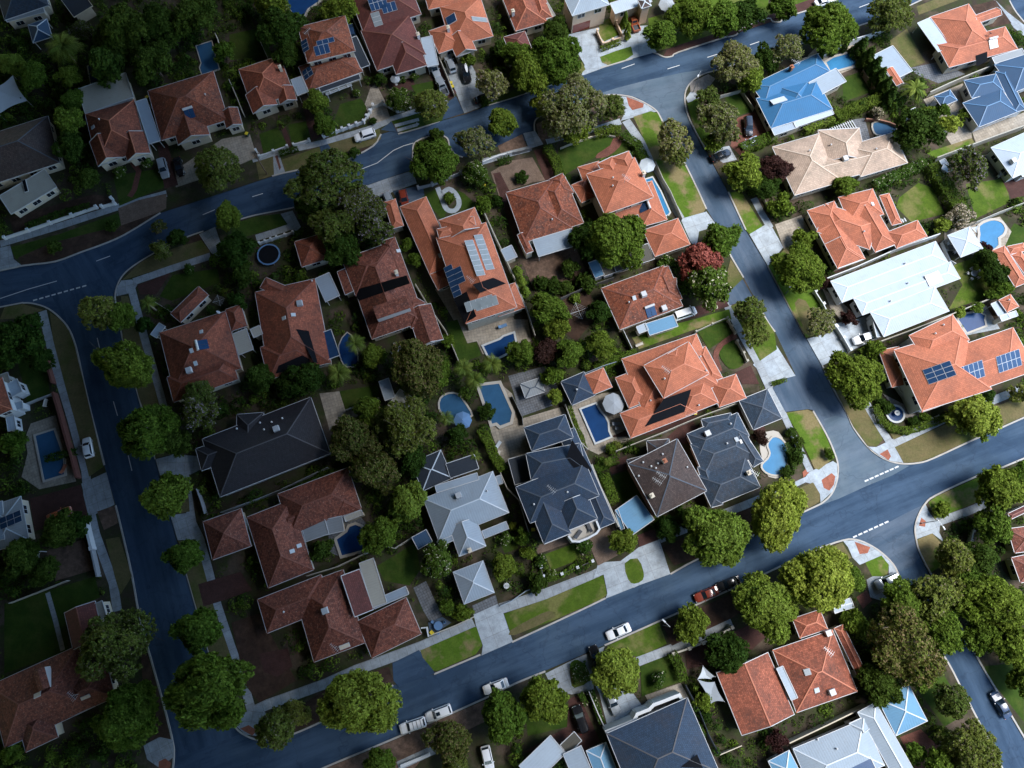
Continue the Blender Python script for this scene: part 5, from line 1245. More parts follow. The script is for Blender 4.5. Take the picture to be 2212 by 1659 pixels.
house("two-storey red-brown house with scattered blue solar panels and a dark front verandah",
  [('h', Q(1,0,"455,790 925,620 855,400")), ('h', Q(1,0,"445,545 860,440 735,140"), dict(z=5.6)), ('f', Q(1,0,"560,800 905,680 895,640"), fl('metal_dark', nowall=True)), ('f', Q(1,0,"905,590 985,560 880,310"), cp('metal_dark'))], roof='tile_rust', ridge='ridge_red', wallm='wall_cream',
  items=[('pv', Q(1,0,"570,430")[0], 3, 1, 'panel_blue', (1.1, 2.0)), ('pv', Q(1,0,"600,358")[0], 3, 1, 'panel_blue', (1.3, 1.0)), ('pv', Q(1,0,"425,395")[0], 3, 1), ('pv', Q(1,0,"448,630")[0], 2, 2, 'panel_blue', (1.2, 1.2)), ('ant', Q(1,0,"465,330")[0])])
house("long brown-red house with a white-edged front gable and panels near the top edge",
  [('h', Q(1,0,"1045,612 905,265 1350,185")), ('w', Q(1,0,"1210,645 1480,565 1400,370")), ('h', Q(1,0,"925,275 790,-90 1290,-230")), ('f', Q(1,0,"1480,580 1425,330 1520,300"), cp('metal_white'))], roof='tile_maroon', ridge='ridge_red',
  items=[('pv', Q(1,0,"1050,15")[0], 4, 2), ('pv', Q(1,0,"1150,65")[0], 3, 1, 'panel_blue', (1.1, 2.0)), ('pv', Q(1,0,"1050,185")[0], 1, 4, 'panel_grey', (2.0, 1.0)), ('chim', Q(1,0,"1405,330")[0], 'wall_white')])
house("bright orange house with a heart-shaped front gable behind the silver-blue hatchback",
  [('h', Q(1,0,"1690,400 1585,60 1935,-40")), ('h', Q(1,0,"1580,465 1490,268 1700,200")), ('v', Q(1,0,"1730,495 1908,435 1850,270"), dict(pitch=30)), ('h', Q(1,0,"1490,85 1440,-90 1900,-230")), ('h', Q(1,0,"2030,300 1950,60 1850,90"))], roof='tile_orange',
  items=[('sky', Q(1,0,"1688,168")[0], 2.2, 2.4, 'panel_blue'), ('sky', Q(1,0,"1930,170")[0], 1.2, 3.8, 'panel_grey'), ('chim', Q(1,0,"1663,270")[0], 'wall_white')])
house("dull orange house with a pale grey side roof, left of the modern cream house",
  [('h', Q(2,0,"30,270 -110,-80 160,-170")), ('h', Q(2,0,"205,180 120,-80 260,-120")), ('f', Q(2,0,"195,210 375,135 330,20"), fl('metal_cream', part='side_roof'))], roof='tile_orange_old', items=[('chim', Q(2,0,"8,130")[0], 'wall_white')])
house("small maroon hip-roofed pavilion beside the tall bushy verge trees", [('h', Q(2,0,"-10,485 -75,320 110,265"))], roof='tile_maroon', ridge='ridge_red')
house("modern two-storey cream house with a grey metal roof, red garage door and a square tower",
  [('h', Q(2,0,"520,138 842,40 760,-150"), dict(z=6.2, pitch=15, gdoor=(.08, .55, 2.4, 'car_red'))), ('f', Q(2,0,"890,120 1210,15 1190,-80"), fl('metal_white', z=4.2, part='garage_roof')), ('p', Q(2,0,"1120,75 1205,50 1175,-30"), dict(z=5.6, pitch=20, mat='tile_brown'))], roof='metal_pale', ridge='ridge_white', wallm='wall_peach')
h_ = bpy.context.scene.objects
house("big orange gabled corner house with a long white carport on its left side",
  [('h', Q(3,0,"1640,545 1390,150 1680,-50")), ('h', Q(3,0,"2160,425 1562,585 1478,380")), ('g', Q(3,0,"1810,205 2020,130 1990,60"), dict(z=2.9)), ('f', Q(3,0,"1470,450 1290,200 1400,155"), cp('metal_white'))], roof='tile_orange', items=[('heater', Q(3,0,"1945,380")[0]), ('mat', Q(3,0,"1795,480 1895,445 1895,530 1800,575"), 'panel_black'), ('dish', Q(3,0,"1900,310")[0])])
house("bright blue metal-roofed house with a flat grey addition beside a rectangular pool",
  [('h', Q(3,0,"-30,900 -147,735 468,520"), dict(pitch=22)), ('h', Q(3,0,"25,1112 560,945 450,680"), dict(pitch=22)), ('h', Q(3,0,"130,1000 60,740 330,650"), dict(pitch=24)), ('f', Q(3,0,"440,830 350,715 612,628"), fl('metal_pale', z=3.2, part='flat_roof')), ('f', Q(3,0,"240,1100 570,985 555,945"), fl('metal_white', z=2.7)), ('f', Q(3,0,"55,1170 260,1100 235,1050"), fl('metal_pale', z=2.6))], roof='metal_blue', ridge='ridge_blue', items=[('chim', Q(3,0,"190,610")[0], 'wall_brick', 'terracotta'), ('ant', Q(3,0,"210,590")[0]), ('sky', Q(3,0,"90,870")[0], 3.4, 1.6)])
house("wide cream-tiled house with darker mossy patches and a white slatted pergola behind it",
  [('h', Q(3,0,"260,1640 1208,1408 1100,1190")), ('h', Q(3,0,"230,1690 35,1270 440,1140")), ('w', Q(3,0,"430,1125 790,1105 860,1380")), ('h', Q(3,0,"800,1530 1208,1408 1040,1155"))], roof='tile_cream', ridge='ridge_cream', pitch=22,
  items=[('ac', Q(3,0,"660,1380")[0]), ('vent', Q(3,0,"540,1255")[0]), ('vent', Q(3,0,"930,1290")[0]), ('vent', Q(3,0,"355,1305")[0]), ('dish', Q(3,0,"500,1620")[0])])
house("sprawling orange house of many hips with a small pale fin on its left slope",
  [('h', Q(3,1,"600,665 335,160 560,55")), ('h', Q(3,1,"700,270 605,45 900,-40")), ('w', Q(3,1,"925,522 1112,450 940,90")), ('h', Q(3,1,"1110,490 1378,385 1285,245")), ('h', Q(3,1,"1070,290 960,30 1045,5")), ('h', Q(3,1,"420,345 880,500 950,250"), dict(z=3.1)), ('w', Q(3,1,"600,662 822,580 740,360"))], roof='tile_orange',
  items=[('sky', Q(3,1,"900,105")[0], .8, .8), ('vent', Q(3,1,"825,345")[0])])
house("huge white low metal roof with one dark skylight above a pale driveway",
  [('h', Q(3,1,"640,955 540,770 1445,420"), dict(pitch=6)), ('h', Q(3,1,"815,1065 735,915 1600,640"), dict(pitch=6)), ('h', Q(3,1,"1000,1252 880,1035 1485,890"), dict(pitch=6)), ('f', Q(3,1,"985,1250 940,1255 825,1085"), fl('metal_pale', z=2.8, part='garage_roof'))], roof='metal_white', ridge='ridge_white', wallm='wall_white', ez=3.3,
  items=[('sky', Q(3,1,"1430,750")[0], 3.2, 2.4, 'panel_blue'), ('vent', Q(3,1,"1055,945")[0]), ('vent', Q(3,1,"1205,790")[0]), ('vent', Q(3,1,"1180,620")[0])])
house("large two-storey orange house with three groups of solar panels on the corner block",
  [('h', Q(3,1,"1360,1465 1215,1240 1610,1080"), dict(z=5.6)), ('h', Q(3,1,"1330,1895 1085,1365 1680,1190"), dict(z=5.5)), ('h', Q(3,1,"1550,1810 2320,1540 2130,1165"), dict(z=5.5)), ('w', Q(3,1,"1560,1815 1770,1725 1720,1560"), dict(z=5.4)), ('h', Q(3,1,"1070,1690 955,1370 1120,1300"), dict(z=2.9)), ('h', Q(3,2,"1330,245 1250,80 1480,0"), dict(z=2.9))], roof='tile_orange', wallm='wall_white',
  items=[('pv', Q(3,1,"1480,1560")[0], 3, 3), ('pv', Q(3,1,"1760,1555")[0], 5, 2), ('pv', Q(3,1,"2080,1460")[0], 5, 2), ('vent', Q(3,1,"1440,1225")[0]), ('vent', Q(3,1,"1510,1150")[0])])
house("square white hipped pavilion at the edge of the kidney-shaped pool", [('p', Q(3,1,"1665,565 1550,375 1745,305"), dict(nowall=True, pitch=14))], roof='metal_white', ridge='ridge_white', name='pavilion', cat='pavilion')
house("orange house cut by the right edge beside the row of dark green bushes",
  [('h', Q(3,1,"2135,825 1935,505 2045,465")), ('h', Q(3,1,"2100,545 2185,505 2330,740")), ('h', Q(3,1,"2090,540 2060,470 2200,420"))], roof='tile_orange')
house("small orange-capped cabana with a white flat roof beside the dark blue pool",
  [('p', Q(3,1,"2065,1042 1990,935 2098,888"), dict(z=3.2)), ('f', Q(3,1,"2020,1118 1925,968 1990,935"), fl('metal_white', nowall=True, z=2.7)), ('f', Q(3,1,"2020,1118 2160,1070 2130,1030"), fl('metal_white', z=2.72))], roof='tile_orange', name='cabana', cat='cabana', items=[('vent', Q(3,1,"2075,935")[0])])
house("blue-grey metal-roofed house with several hips near the right edge",
  [('h', Q(3,0,"1760,850 1690,695 1960,615"), dict(pitch=22)), ('h', Q(3,0,"1820,1100 1680,890 2040,800"), dict(pitch=22)), ('h', Q(3,0,"2130,970 1960,620 2060,600"), dict(z=2.9)), ('p', Q(3,0,"1500,925 1435,832 1580,785"), dict(nowall=True, z=2.7))], roof='metal_navy', ridge='ridge_blue', wallm='wall_white')
house("larger slate-blue roof in the right corner below the orange corner house", [('h', Q(3,0,"2130,800 1955,560 2320,420"), dict(pitch=20)), ('f', Q(3,0,"1960,550 2220,470 2200,420"), fl('metal_grey', z=3.2))], roof='metal_navy', ridge='ridge_blue', wallm='wall_white')
house("white metal-roofed house cut by the right edge with a stair in front", [('h', Q(3,0,"2115,1540 1925,1275 2330,1090"), dict(pitch=14)), ('f', Q(3,0,"2200,1530 2330,1480 2300,1400"), fl('metal_white', z=2.6))], roof='metal_white', ridge='ridge_white', wallm='wall_white', items=[('ac', Q(3,0,"2110,1400")[0])])
house("grey corrugated shed with a small orange gable roof attached", [('f', Q(3,0,"1075,700 905,480 1085,410"), dict(ridge=False, mat='metal_pale', z=2.7)), ('g', Q(3,0,"1110,745 1015,600 1085,585"), dict(z=2.8, pitch=15))], roof='tile_orange', wallm='wall_grey', name='shed', cat='shed')
house("white shade-house shed under the purple-flecked tree", [('f', Q(3,0,"1545,1490 1480,1390 1530,1380"), dict(ridge=False)), ('f', Q(3,0,"1550,1488 1575,1440 1535,1385"), dict(ridge=False, z=2.6))], roof='metal_white', wallm='wall_white', ez=2.4, name='shed', cat='shed', windows=False)
house("little blue gabled garden shed behind the round dark tree", [('g', Q(3,0,"1180,1020 1155,985 1240,945"), dict(z=2.3)),('f', Q(3,0,"1270,1000 1235,945 1270,935"), fl('metal_white', z=2.5))], roof='metal_navy', ridge='ridge_blue', wallm='wall_white', name='shed', cat='shed', windows=False)
# ---- centre block
house("brown-orange mossy house with a curved pale verandah at its left corner",
  [('h', Q(0,1,"1500,1720 1375,1215 1935,970")), ('h', Q(0,1,"1560,1130 1470,1050 1845,925")), ('h', Q(0,2,"1500,160 1440,-60 2060,-40")), ('h', Q(0,1,"2000,1205 1945,1015 2085,980")), ('f', Q(0,1,"2065,1408 2005,1228 2130,1180"), cp('metal_cream')), ('f', Q(0,1,"1300,1230 1375,1130 1490,1085"), fl('metal_pale', nowall=True, z=2.6))], roof='tile_orange_old', ridge='ridge_red',
  items=[('heater', Q(0,1,"1755,1320")[0]), ('sky', Q(0,1,"1740,1210")[0]), ('sky', Q(0,1,"1655,1370")[0]), ('dish', Q(0,1,"1895,1055")[0]), ('sky', Q(0,1,"1690,1480")[0]), ('vent', Q(0,1,"1760,1070")[0]), ('ac', Q(0,1,"1640,1545")[0])])
house("tan-orange house with black ribbed solar mats and a glassy blue patio roof",
  [('h', Q(1,1,"115,1600 -10,865 500,695")), ('h', Q(1,1,"30,830 85,735 440,655")), ('h', Q(1,1,"110,1625 560,1480 480,1200")), ('f', Q(1,1,"565,1470 490,1245 650,1190"), cp('panel_blue', part='patio_roof')), ('f', Q(1,1,"600,950 510,750 640,710"), cp('metal_pale')), ('f', Q(1,1,"-20,1260 60,1225 40,1150"), fl('metal_cream'))], roof='tile_orange_old', ridge='ridge_red',
  items=[('mat', Q(1,1,"345,1185 455,1200 535,1480 500,1470"), 'panel_black'), ('mat', Q(1,1,"195,1500 400,1410 530,1480 170,1570"), 'panel_black'), ('sky', Q(1,1,"322,1062")[0]), ('sky', Q(1,1,"243,1090")[0]), ('ac', Q(1,1,"382,968")[0], 'trim_grey'), ('vent', Q(1,1,"485,770")[0])])
house("low orange-brown hip roof half under the lilac-flowering trees", [('h', Q(1,1,"395,650 330,430 560,350")) , ('h', Q(1,1,"420,630 600,560 560,400"))], roof='tile_orange_old', ridge='ridge_red')
house("mottled red tiled house with two white dormers and a navy solar band across it",
  [('h', Q(1,1,"1000,1275 760,570 1210,440"), dict(pitch=26)), ('h', Q(1,1,"860,900 740,585 1200,480"), dict(pitch=26)), ('v', Q(1,1,"1410,1345 1620,1275 1510,965"), dict(z=2.9)), ('h', Q(1,1,"1340,1180 1070,430 1200,385"), dict(z=3.0)), ('s', Q(1,1,"770,890 700,690 790,660"), dict(z=2.6, pitch=10)), ('h', Q(1,1,"1330,1160 1465,955 1390,820"))], roof='tile_red', ridge='ridge_red',
  items=[('mat', Q(1,1,"840,850 1300,720 1330,790 890,940"), 'panel_black'), ('dormer', Q(1,1,"1080,1060")[0], 2.6), ('dormer', Q(1,1,"1285,990")[0], 2.6), ('chim', Q(1,1,"1220,715")[0], 'wall_white'), ('sky', Q(1,1,"1230,510")[0])])
house("long two-storey orange house with pale and blue solar panels and a long garage wing",
  [('h', Q(1,1,"1812,1140 1555,395 1960,185"), dict(z=5.8, pitch=22)), ('w', Q(1,1,"1890,132 1575,245 1640,420"), dict(z=5.7)), ('h', Q(1,1,"1500,712 1240,128 1478,55"), dict(z=3.1)), ('h', Q(1,1,"1572,850 1500,712 1640,640"), dict(z=2.9)), ('h', Q(1,1,"2095,1080 2010,860 2235,770"), dict(z=3.0)), ('h', Q(1,1,"1175,320 1105,85 1215,85"), dict(z=2.7)), ('p', Q(1,1,"1760,320 1740,240 1880,200"), dict(z=6.4)), ('p', Q(1,1,"1580,400 1560,320 1700,290"), dict(z=6.1))], roof='tile_orange', wallm='wall_lime',
  items=[('pv', Q(1,1,"1890,570")[0], 7, 1, 'panel_grey', (1.15, 1.9)), ('pv', Q(1,1,"1970,520")[0], 7, 1, 'panel_grey', (1.15, 1.9)), ('pv', Q(1,1,"1700,770")[0], 6, 1, 'panel_blue', (1.15, 1.9)), ('pv', Q(1,1,"1755,720")[0], 3, 1, 'panel_blue', (1.15, 1.9)), ('pv', Q(1,1,"1930,960")[0], 5, 1, 'panel_grey', (1.15, 1.9)), ('pv', Q(1,1,"1990,960")[0], 4, 1, 'panel_grey', (1.15, 1.9)),
   ('mat', Q(1,1,"1705,920 1820,860 1905,1075 1800,1135"), 'panel_black'), ('mat', Q(1,1,"1870,800 2050,740 2160,790 1940,870"), 'panel_black'), ('ant', Q(1,1,"1855,790")[0]), ('vent', Q(1,1,"1688,885")[0]), ('sky', Q(1,1,"1590,548")[0])])
house("faded red-grey house with a white flat carport at the back, beside the pink gravel yard",
  [('h', Q(2,1,"100,440 -55,5 360,-125")), ('w', Q(2,1,"120,537 185,512 130,340")), ('h', Q(2,1,"330,360 170,-50 455,-145")), ('h', Q(2,1,"420,60 320,-110 445,-150")), ('f', Q(2,1,"230,560 178,415 505,298"), cp('metal_pale'))], roof='tile_rust', ridge='ridge_red', items=[('chim', Q(2,1,"85,-80")[0], 'wall_white'), ('vent', Q(2,1,"345,240")[0])])
house("bright two-storey orange house with a long narrow pool along its right side",
  [('h', Q(2,1,"800,195 640,-155 1065,-290"), dict(z=5.8)), ('w', Q(2,1,"870,-310 735,-245 800,-60"), dict(z=5.6)), ('w', Q(2,1,"1010,-355 860,-300 940,-80"), dict(z=5.7)), ('h', Q(2,1,"640,-20 565,-215 745,-280"), dict(z=3)), ('h', Q(2,1,"600,95 512,-60 640,-115"), dict(z=3)), ('h', Q(2,1,"810,270 760,130 1240,20"), dict(z=3)), ('h', Q(2,1,"1130,300 1000,-40 1225,-60"), dict(z=3.0)), ('h', Q(2,1,"1235,560 1130,330 1435,225"), dict(z=2.9)), ('s', Q(2,1,"900,692 1230,580 1185,445"), dict(z=2.5, pitch=4, mat='metal_olive', ridge=False, part='shed_roof'))], roof='tile_orange',
  items=[('heater', Q(2,1,"1135,130")[0]), ('sky', Q(2,1,"1200,285")[0], 1.8, 1.8), ('ant', Q(2,1,"970,-80")[0]), ('chim', Q(2,1,"1130,-140")[0], 'wall_white'), ('vent', Q(2,1,"870,-120")[0]), ('vent', Q(2,1,"868,-50")[0])])
house("lichen-spotted red house with a sky-blue flat extension, next to the white van",
  [('h', Q(2,1,"930,1192 768,832 1290,592")), ('h', Q(2,1,"1412,1012 1370,880 1200,700"), dict(z=3.0)), ('h', Q(2,1,"1300,980 1180,690 1345,620")), ('h', Q(2,1,"1230,850 1428,850 1380,740"), dict(z=2.95)), ('f', Q(2,1,"1190,1240 1150,1140 1385,1045"), fl('metal_sky', z=2.7, part='extension_roof')), ('f', Q(2,1,"1100,1225 1072,1165 1150,1130"), fl('metal_white', z=2.5))], roof='tile_rust', ridge='ridge_red',
  items=[('ac', Q(2,1,"1135,890")[0]), ('sky', Q(2,1,"1055,915")[0]), ('vent', Q(2,1,"1008,955")[0]), ('heater', Q(2,1,"1200,1035")[0]), ('ac', Q(2,1,"1310,1010")[0], 'trim_white'), ('chim', Q(2,1,"1020,690")[0], 'wall_white')])
house("white-framed shade house with a sky-blue roof in the leaf-littered yard", [('f', Q(2,1,"718,745 660,612 738,582"), dict(ridge=False, mat='metal_sky')), ('f', Q(2,1,"795,730 735,585 840,560"), dict(ridge=False, mat='metal_olive', z=2.3))], ez=2.5, name='garden_shed', cat='shed', windows=False, wallm='wall_white')
house("small blue-grey shed roof beside the long orange house's right wall", [('f', Q(1,1,"2165,600 2115,500 2212,470"), dict(ridge=False))], roof='metal_pale', ez=2.5, name='garden_shed', cat='shed', windows=False)
house("largest orange house with stacked hip roofs and one black solar mat, above the navy pool",
  [('h', Q(2,1,"1130,1900 945,1442 1580,1190"), dict(z=3.1)), ('h', Q(2,1,"1310,1785 1135,1500 1580,1375"), dict(z=5.7)), ('h', Q(2,1,"1025,2130 930,1912 1500,1690"), dict(z=3.0)), ('h', Q(2,1,"1010,1870 890,1605 1100,1560"), dict(z=2.9)), ('h', Q(2,1,"1490,1938 1785,1822 1690,1590"), dict(z=3.05)), ('h', Q(2,1,"1700,1660 1822,1605 1688,1325"), dict(z=2.95)), ('h', Q(2,1,"1790,1862 1700,1650 1915,1525"), dict(z=2.85)), ('h', Q(2,1,"1390,1480 1340,1400 1440,1370"), dict(z=5.8))], roof='tile_orange', wallm='wall_lime',
  items=[('mat', Q(2,2,"1310,130 1550,45 1490,240 1145,370 1200,290"), 'panel_black'), ('ant', Q(2,1,"1310,1560")[0]), ('vent', Q(2,1,"1315,1615")[0]), ('vent', Q(2,2,"1195,145")[0]), ('vent', Q(2,2,"1610,185")[0]), ('vent', Q(2,1,"1675,1545")[0]), ('vent', Q(2,1,"1625,1425")[0])])
house("square slate-blue hip-roofed garden pavilion beside the little orange hip roof", [('p', Q(2,2,"518,185 420,-20 630,-95"))], roof='tile_navy', ridge='ridge_grey', name='pavilion', cat='pavilion', items=[('vent', Q(2,2,"557,50")[0])])
house("little orange hip-roofed shed between the slate pavilion and the stone terrace", [('p', Q(2,2,"695,97 618,-75 795,-132"))], roof='tile_orange', name='shed', cat='shed', windows=False)
house("dark slate garage roof beside the footpath above the curved pool", [('h', Q(2,2,"2085,398 1958,140 2215,55"))], roof='tile_slate', ridge='ridge_grey', wallm='wall_grey', ez=2.8, name='garage', cat='garage', windows=False)
house("dark brown-tiled two-storey hip roof with a big white antenna and white chimneys",
  [('h', Q(2,2,"1252,1150 1000,690 1450,510"), dict(z=5.4)), ('h', Q(2,2,"1180,640 1160,490 1350,430"), dict(z=3.1)), ('h', Q(2,2,"1010,720 990,655 1160,590"), dict(z=3.0))], roof='tile_brown', ridge='ridge_grey', wallm='wall_brick', 
  items=[('ant', Q(2,2,"1235,850")[0]), ('ant', Q(2,2,"1270,800")[0]), ('chim', Q(2,2,"1310,672")[0], 'wall_white', 'terracotta'), ('chim', Q(2,2,"1200,970")[0], 'trim_cream'), ('vent', Q(2,2,"1130,678")[0]), ('vent', Q(2,2,"1258,688")[0]), ('vent', Q(2,2,"1298,608")[0]), ('vent', Q(2,2,"1240,728")[0]), ('vent', Q(2,2,"1510,720")[0]), ('vent', Q(2,2,"1092,795")[0]), ('vent', Q(2,2,"1200,712")[0])])
house("sky-blue curved carport roof between the navy house and the brown-tiled house", [('f', Q(2,2,"1040,1305 890,1092 1112,1010"), dict(nowall=True)), ('s', Q(2,2,"940,1260 885,1095 915,1085"), dict(nowall=True, z=2.5, pitch=25))], roof='metal_sky', ez=2.8, name='carport', cat='carport', windows=False)
house("slate-grey house with a jumble of hips and a white roof cooler, beside the curved pool",
  [('h', Q(2,2,"1610,640 1508,432 1955,258")), ('h', Q(2,2,"2082,722 2175,668 1990,330")), ('h', Q(2,2,"1720,1066 2148,892 2030,620")), ('h', Q(2,2,"1660,800 1540,520 1990,340"), dict(pitch=15)), ('h', Q(2,2,"1660,400 1632,305 1880,212"), dict(z=2.9)), ('h', Q(2,2,"1720,1070 1600,720 1700,680"), dict(z=2.95))], roof='tile_slate', ridge='ridge_grey',
  items=[('ac', Q(2,2,"1685,430")[0]), ('sky', Q(2,2,"1940,480")[0]), ('sky', Q(2,2,"1975,498")[0], .8, .5, 'trim_cream'), ('chim', Q(2,2,"2030,775")[0], 'wall_white'), ('vent', Q(2,2,"1885,345")[0]), ('vent', Q(2,2,"1855,515")[0]), ('ant', Q(2,2,"2060,780")[0])])
house("navy two-storey house with stepped front gables and a curved white balcony",
  [('h', Q(2,2,"170,582 100,377 452,242"), dict(z=5.6)), ('h', Q(2,2,"155,1206 30,890 640,690"), dict(z=5.6)), ('h', Q(2,2,"165,830 118,600 570,430"), dict(z=5.58)), ('w', Q(2,2,"275,1385 512,1290 400,960"), dict(z=5.5)), ('w', Q(2,2,"480,1270 742,1165 640,940"), dict(z=5.45)), ('h', Q(2,2,"200,815 168,735 362,662"), dict(z=5.5)), ('h', Q(2,2,"750,1255 895,1195 540,375"), dict(z=3.0)), ('f', Q(2,2,"25,872 -35,650 118,608"), fl('metal_dark', z=3.0, part='flat_roof'))], roof='tile_navy', ridge='ridge_grey', wallm='wall_grey',
  items=[('mat', Q(2,2,"470,640 520,480 690,740 640,870 560,760"), 'panel_black'), ('ant', Q(2,2,"335,920")[0]), ('vent', Q(2,2,"478,935")[0]), ('vent', Q(2,2,"188,1040")[0])])
house("pale blue-white hip-roofed cottage with a glazed cross-ribbed patio behind it",
  [('h', Q(1,2,"1578,1355 1445,990 2045,750")), ('w', Q(1,2,"1755,1490 1988,1400 1900,1150")), ('f', Q(1,2,"1562,940 1545,880 1900,735"), fl('metal_pale', z=3.1, part='rear_roof')), ('p', Q(1,2,"1440,925 1340,680 1600,575"), dict(mat='metal_dark', nowall=True, part='patio_roof', z=2.7, pitch=16)), ('f', Q(1,2,"1680,815 1640,690 1890,620"), cp('metal_dark', part='patio_roof')), ('f', Q(1,2,"1608,1395 1590,1350 1695,1310"), fl('metal_pale', z=2.8)), ('f', Q(1,2,"1975,1335 2185,1250 2165,1185"), fl('metal_pale', z=2.8)), ('f', Q(1,2,"2090,870 2070,800 2115,790"), fl('metal_pale', z=2.9))], roof='metal_pale', ridge='ridge_white', 
  items=[('ac', Q(1,2,"1750,965")[0], 'trim_grey'), ('vent', Q(1,2,"1997,925")[0]), ('chim', Q(1,2,"1850,1440")[0], 'wall_brick')])
house("pale blue square hip-roofed garage beside the wide concrete driveway", [('p', Q(1,3,"1798,245 1702,-34 1960,-140"), dict(pitch=20))], roof='metal_pale', ridge='ridge_white', name='garage', cat='garage', windows=False)
house("blue lean-to shed roof with white ribs left of the pale cottage", [('s', Q(1,2,"1400,1430 1525,1360 1485,1250"), dict(ridge=False, pitch=5))], roof='metal_navy', ez=2.4, name='shed', cat='shed', windows=False)
house("broad black-tiled hip roof with a row of tiny white vents",
  [('h', Q(0,2,"1900,978 2857,600 2742,90")), ('h', Q(0,2,"1740,752 1690,560 2045,268"), dict(z=2.95)), ('h', Q(0,2,"2040,560 2045,262 2280,180"), dict(z=2.9))], roof='tile_black', ridge='ridge_dark', wallm='wall_grey',
  items=[('vent', Q(1,2,"38,338")[0]), ('vent', Q(1,2,"138,332")[0]), ('vent', Q(1,2,"230,298")[0]), ('ac', Q(1,2,"180,390")[0], 'trim_grey'), ('vent', Q(1,2,"72,395")[0]), ('vent', Q(0,2,"2050,388")[0])])
house("L-shaped red house with an octagonal turret and a grey-green flat roof by the dark pool",
  [('h', Q(1,2,"700,1160 905,1085 800,730")), ('h', Q(1,2,"295,1310 185,950 800,735")), ('h', Q(1,2,"105,1765 500,1605 300,1000")), ('p', Q(1,2,"250,1260 205,1140 380,1090"), dict(z=3.3)), ('f', Q(1,2,"430,1365 390,1220 590,1150"), fl('metal_grey', part='flat_roof')), ('f', Q(1,2,"580,1310 560,1180 740,1130"), fl('metal_grey', part='flat_roof')), ('f', Q(1,2,"775,1190 925,1130 905,1090"), fl('metal_cream'))], roof='tile_red', ridge='ridge_red',
  items=[('sky', Q(1,2,"312,1445")[0]), ('sky', Q(1,2,"372,1398")[0]), ('sky', Q(1,2,"98,990")[0])])
house("square maroon hip roof set apart between the black roof and the left road", [('h', Q(0,2,"1835,1522 1752,1190 2085,1072"))], roof='tile_red', ridge='ridge_red')
house("sprawling mottled red house with a plain dark-red slope and pale metal rear roof",
  [('h', Q(1,3,"95,497 10,203 560,-30")), ('h', Q(1,3,"500,747 945,577 760,-60")), ('h', Q(1,3,"1000,712 1432,500 1320,172")), ('f', Q(1,3,"1005,275 890,-110 1015,-155"), fl('metal_cream', z=3.1, part='rear_roof')), ('f', Q(1,3,"1025,285 1000,215 1300,105"), fl('metal_pale', z=2.9, part='rear_roof')), ('s', Q(1,3,"1015,290 895,-60 740,-20"), dict(mat='tile_maroon', z=3.15, pitch=22, ridge=False))], roof='tile_red', ridge='ridge_red',
  items=[('ac', Q(1,3,"600,300")[0], 'trim_grey'), ('sky', Q(1,3,"765,605")[0], 1.9, .8, 'trim_cream'), ('ant', Q(1,3,"700,610")[0]), ('vent', Q(1,3,"243,310")[0])])
# ---- west block
house("dim red house at the bottom left with a pale skylight and small white dormer window",
  [('h', Q(0,3,"40,1490 -100,950 720,730")), ('h', Q(0,3,"222,1525 505,1392 400,1100")), ('h', Q(0,3,"600,1220 520,900 950,860"))], roof='tile_red', ridge='ridge_red', items=[('sky', Q(0,3,"325,1030")[0], 1.2, .8, 'trim_cream'), ('dormer', Q(0,3,"400,840")[0], 1.8), ('ant', Q(0,3,"680,1020")[0]), ('sky', Q(0,3,"740,1045")[0], 1.6, .6, 'trim_cream')])
house("small red gabled outbuilding under the olive verge tree", [('g', Q(0,3,"630,640 555,320 822,215")), ('f', Q(0,3,"860,380 820,240 890,230"), fl('metal_cream'))], roof='tile_maroon', ridge='ridge_red', name='outbuilding', cat='outbuilding')
house("grey metal-roofed house with a line of dark solar panels at the left edge", [('h', Q(0,2,"250,1345 180,968 -120,1060"), dict(pitch=12)), ('f', Q(0,2,"40,1340 20,1010 -80,1040"), fl('metal_pale', z=3.5))], roof='metal_grey', ridge='ridge_white', wallm='wall_cream', items=[('pv', Q(0,2,"30,1200")[0], 2, 5, 'panel_blue', (1.1, 1.6))])
house("white-walled house fragment at the left edge above the fenced pool", [('h', Q(0,2,"110,220 20,-60 -150,-20"), dict(z=5)), ('f', Q(0,2,"105,110 60,0 160,-20"), fl('metal_white', z=3.2)), ('f', Q(0,2,"70,410 140,390 120,270"), fl('metal_white', z=2.6)), ('f', Q(0,2,"110,230 200,210 180,150"), fl('metal_pale', z=2.7))], roof='tile_orange_old', wallm='wall_white')
house("white cottage roof beside the brick path at the left edge", [('f', Q(0,2,"-20,110 110,60 90,-110"), dict(mat='metal_cream', ridge=False))], wallm='wall_white', ez=2.8)
house("dark blue-grey house in the top left corner with a glass-roofed gazebo behind", [('h', Q(0,0,"40,175 -60,-150 330,-240")), ('f', Q(0,0,"60,190 385,105 370,55"), fl('metal_grey', z=2.8))], roof='tile_slate', ridge='ridge_grey', wallm='wall_cream')
house("white-ribbed glass gazebo roof beside the date palm", [('p', Q(0,0,"285,372 240,215 408,172"), dict(nowall=True, mat='metal_navy'))], ridge='ridge_white', ez=2.7, name='gazebo', cat='gazebo', windows=False)
house("cream-framed dark carport at the top edge left of the big dark trees", [('f', Q(0,0,"640,150 500,-40 680,-110"), dict(mat='metal_dark', ridge=False))], trim='trim_cream', wallm='wall_cream', ez=3.0, name='carport', cat='carport', windows=False)
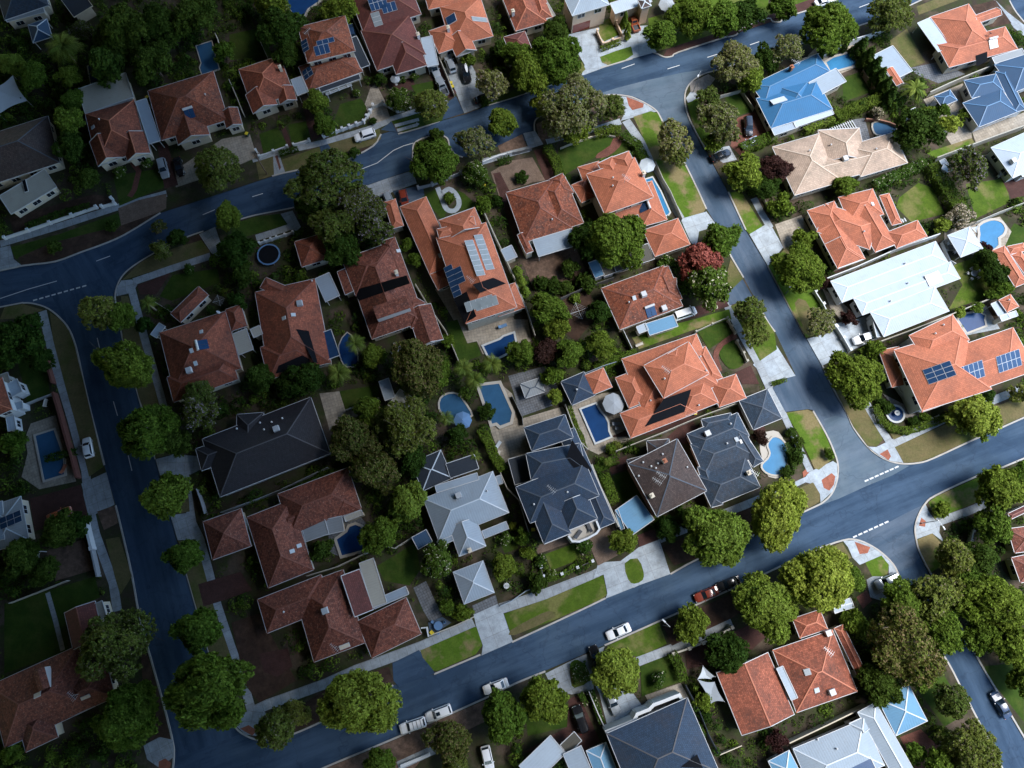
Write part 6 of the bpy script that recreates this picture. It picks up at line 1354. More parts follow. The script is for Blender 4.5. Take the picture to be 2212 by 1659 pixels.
# ---- south side
house("low white modern house at the bottom edge with two brown roof openings",
  [('f', Q(2,3,"190,1800 60,1640 420,1480"), dict(ridge=False, mat='metal_white')), ('f', Q(2,3,"520,1730 440,1540 600,1470"), fl('metal_pale', z=3.6, part='upper_roof')), ('h', Q(2,3,"750,1800 640,1510 810,1430"), dict(mat='metal_sky', pitch=12)), ('f', Q(2,3,"480,1540 415,1460 580,1395"), cp('metal_olive', z=2.7, part='patio_roof'))], ridge='ridge_white', wallm='wall_white', ez=3.2)
house("broad charcoal-blue hip roof behind a white stepped parapet at the bottom edge",
  [('h', Q(2,3,"1080,2020 815,1360 1545,1120"), dict(z=5.4, pitch=20))], roof='tile_navy', ridge='ridge_dark', wallm='wall_white', items=[('mat', Q(2,3,"1460,1650 1600,1540 1650,1660"), 'panel_black')])
house("orange and rust-red pair of roofs with a long white skylight strip between them",
  [('g', Q(2,3,"1985,1378 1765,835 2225,690"), dict(pitch=16)), ('h', Q(3,3,"245,1182 38,640 545,432")), ('h', Q(3,3,"790,905 868,870 640,420")), ('h', Q(3,3,"275,540 208,368 450,290"), dict(z=2.8)), ('s', Q(3,3,"200,1075 72,800 132,788"), dict(mat='metal_white', z=3.6, pitch=4, ridge=False, part='skylight_roof'))], roof='tile_orange_old', ridge='ridge_orange',
  items=[('sky', Q(3,3,"340,828")[0], 1.1, 1.1), ('sky', Q(3,3,"420,985")[0], .9, .9), ('ac', Q(3,3,"545,1000")[0]), ('ac', Q(3,3,"512,492")[0]), ('ant', Q(3,3,"480,640")[0])])
house("white-grey metal-roofed house at the bottom edge with a glass roof strip and small dormer vents",
  [('h', Q(3,3,"390,1900 215,1492 820,1225"), dict(pitch=20)), ('h', Q(3,3,"1310,1760 930,1090 780,1190"), dict(pitch=20)), ('w', Q(3,3,"700,1275 830,1215 850,1330"), dict(pitch=26)), ('f', Q(3,3,"700,1900 600,1680 880,1560"), dict(mat='panel_blue', z=3.6, ridge=False, part='glass_roof')), ('h', Q(3,3,"150,1900 0,1600 170,1480"), dict(mat='metal_sky', z=2.9))], roof='metal_pale', ridge='ridge_white', wallm='wall_white', items=[('vent', Q(3,3,"590,1490")[0]), ('vent', Q(3,3,"425,1410")[0])])
house("sky-blue hip-roofed garage with white ridges behind the oval clipped bush", [('h', Q(3,3,"1105,1382 945,1062 1215,935"), dict(pitch=20))], roof='metal_sky', ridge='ridge_white', wallm='wall_white', name='garage', cat='garage', windows=False)
house("dark red ribbed-roof house at the right edge behind the trees", [('h', Q(3,2,"2130,1462 2068,1250 2320,1150")), ('h', Q(3,2,"2180,1720 2100,1500 2330,1400")), ('h', Q(3,2,"2100,1170 2070,1120 2300,1040"), dict(mat='tile_maroon', z=2.8))], roof='tile_red', ridge='ridge_red')
house("white-roofed garden shed under the bright verge tree by the corner", [('g', Q(3,3,"575,320 545,235 710,185"), dict(pitch=14)), ('f', Q(3,3,"580,325 735,265 725,250"), fl('metal_sky', z=2.2, nowall=True))], roof='metal_white', ridge='ridge_white', ez=2.4, name='shed', cat='shed', windows=False)
house("white flat-roofed extension poking out from the lilac tree above the long shed lawn", [('f', Q(1,2,"1115,145 1060,-20 1150,-40"), dict(mat='metal_pale', ridge=False))], wallm='wall_white', ez=2.8, name='shed', cat='shed', windows=False)
house("pale concrete-roofed shed under a bare-limbed tree in the centre yard", [('f', Q(1,2,"1265,270 1140,185 1345,112"), dict(mat='metal_cream', ridge=False))], wallm='wall_lime', ez=2.4, name='shed', cat='shed', windows=False)
house("stone fire-pit shelter with a grey slab roof on the blue-grey paved court", [('h', Q(2,2,"115,125 70,0 240,-60"), dict(mat='metal_grey', pitch=6))], roof='metal_grey', ridge='ridge_grey', wallm='wall_brick', ez=1.6, name='shelter', cat='shelter', windows=False)
# ================================================================ TREES, SHRUBS, HEDGES
T = tree
G1 = 'trees in the dark back gardens top left'
# ---- north-west gardens
palm("large feathery date palm beside the glass gazebo at the top left", 135, 100, 48, 5.5, 30)
T("huge dark tree at the top edge between the carport and the round trampoline", 262, 60, 58, 'leaf_dark', group=G1)
T("broad dark tree right of the huge one by the top left carport", 345, 55, 50, 'leaf_dark', group=G1)
T("dark tree above the pale blue rectangular pool at the top left", 420, 40, 45, 'leaf_dark', group=G1)
T("dark tree between the two metal-roofed yards below the date palm", 230, 140, 45, 'leaf_dark', group=G1)
T("wide dark crown over the yard behind the weathered red house", 330, 135, 42, 'leaf_dark', group=G1)
T("small dark tree at the right end of the pale blue pool", 482, 112, 24, 'leaf_green', group=G1)
T("dark tree behind the small red house, by the pale paling fence", 610, 65, 45, 'leaf_dark', group=G1)
T("dark tree beside the scattered-panel house's left wall", 622, 115, 32, 'leaf_dark', group=G1)
T("tree with a bright rim at the top edge right of the kidney pool", 735, 25, 40, 'leaf_green', group=G1)
T("dark tree in the corner by the scalloped pool at the top edge", 585, 8, 42, 'leaf_green', group=G1)
T("small mauve-blossomed tree just right of the date palm", 178, 66, 27, 'leaf_lilac', group=G1)
T("pale yellow-green tree at the left edge above the white sail", 28, 135, 26, 'leaf_bright', group=G1)
T("dark bushy tree above the white shade sail", 75, 165, 33, 'leaf_green', group=G1)
T("green tree left of the grey metal rear roof", 150, 165, 28, 'leaf_green', group=G1)
T("topmost of the three tall trees along the red gabled house's left wall", 157, 215, 26, 'leaf_green', group=G1)
T("middle one of the three tall trees along the red gabled house's left wall", 146, 262, 36, 'leaf_green', group=G1)
T("lowest of the three tall trees along the red gabled house's left wall", 152, 318, 32, 'leaf_dark', group=G1)
T("shadowy tree in the front garden below the flat white porch", 190, 385, 26, 'leaf_dark', group=G1)
T("round olive-brown verge tree in front of the weathered red house", 468, 358, 55, 'leaf_olive')
T("upright green tree in front of the scattered-panel house", 684, 222, 30, 'leaf_green')
T("smaller upright green tree behind the white picket wall", 702, 270, 27, 'leaf_green')
T("white-flowering bushy tree in front of the brown-red gabled house", 863, 215, 29, 'leaf_flower')
T("drooping olive street tree next to the two concrete strips", 928, 224, 43, 'leaf_olive')
T("thin pale-leaved tree over the concrete driveway by the black car", 1064, 186, 42, 'leaf_grey', True)
T("big bushy green verge tree left of the pale forecourt", 1145, 160, 46, 'leaf_green'); T("second bushy green crown, nearest the modern cream house's forecourt", 1200, 125, 54, 'leaf_green'); T("low bushy crown at the kerb below the maroon pavilion", 1115, 120, 34, 'leaf_green')
T("narrow green tree between the bright orange house and the dull orange house", 1080, 105, 22, 'leaf_dark'); T("dark tree against the modern cream house's left wall", 1200, 68, 28, 'leaf_dark')
T("very big olive-brown tree hanging over the road's double bend", 703, 390, 75, 'leaf_olive'); 
T("green tree in the white-kerbed island in the road", 943, 345, 52, 'leaf_green'); T("dark small crown behind the island tree", 940, 290, 17, 'leaf_dark')
T("sparse grey-green tree over the blue car parked in the bay", 1028, 308, 42, 'leaf_grey', True); T("green tree at the kerb beside the sparse grey-green one", 1085, 262, 36, 'leaf_green')
T("small dark tree dotted with white flowers beside the white loop path", 1026, 370, 28, 'leaf_flower')
T("very large olive-grey street tree on the corner above the curved lawn", 1236, 225, 66, 'leaf_grey'); T("dark crown hanging low at the big corner tree's right side", 1318, 232, 40, 'leaf_olive'); T("lower drooping crown of foliage over the hedge below the big corner tree", 1240, 282, 36, 'leaf_green'); T("bright clump of foliage at the road left of the big corner tree", 1172, 228, 26, 'leaf_bright')
T("pale feathery street tree on the long verge of the side street", 1452, 300, 46, 'leaf_grey'); T("greener lower half-crown on the same long verge beside the road", 1462, 335, 32, 'leaf_olive')
T("green tree beside the small tower of the cream house", 1430, 75, 38, 'leaf_green'); T("dense green tree at the top edge left of the lawn verge", 1500, 32, 50, 'leaf_green'); T("bushy green tree at the top edge over the verge lawn", 1562, 38, 44, 'leaf_green'); T("dark bushy tree near the brick parking strip at the top edge", 1608, 35, 36, 'leaf_dark'); T("round tree at the top edge above the white sedan", 1690, 12, 34, 'leaf_green')
# ---- east block
T("greyish half-bare tree on the corner by the rock bed", 1588, 135, 50, 'leaf_grey'); T("green crown behind the rock-bed corner tree", 1620, 172, 34, 'leaf_green'); T("purple-grey bare-twigged street tree beside the brick forecourt", 1548, 262, 48, 'leaf_grey'); T("leafy green tree on the bend verge near the small square lawn", 1530, 215, 30, 'leaf_olive'); T("slim green crown at the foot of the purple-grey street tree", 1545, 305, 24, 'leaf_green')
T("round green tree above the dark maroon tree", 1606, 375, 45, 'leaf_green'); T("dark maroon round tree at the cream house's left end", 1676, 365, 33, 'leaf_maroon'); T("low green tree left of the sprawling orange house", 1688, 447, 26, 'leaf_green'); T("bush-like green tree on the garden corner under the cream house", 1655, 405, 26, 'leaf_dark')
T("big round green tree beside the pool at the top right", 1790, 58, 57, 'leaf_green'); T("greyish bare tree over the white wall left of the pool", 1700, 105, 40, 'leaf_grey', True); T("olive tree at the top of the road, left of the orange corner house", 1925, 30, 48, 'leaf_olive'); T("green tree on the boundary behind the blue-roofed house", 1655, 128, 28, 'leaf_dark')
palm("banana-like palm with broad drooping leaves by the grey shed", 1978, 190, 40, 4.5, 14, True)
T("very round dark green tree at the right end of the cream house", 1981, 280, 47, 'leaf_dark'); T("small green tree above the round dark one", 2004, 248, 20, 'leaf_green'); T("small tree left of the blue-grey hips", 2036, 238, 18, 'leaf_green'); T("light green conifer-like tree in the blue-grey house's yard", 2050, 268, 24, 'leaf_bright'); T("bright bush-like tree at the blue-grey house's corner", 2081, 250, 14, 'leaf_bright')
T("lilac-flecked tree above the striped lawn", 2096, 362, 46, 'leaf_lilac', True); T("small pale-blossomed tree near the curved blue pool of the cream house", 1895, 243, 15, 'leaf_blossom')
T("round green tree against the cream house's front gutter", 1824, 400, 28, 'leaf_green'); T("large round verge tree left of the white-roofed house", 1724, 580, 56, 'leaf_green'); T("dark green crown tucked between the pale forecourt and the verge tree", 1735, 518, 24, 'leaf_green'); T("thin grey-green tree on the verge above the pale driveway", 1774, 695, 36, 'leaf_grey', True)
T("dark plum-coloured ball-shaped tree by the white sports wagon's driveway", 1834, 688, 17, 'leaf_maroon'); T("dark purple small tree beneath the white roof's top left corner", 1783, 612, 16, 'leaf_maroon')
T("big round green tree on the corner below the white wagon", 1848, 818, 58, 'leaf_green'); T("green tree by the driveway of the solar-panelled orange house", 1890, 755, 22, 'leaf_green'); T("bright green tree between the orange house and the pavilion", 2036, 487, 20, 'leaf_bright'); T("white-blossomed tree beside the kidney-shaped pool", 2076, 468, 27, 'leaf_blossom')
T("topmost bush of the dark green row beside the right-edge orange house", 2130, 560, 27, 'leaf_dark'); T("middle bush of the dark green row beside the right-edge orange house", 2148, 595, 28, 'leaf_dark'); T("lowest bush of the dark green row beside the right-edge orange house", 2160, 625, 26, 'leaf_green'); T("dark plum-leaved tree beside the white pavilion's pool corner", 2128, 540, 17, 'leaf_maroon')
T("small yellow-green tree by the cabana wall", 2110, 664, 15, 'leaf_bright'); T("small bright tree at the left of the dark blue pool", 2070, 677, 14, 'leaf_bright')
T("bright two-crowned street tree over the lower road by the solar-panelled house", 2098, 895, 50, 'leaf_bright'); T("lower crown of bright leaves overhanging the kerb on the lower road", 2125, 925, 28, 'leaf_bright'); T("dark tree at the solar-panelled house's lower wall", 2130, 852, 18, 'leaf_dark'); T("olive tree cut by the right edge along the lower road", 2207, 850, 26, 'leaf_olive')
# ---- centre block
T("big green tree over the mossy lean-to roof", 1324, 515, 66, 'leaf_green'); T("left lobe of greenery over the back fence, beside the white shade house", 1270, 520, 38, 'leaf_dark'); T("green street tree overhanging the side street above the red-leaved tree", 1555, 520, 45, 'leaf_green'); T("red-leaved tree standing between two green ones", 1511, 560, 46, 'leaf_red'); T("glossy green tree with pale tips in front of the lichen-spotted house", 1531, 615, 52, 'leaf_flower')
T("small white-flowering tree beside the lichen-spotted house's corner", 1441, 567, 20, 'leaf_flower'); T("tall dense green tree in the yard with the clothesline", 1186, 665, 44, 'leaf_green'); T("lower green crown right below the tall dense one in the clothesline yard", 1205, 710, 30, 'leaf_green'); T("dark pointed tree left of the lichen-spotted house", 1294, 672, 28, 'leaf_dark'); T("round leafy tree between the pointed tree and the hedge", 1300, 745, 34, 'leaf_green')
T("dark brown-purple tree in the garden row behind the long pool house", 1180, 755, 32, 'leaf_maroon'); T("green tree at the left of the brown-purple one", 1125, 765, 33, 'leaf_green'); T("green tree at the right of the brown-purple one", 1230, 765, 36, 'leaf_green'); T("leafy tree above the little orange shed", 1195, 812, 24, 'leaf_green'); T("leafy bush-tree against the slate pavilion's left corner", 1200, 858, 18, 'leaf_bright')
T("thin pale tree on the verge by the curved brick path", 1622, 675, 42, 'leaf_olive', True); T("olive crown lower on the same verge above the wide driveway", 1630, 715, 34, 'leaf_olive'); T("small young tree on the round lawn bed's verge near the corner ramp", 1790, 980, 12, 'leaf_green')
T("lilac-flowering big tree at the road beside the red-car forecourt", 775, 440, 52, 'leaf_lilac'); T("lilac-flecked crown in the middle of the garden trees left of the garage wing", 805, 490, 46, 'leaf_lilac'); T("brownish-green crown over the low orange-brown roof", 720, 490, 48, 'leaf_olive'); T("dark lower crown of the garden trees above the mottled red roof", 740, 540, 40, 'leaf_dark'); T("dark green crown left of the lilac tree beside the road", 672, 448, 38, 'leaf_dark')
T("round green shrub-tree between the mottled red and long orange houses", 883, 527, 17, 'leaf_green'); T("second round green shrub-tree, lower between the same two houses", 898, 560, 18, 'leaf_green'); T("small round tree beside the garden path of the pink gravel yard", 1043, 440, 20, 'leaf_green'); T("round topiary tree near the long orange house's path", 1075, 435, 14, 'leaf_dark')
palm("green palm beside the glassy blue patio roof", 766, 742, 30, 5, 16); palm("palm with arching fronds right below the black roof's yard", 730, 805, 34, 5, 16); palm("bright palm at the top of the basketball-court pool", 1062, 785, 30, 5, 18); palm("palm leaning over the dark round pool", 962, 902, 24, 4, 12)
palm("dense palm left of the court pool", 1000, 795, 30, 5, 20); palm("dense palm nearest the brownish tree", 1025, 820, 28, 5, 20); palm("small palm in the red gravel beside the brown-tiled house", 1313, 997, 14, 2.5, 14); palm("small palm at the glazed patio's right end", 1025, 985, 18, 3, 14); palm("slim palm in the corner garden beside the brown-orange house", 318, 655, 24, 5, 14)
T("green tree beneath the glassy patio palm", 805, 770, 30, 'leaf_green'); T("light brownish-green tree between the mottled red house and the palms", 895, 790, 60, 'leaf_brown'); T("green crown right of the light brownish tree", 945, 812, 34, 'leaf_green'); T("green shrub-tree beside the lawn of the long orange house", 968, 737, 17, 'leaf_green'); T("dark tree behind the black tiled roof, under the orange house", 560, 815, 34, 'leaf_dark'); T("dark garden tree between the palms and the black roof", 660, 820, 36, 'leaf_dark'); T("dark crown behind the tan-orange house's back corner", 620, 835, 28, 'leaf_dark')
T("yellow-olive street tree at the top of the left road", 210, 672, 50, 'leaf_olive'); T("green crown joined to the yellow-olive street tree", 258, 680, 38, 'leaf_green'); T("second street tree down the left road", 272, 793, 58, 'leaf_green'); T("third street tree down the left road, the widest", 318, 930, 60, 'leaf_green'); T("lilac-flecked tree behind the third street tree", 428, 892, 46, 'leaf_lilac'); T("green crown between the third street tree and the lilac-flecked one", 382, 955, 34, 'leaf_dark')
T("round-headed street tree by the pale driveway on the left road", 357, 1068, 51, 'leaf_green'); T("smaller street tree beside the maroon hip roof", 400, 1200, 42, 'leaf_green'); T("dark crown at the brown-orange house's bottom wall", 430, 850, 40, 'leaf_olive')
T("dark upright tree at the entry of the trampoline garden", 490, 468, 34, 'leaf_green'); T("dark tree beside the trampoline lawn", 512, 540, 38, 'leaf_dark'); T("dark tree below the trampoline garden's path", 520, 590, 26, 'leaf_dark'); T("small thin tan tree in the kerb bed on the bend", 340, 490, 18, 'leaf_brown', True); T("small dark tree in the kerb bed on the bend", 383, 512, 22, 'leaf_dark'); T("low olive bushy tree on the bend's dry verge", 348, 540, 24, 'leaf_olive')
T("dark tree hugging the brown-orange house's left wall", 312, 700, 20, 'leaf_dark'); T("dark garden tree by the cross-shaped aerial", 512, 650, 24, 'leaf_dark')
T("left one of the brownish big trees behind the glazed patio", 765, 950, 58, 'leaf_brown'); T("green topped tree in the centre yard under the pale shed", 870, 920, 62, 'leaf_olive'); T("dark lower crown among the brownish trees near the black roof", 815, 1015, 50, 'leaf_brown'); T("green crown among the brownish trees above the lawn strip", 800, 890, 36, 'leaf_green'); T("dark green crown beside the glazed patio", 890, 995, 34, 'leaf_dark'); T("shaded tree beside the round dark pool's lawn", 985, 940, 26, 'leaf_dark')
T("bright green tree left of the pale cottage", 874, 1088, 42, 'leaf_bright'); T("green tree at the dark pool's right side", 818, 1160, 42, 'leaf_green'); T("white-flowering tree left of the pale square garage", 945, 1210, 40, 'leaf_flower'); T("dark tree in the L-shaped house's courtyard", 692, 1188, 28, 'leaf_dark'); T("bright round tree right of the pale square garage", 1088, 1222, 32, 'leaf_green'); T("small green tree beside the grey paved strip", 968, 1312, 19, 'leaf_green'); T("small green tree at the pale garage's gate", 1000, 1325, 20, 'leaf_green')
T("green tree in the driveway between brick and concrete", 1346, 1172, 31, 'leaf_green'); T("dark shrub-tree by the brown-tiled house's front wall", 1440, 1140, 30, 'leaf_dark'); T("small olive tree at the sky-blue carport's corner", 1422, 1125, 16, 'leaf_olive'); T("dark green tree under the brown-tiled house's right corner", 1480, 1115, 22, 'leaf_dark')
T("bright broad street tree on the lower road, left of its twin", 1550, 1157, 68, 'leaf_bright'); T("bright broad street tree on the lower road, right of its twin", 1680, 1113, 66, 'leaf_bright'); T("very dark small tree by the slate house beside the curved pool", 1642, 945, 18, 'leaf_maroon')
T("shaded tree on the dark front lawn of the navy house's neighbour", 1130, 1160, 18, 'leaf_green'); T("green shrub-tree by the navy house's front path", 1140, 1195, 16, 'leaf_green'); T("dark round tree in the white-flowered front garden", 1160, 1260, 22, 'leaf_dark')
T("largest dark street tree at the bottom of the left road", 455, 1490, 85, 'leaf_green'); T("street tree just above the largest one on the left road", 430, 1360, 54, 'leaf_green'); T("olive street tree at the lower-left corner verge", 598, 1575, 52, 'leaf_olive'); T("smaller olive crown beside the corner verge tree", 640, 1540, 32, 'leaf_olive'); T("bright green street tree above the two pale wagons", 770, 1517, 76, 'leaf_bright')
# ---- west block
T("big olive tree over the small red outbuilding", 247, 1392, 72, 'leaf_olive'); T("big green verge tree at the bottom left corner", 272, 1555, 66, 'leaf_green'); T("green crown above the bottom left verge tree", 305, 1495, 32, 'leaf_green'); T("dark garden tree at the left edge near the dry corner verge", 45, 735, 52, 'leaf_dark'); T("dark tree lower at the same left-edge corner garden", 85, 775, 32, 'leaf_dark'); T("green tree left of the fenced pool deck", 32, 958, 28, 'leaf_green'); T("dark hedge-like tree below the brick forecourt", 130, 1145, 42, 'leaf_dark'); T("dark tree right of the same forecourt hedge tree", 172, 1130, 28, 'leaf_dark'); T("dark tree with a white ladder frame at the left edge", 45, 1200, 42, 'leaf_dark'); T("dark tree at the left edge above the lawn", 95, 1235, 30, 'leaf_dark'); T("dark shrub-tree at the very bottom left of the dim red house", 25, 1625, 24, 'leaf_green')
# ---- south side
T("yellowish thin verge tree in front of the low white house", 973, 1598, 48, 'leaf_brown'); T("low green verge tree at the bottom edge left of the white strip", 820, 1648, 38, 'leaf_green'); T("olive bush-tree beside the white strip at the bottom edge", 985, 1650, 34, 'leaf_olive'); T("dense green tree partly over the white sedan by the kerb", 1084, 1550, 56, 'leaf_green'); T("dense green tree right of the one over the white sedan", 1178, 1508, 52, 'leaf_green'); T("bright round tree in the driveway over the black car", 1338, 1448, 52, 'leaf_bright')
T("rounded green verge tree right of the white sedan", 1496, 1350, 41, 'leaf_green'); T("dark round tree in the brick yard of the orange-and-rust roofs", 1573, 1408, 48, 'leaf_dark'); T("small green tree beside the white sail", 1520, 1515, 22, 'leaf_green'); T("dark tree below the orange roof's left side", 1500, 1575, 22, 'leaf_dark'); T("white-flowered small tree on the shaded front lawn", 1423, 1465, 17, 'leaf_flower')
T("big bright street tree above the rust-red roof", 1652, 1308, 66, 'leaf_bright'); T("big bright street tree at the corner of the south-east street", 1775, 1250, 72, 'leaf_bright'); T("right-hand crown of the corner street trees near the silver car", 1838, 1255, 34, 'leaf_green'); T("green tree below the white garden shed", 1848, 1345, 30, 'leaf_green')
T("wide brownish tree with bare pale branches showing", 1955, 1388, 84, 'leaf_brown', True); T("green crown behind the bare-branched tree", 1945, 1300, 48, 'leaf_green'); T("olive-green crown over the corner drive above the bare-branched tree", 2020, 1290, 56, 'leaf_olive'); T("green crown right of the bare-branched tree", 2035, 1360, 50, 'leaf_green'); T("low green crown under the bare-branched tree", 1990, 1450, 44, 'leaf_green'); T("dark green tree left of the sky-blue garage", 1900, 1480, 42, 'leaf_dark'); T("dark crown between the rust roof and the bare-branched tree", 1895, 1420, 28, 'leaf_dark')
T("olive tree over the south-east street's left verge", 2055, 1515, 46, 'leaf_olive'); T("large olive tree at the bottom right on the street", 2100, 1618, 62, 'leaf_olive'); T("shadowed tree near the bottom edge beside the oval bush's drive", 2030, 1650, 40, 'leaf_green'); T("dark reddish conifer-like tree below the rust roof", 1678, 1600, 24, 'leaf_maroon')
T("large green tree over the south-east street's right side", 2145, 1305, 68, 'leaf_green'); T("green tree below it at the right edge", 2185, 1385, 56, 'leaf_green'); T("green crown over the street's dark end", 2120, 1375, 42, 'leaf_green'); T("green crown cut by the right edge above the dark blue car", 2215, 1465, 44, 'leaf_green'); T("green street tree on the lower road's right verge", 2160, 1048, 52, 'leaf_green'); T("green tree by the dark red ribbed-roof house", 2146, 1138, 45, 'leaf_green'); T("olive tree beside the corner ramp with the street lamp", 2060, 1205, 50, 'leaf_olive'); T("dark tree behind the corner's olive tree", 2115, 1205, 40, 'leaf_dark'); T("street tree cut by the right edge on the lower road", 2212, 1030, 40, 'leaf_green'); T("green crown above the bare street corner at right", 2090, 1255, 42, 'leaf_green')
# ---- conifers
for k, (x, y) in enumerate([(1860, 100), (1876, 121), (1889, 143), (1900, 165), (1911, 186), (1922, 207)]):
    conifer(["topmost pointed conifer of the row beside the grey shed", "second pointed conifer from the pool end of the shed row", "third pointed conifer from the pool end of the shed row", "fourth pointed conifer, beside the shed's orange gable", "fifth pointed conifer, just below the shed's orange gable", "lowest pointed conifer of the row, by the banana palm"][k], x, y, 17, 6.0)
for k, (x, y) in enumerate([(1350, 42), (1356, 66)]): conifer(["upper slim lime-green cypress beside the orange ute", "lower slim lime-green cypress beside the orange ute"][k], x, y, 9, 5, 'leaf_bright', 'cypresses beside the orange ute')
for k, (x, y) in enumerate([(1777, 110), (1803, 102), (1828, 94)]): conifer(["left pencil cypress against the white pool wall", "middle pencil cypress against the white pool wall", "right pencil cypress against the white pool wall"][k], x, y, 9, 5, 'leaf_dark', 'pencil cypresses at the pool wall')
for k, (x, y) in enumerate([(1117, 585), (1124, 606), (1132, 627)]): conifer(["upper lime conifer on the long orange house's back wall", "middle lime conifer on the long orange house's back wall", "lower lime conifer on the long orange house's back wall"][k], x, y, 13, 4, 'leaf_bright', 'lime conifers behind the long orange house')
# ---- shrubs
for lb, x, y, r, m in (("round clipped bush alone in the leaf-littered yard", 1231, 581, 20, 'leaf_dark'), ("left bush of the four below the leaf-littered yard", 1170, 612, 18, 'leaf_dark'), ("second bush of the four below the leaf-littered yard", 1196, 618, 18, 'leaf_dark'), ("third bush of the four below the leaf-littered yard", 1222, 622, 16, 'leaf_dark'), ("right bush of the four below the leaf-littered yard, by the shade house", 1265, 610, 22, 'leaf_dark'), ("yellow-green round bush by the clothesline", 1243, 645, 12, 'leaf_bright'),
    ("round topiary bush in the white loop path", 970, 427, 12, 'leaf_green'), ("oval clipped bush on the red drive by the sky-blue garage", 1976, 1625, 24, 'leaf_green'), ("clipped round bush in the pink gravel circle", 1128, 383, 14, 'leaf_dark'), ("bush on the clipped round lawn's corner by the fountain", 1918, 882, 14, 'leaf_dark'), ("dark ball bush left of the white stair", 1905, 870, 12, 'leaf_dark'), ("bush on the round hedge's inner bed", 1974, 912, 12, 'leaf_dark'),
    ("right-hand bush on the round hedge's inner bed", 1998, 902, 13, 'leaf_green'), ("flowering bush against the pale cottage's front corner", 1090, 1163, 16, 'leaf_flower'), ("white rose bush right of the square front lawn", 1262, 1180, 18, 'leaf_flower'), ("white rose bush at the front wall's left post", 1168, 1210, 14, 'leaf_flower'), ("white-flowered bush by the low front wall's gate", 1190, 1240, 13, 'leaf_flower'), ("green bush near the navy house's yellow bin", 1108, 1137, 9, 'leaf_bright'),
    ("green bush left of the stone pool terrace, by the wall", 1320, 968, 13, 'leaf_green'), ("olive bush right of it by the stone terrace wall", 1333, 962, 11, 'leaf_olive'), ("dark bush beside the hipped pool roof's corner", 1052, 890, 18, 'leaf_dark'), ("dark shrub between the curved pool and the footpath", 1722, 955, 14, 'leaf_dark'), ("dark shrub below the curved pool's right rim", 1720, 985, 18, 'leaf_dark'), ("dark shrub at the curved pool's lower end", 1700, 1022, 14, 'leaf_dark'), ("dark shrub above the curved pool's right rim", 1708, 935, 12, 'leaf_dark'),
    ("shrub in the dark kerb bed at the far left", 115, 532, 15, 'leaf_dark'), ("second shrub in the dark kerb bed by the brick crossover", 242, 487, 13, 'leaf_dark'), ("low shrub in the kerb bed opposite the double bend", 765, 330, 12, 'leaf_dark'), ("smaller shrub beside it in the kerb bed", 745, 338, 9, 'leaf_green'), ("white-flowering shrub on the corner lawn of the left block", 408, 582, 12, 'leaf_flower'), ("white agave-like shrub before the red house's gable", 258, 370, 14, 'leaf_flower'), ("second white agave-like shrub by the right gable", 318, 352, 12, 'leaf_flower'),
    ("white spiky shrub beside the pale driveway fence", 1098, 135, 9, 'leaf_blossom'), ("white-flowering shrub in front of the brown-red house's porch", 868, 170, 9, 'leaf_flower'), ("second white-flowering shrub in front of the porch", 895, 165, 9, 'leaf_flower'), ("shrub on the front lawn near the scattered-panel house's curved terrace", 770, 200, 9, 'leaf_flower'), ("clipped shrub in front of the bright orange house's gable", 1010, 128, 17, 'leaf_hedge'), ("dark small bush under the pale-leaved tree by the kerb", 1045, 216, 13, 'leaf_dark'),
    ("small round bush at the picket wall's end", 806, 260, 8, 'leaf_dark'), ("dark shrub by the pergola house's driveway", 820, 172, 14, 'leaf_dark'), ("shrub by the white sail's lower left", 1522, 1487, 10, 'leaf_dark'), ("shrub behind the charcoal house's right wall", 1525, 1550, 13, 'leaf_dark'), ("bush on the dark lawn beside the fountain garden", 1096, 1265, 10, 'leaf_flower'), ("shrub in the rear garden above the brown-tiled house", 1362, 962, 10, 'leaf_dark'), ("dark shrub by the kerb on the olive verge", 2035, 1100, 18, 'leaf_green')):
    shrub(lb, x, y, r, m)
# ---- hedges
hedge("dark clipped hedge curving round the fountain corner", P("1893,878 1905,908 1930,926 1962,930 2000,918 2042,902 2090,880"), 1.3, 1.2)
hedge("hedge along the right side of the curved lawn by the brick path", P("1350,290 1375,310 1392,340"), 1.9, 1.6); hedge("clipped hedge left of the brick path at the corner lawn", P("1290,285 1320,277 1334,280"), 1.9, 1.5); hedge("tall hedge along the dark brick drive left of the curved lawn", P("1183,318 1200,345 1217,395 1222,415"), 1.9, 1.6)
hedge("long clipped hedge below the blue-roofed house's lawn", P("1812,248 1850,230 1890,215 1915,203"), 2.2, 2.0); hedge("bright hedge along the blue-roofed house's verandah", P("1742,280 1770,265 1800,257"), 1.3, 1.6, 'leaf_bright'); hedge("flowering hedge along the cream house's right front", P("1896,395 1930,380 1965,365 1995,350"), 2.0, 1.8, 'leaf_flower'); hedge("tall dark double hedge between the two right-hand lawns", P("2022,360 2045,400 2070,440 2090,470"), 3.0, 2.0)
hedge("dark hedge in front of the cream garden wall", P("1300,103 1338,88"), .9, 1.0); hedge("low hedge beside the brick forecourt and blue-white car", P("1606,318 1640,305 1668,292"), 2.2, 1.8); hedge("narrow hedge along the navy pool terrace", P("1229,880 1240,912 1255,945 1262,965"), 1.0, 1.3); hedge("hedge of round bushes beside the green synthetic lawn", P("1308,1030 1318,1055 1326,1080"), 1.8, 1.4, 'leaf_green')
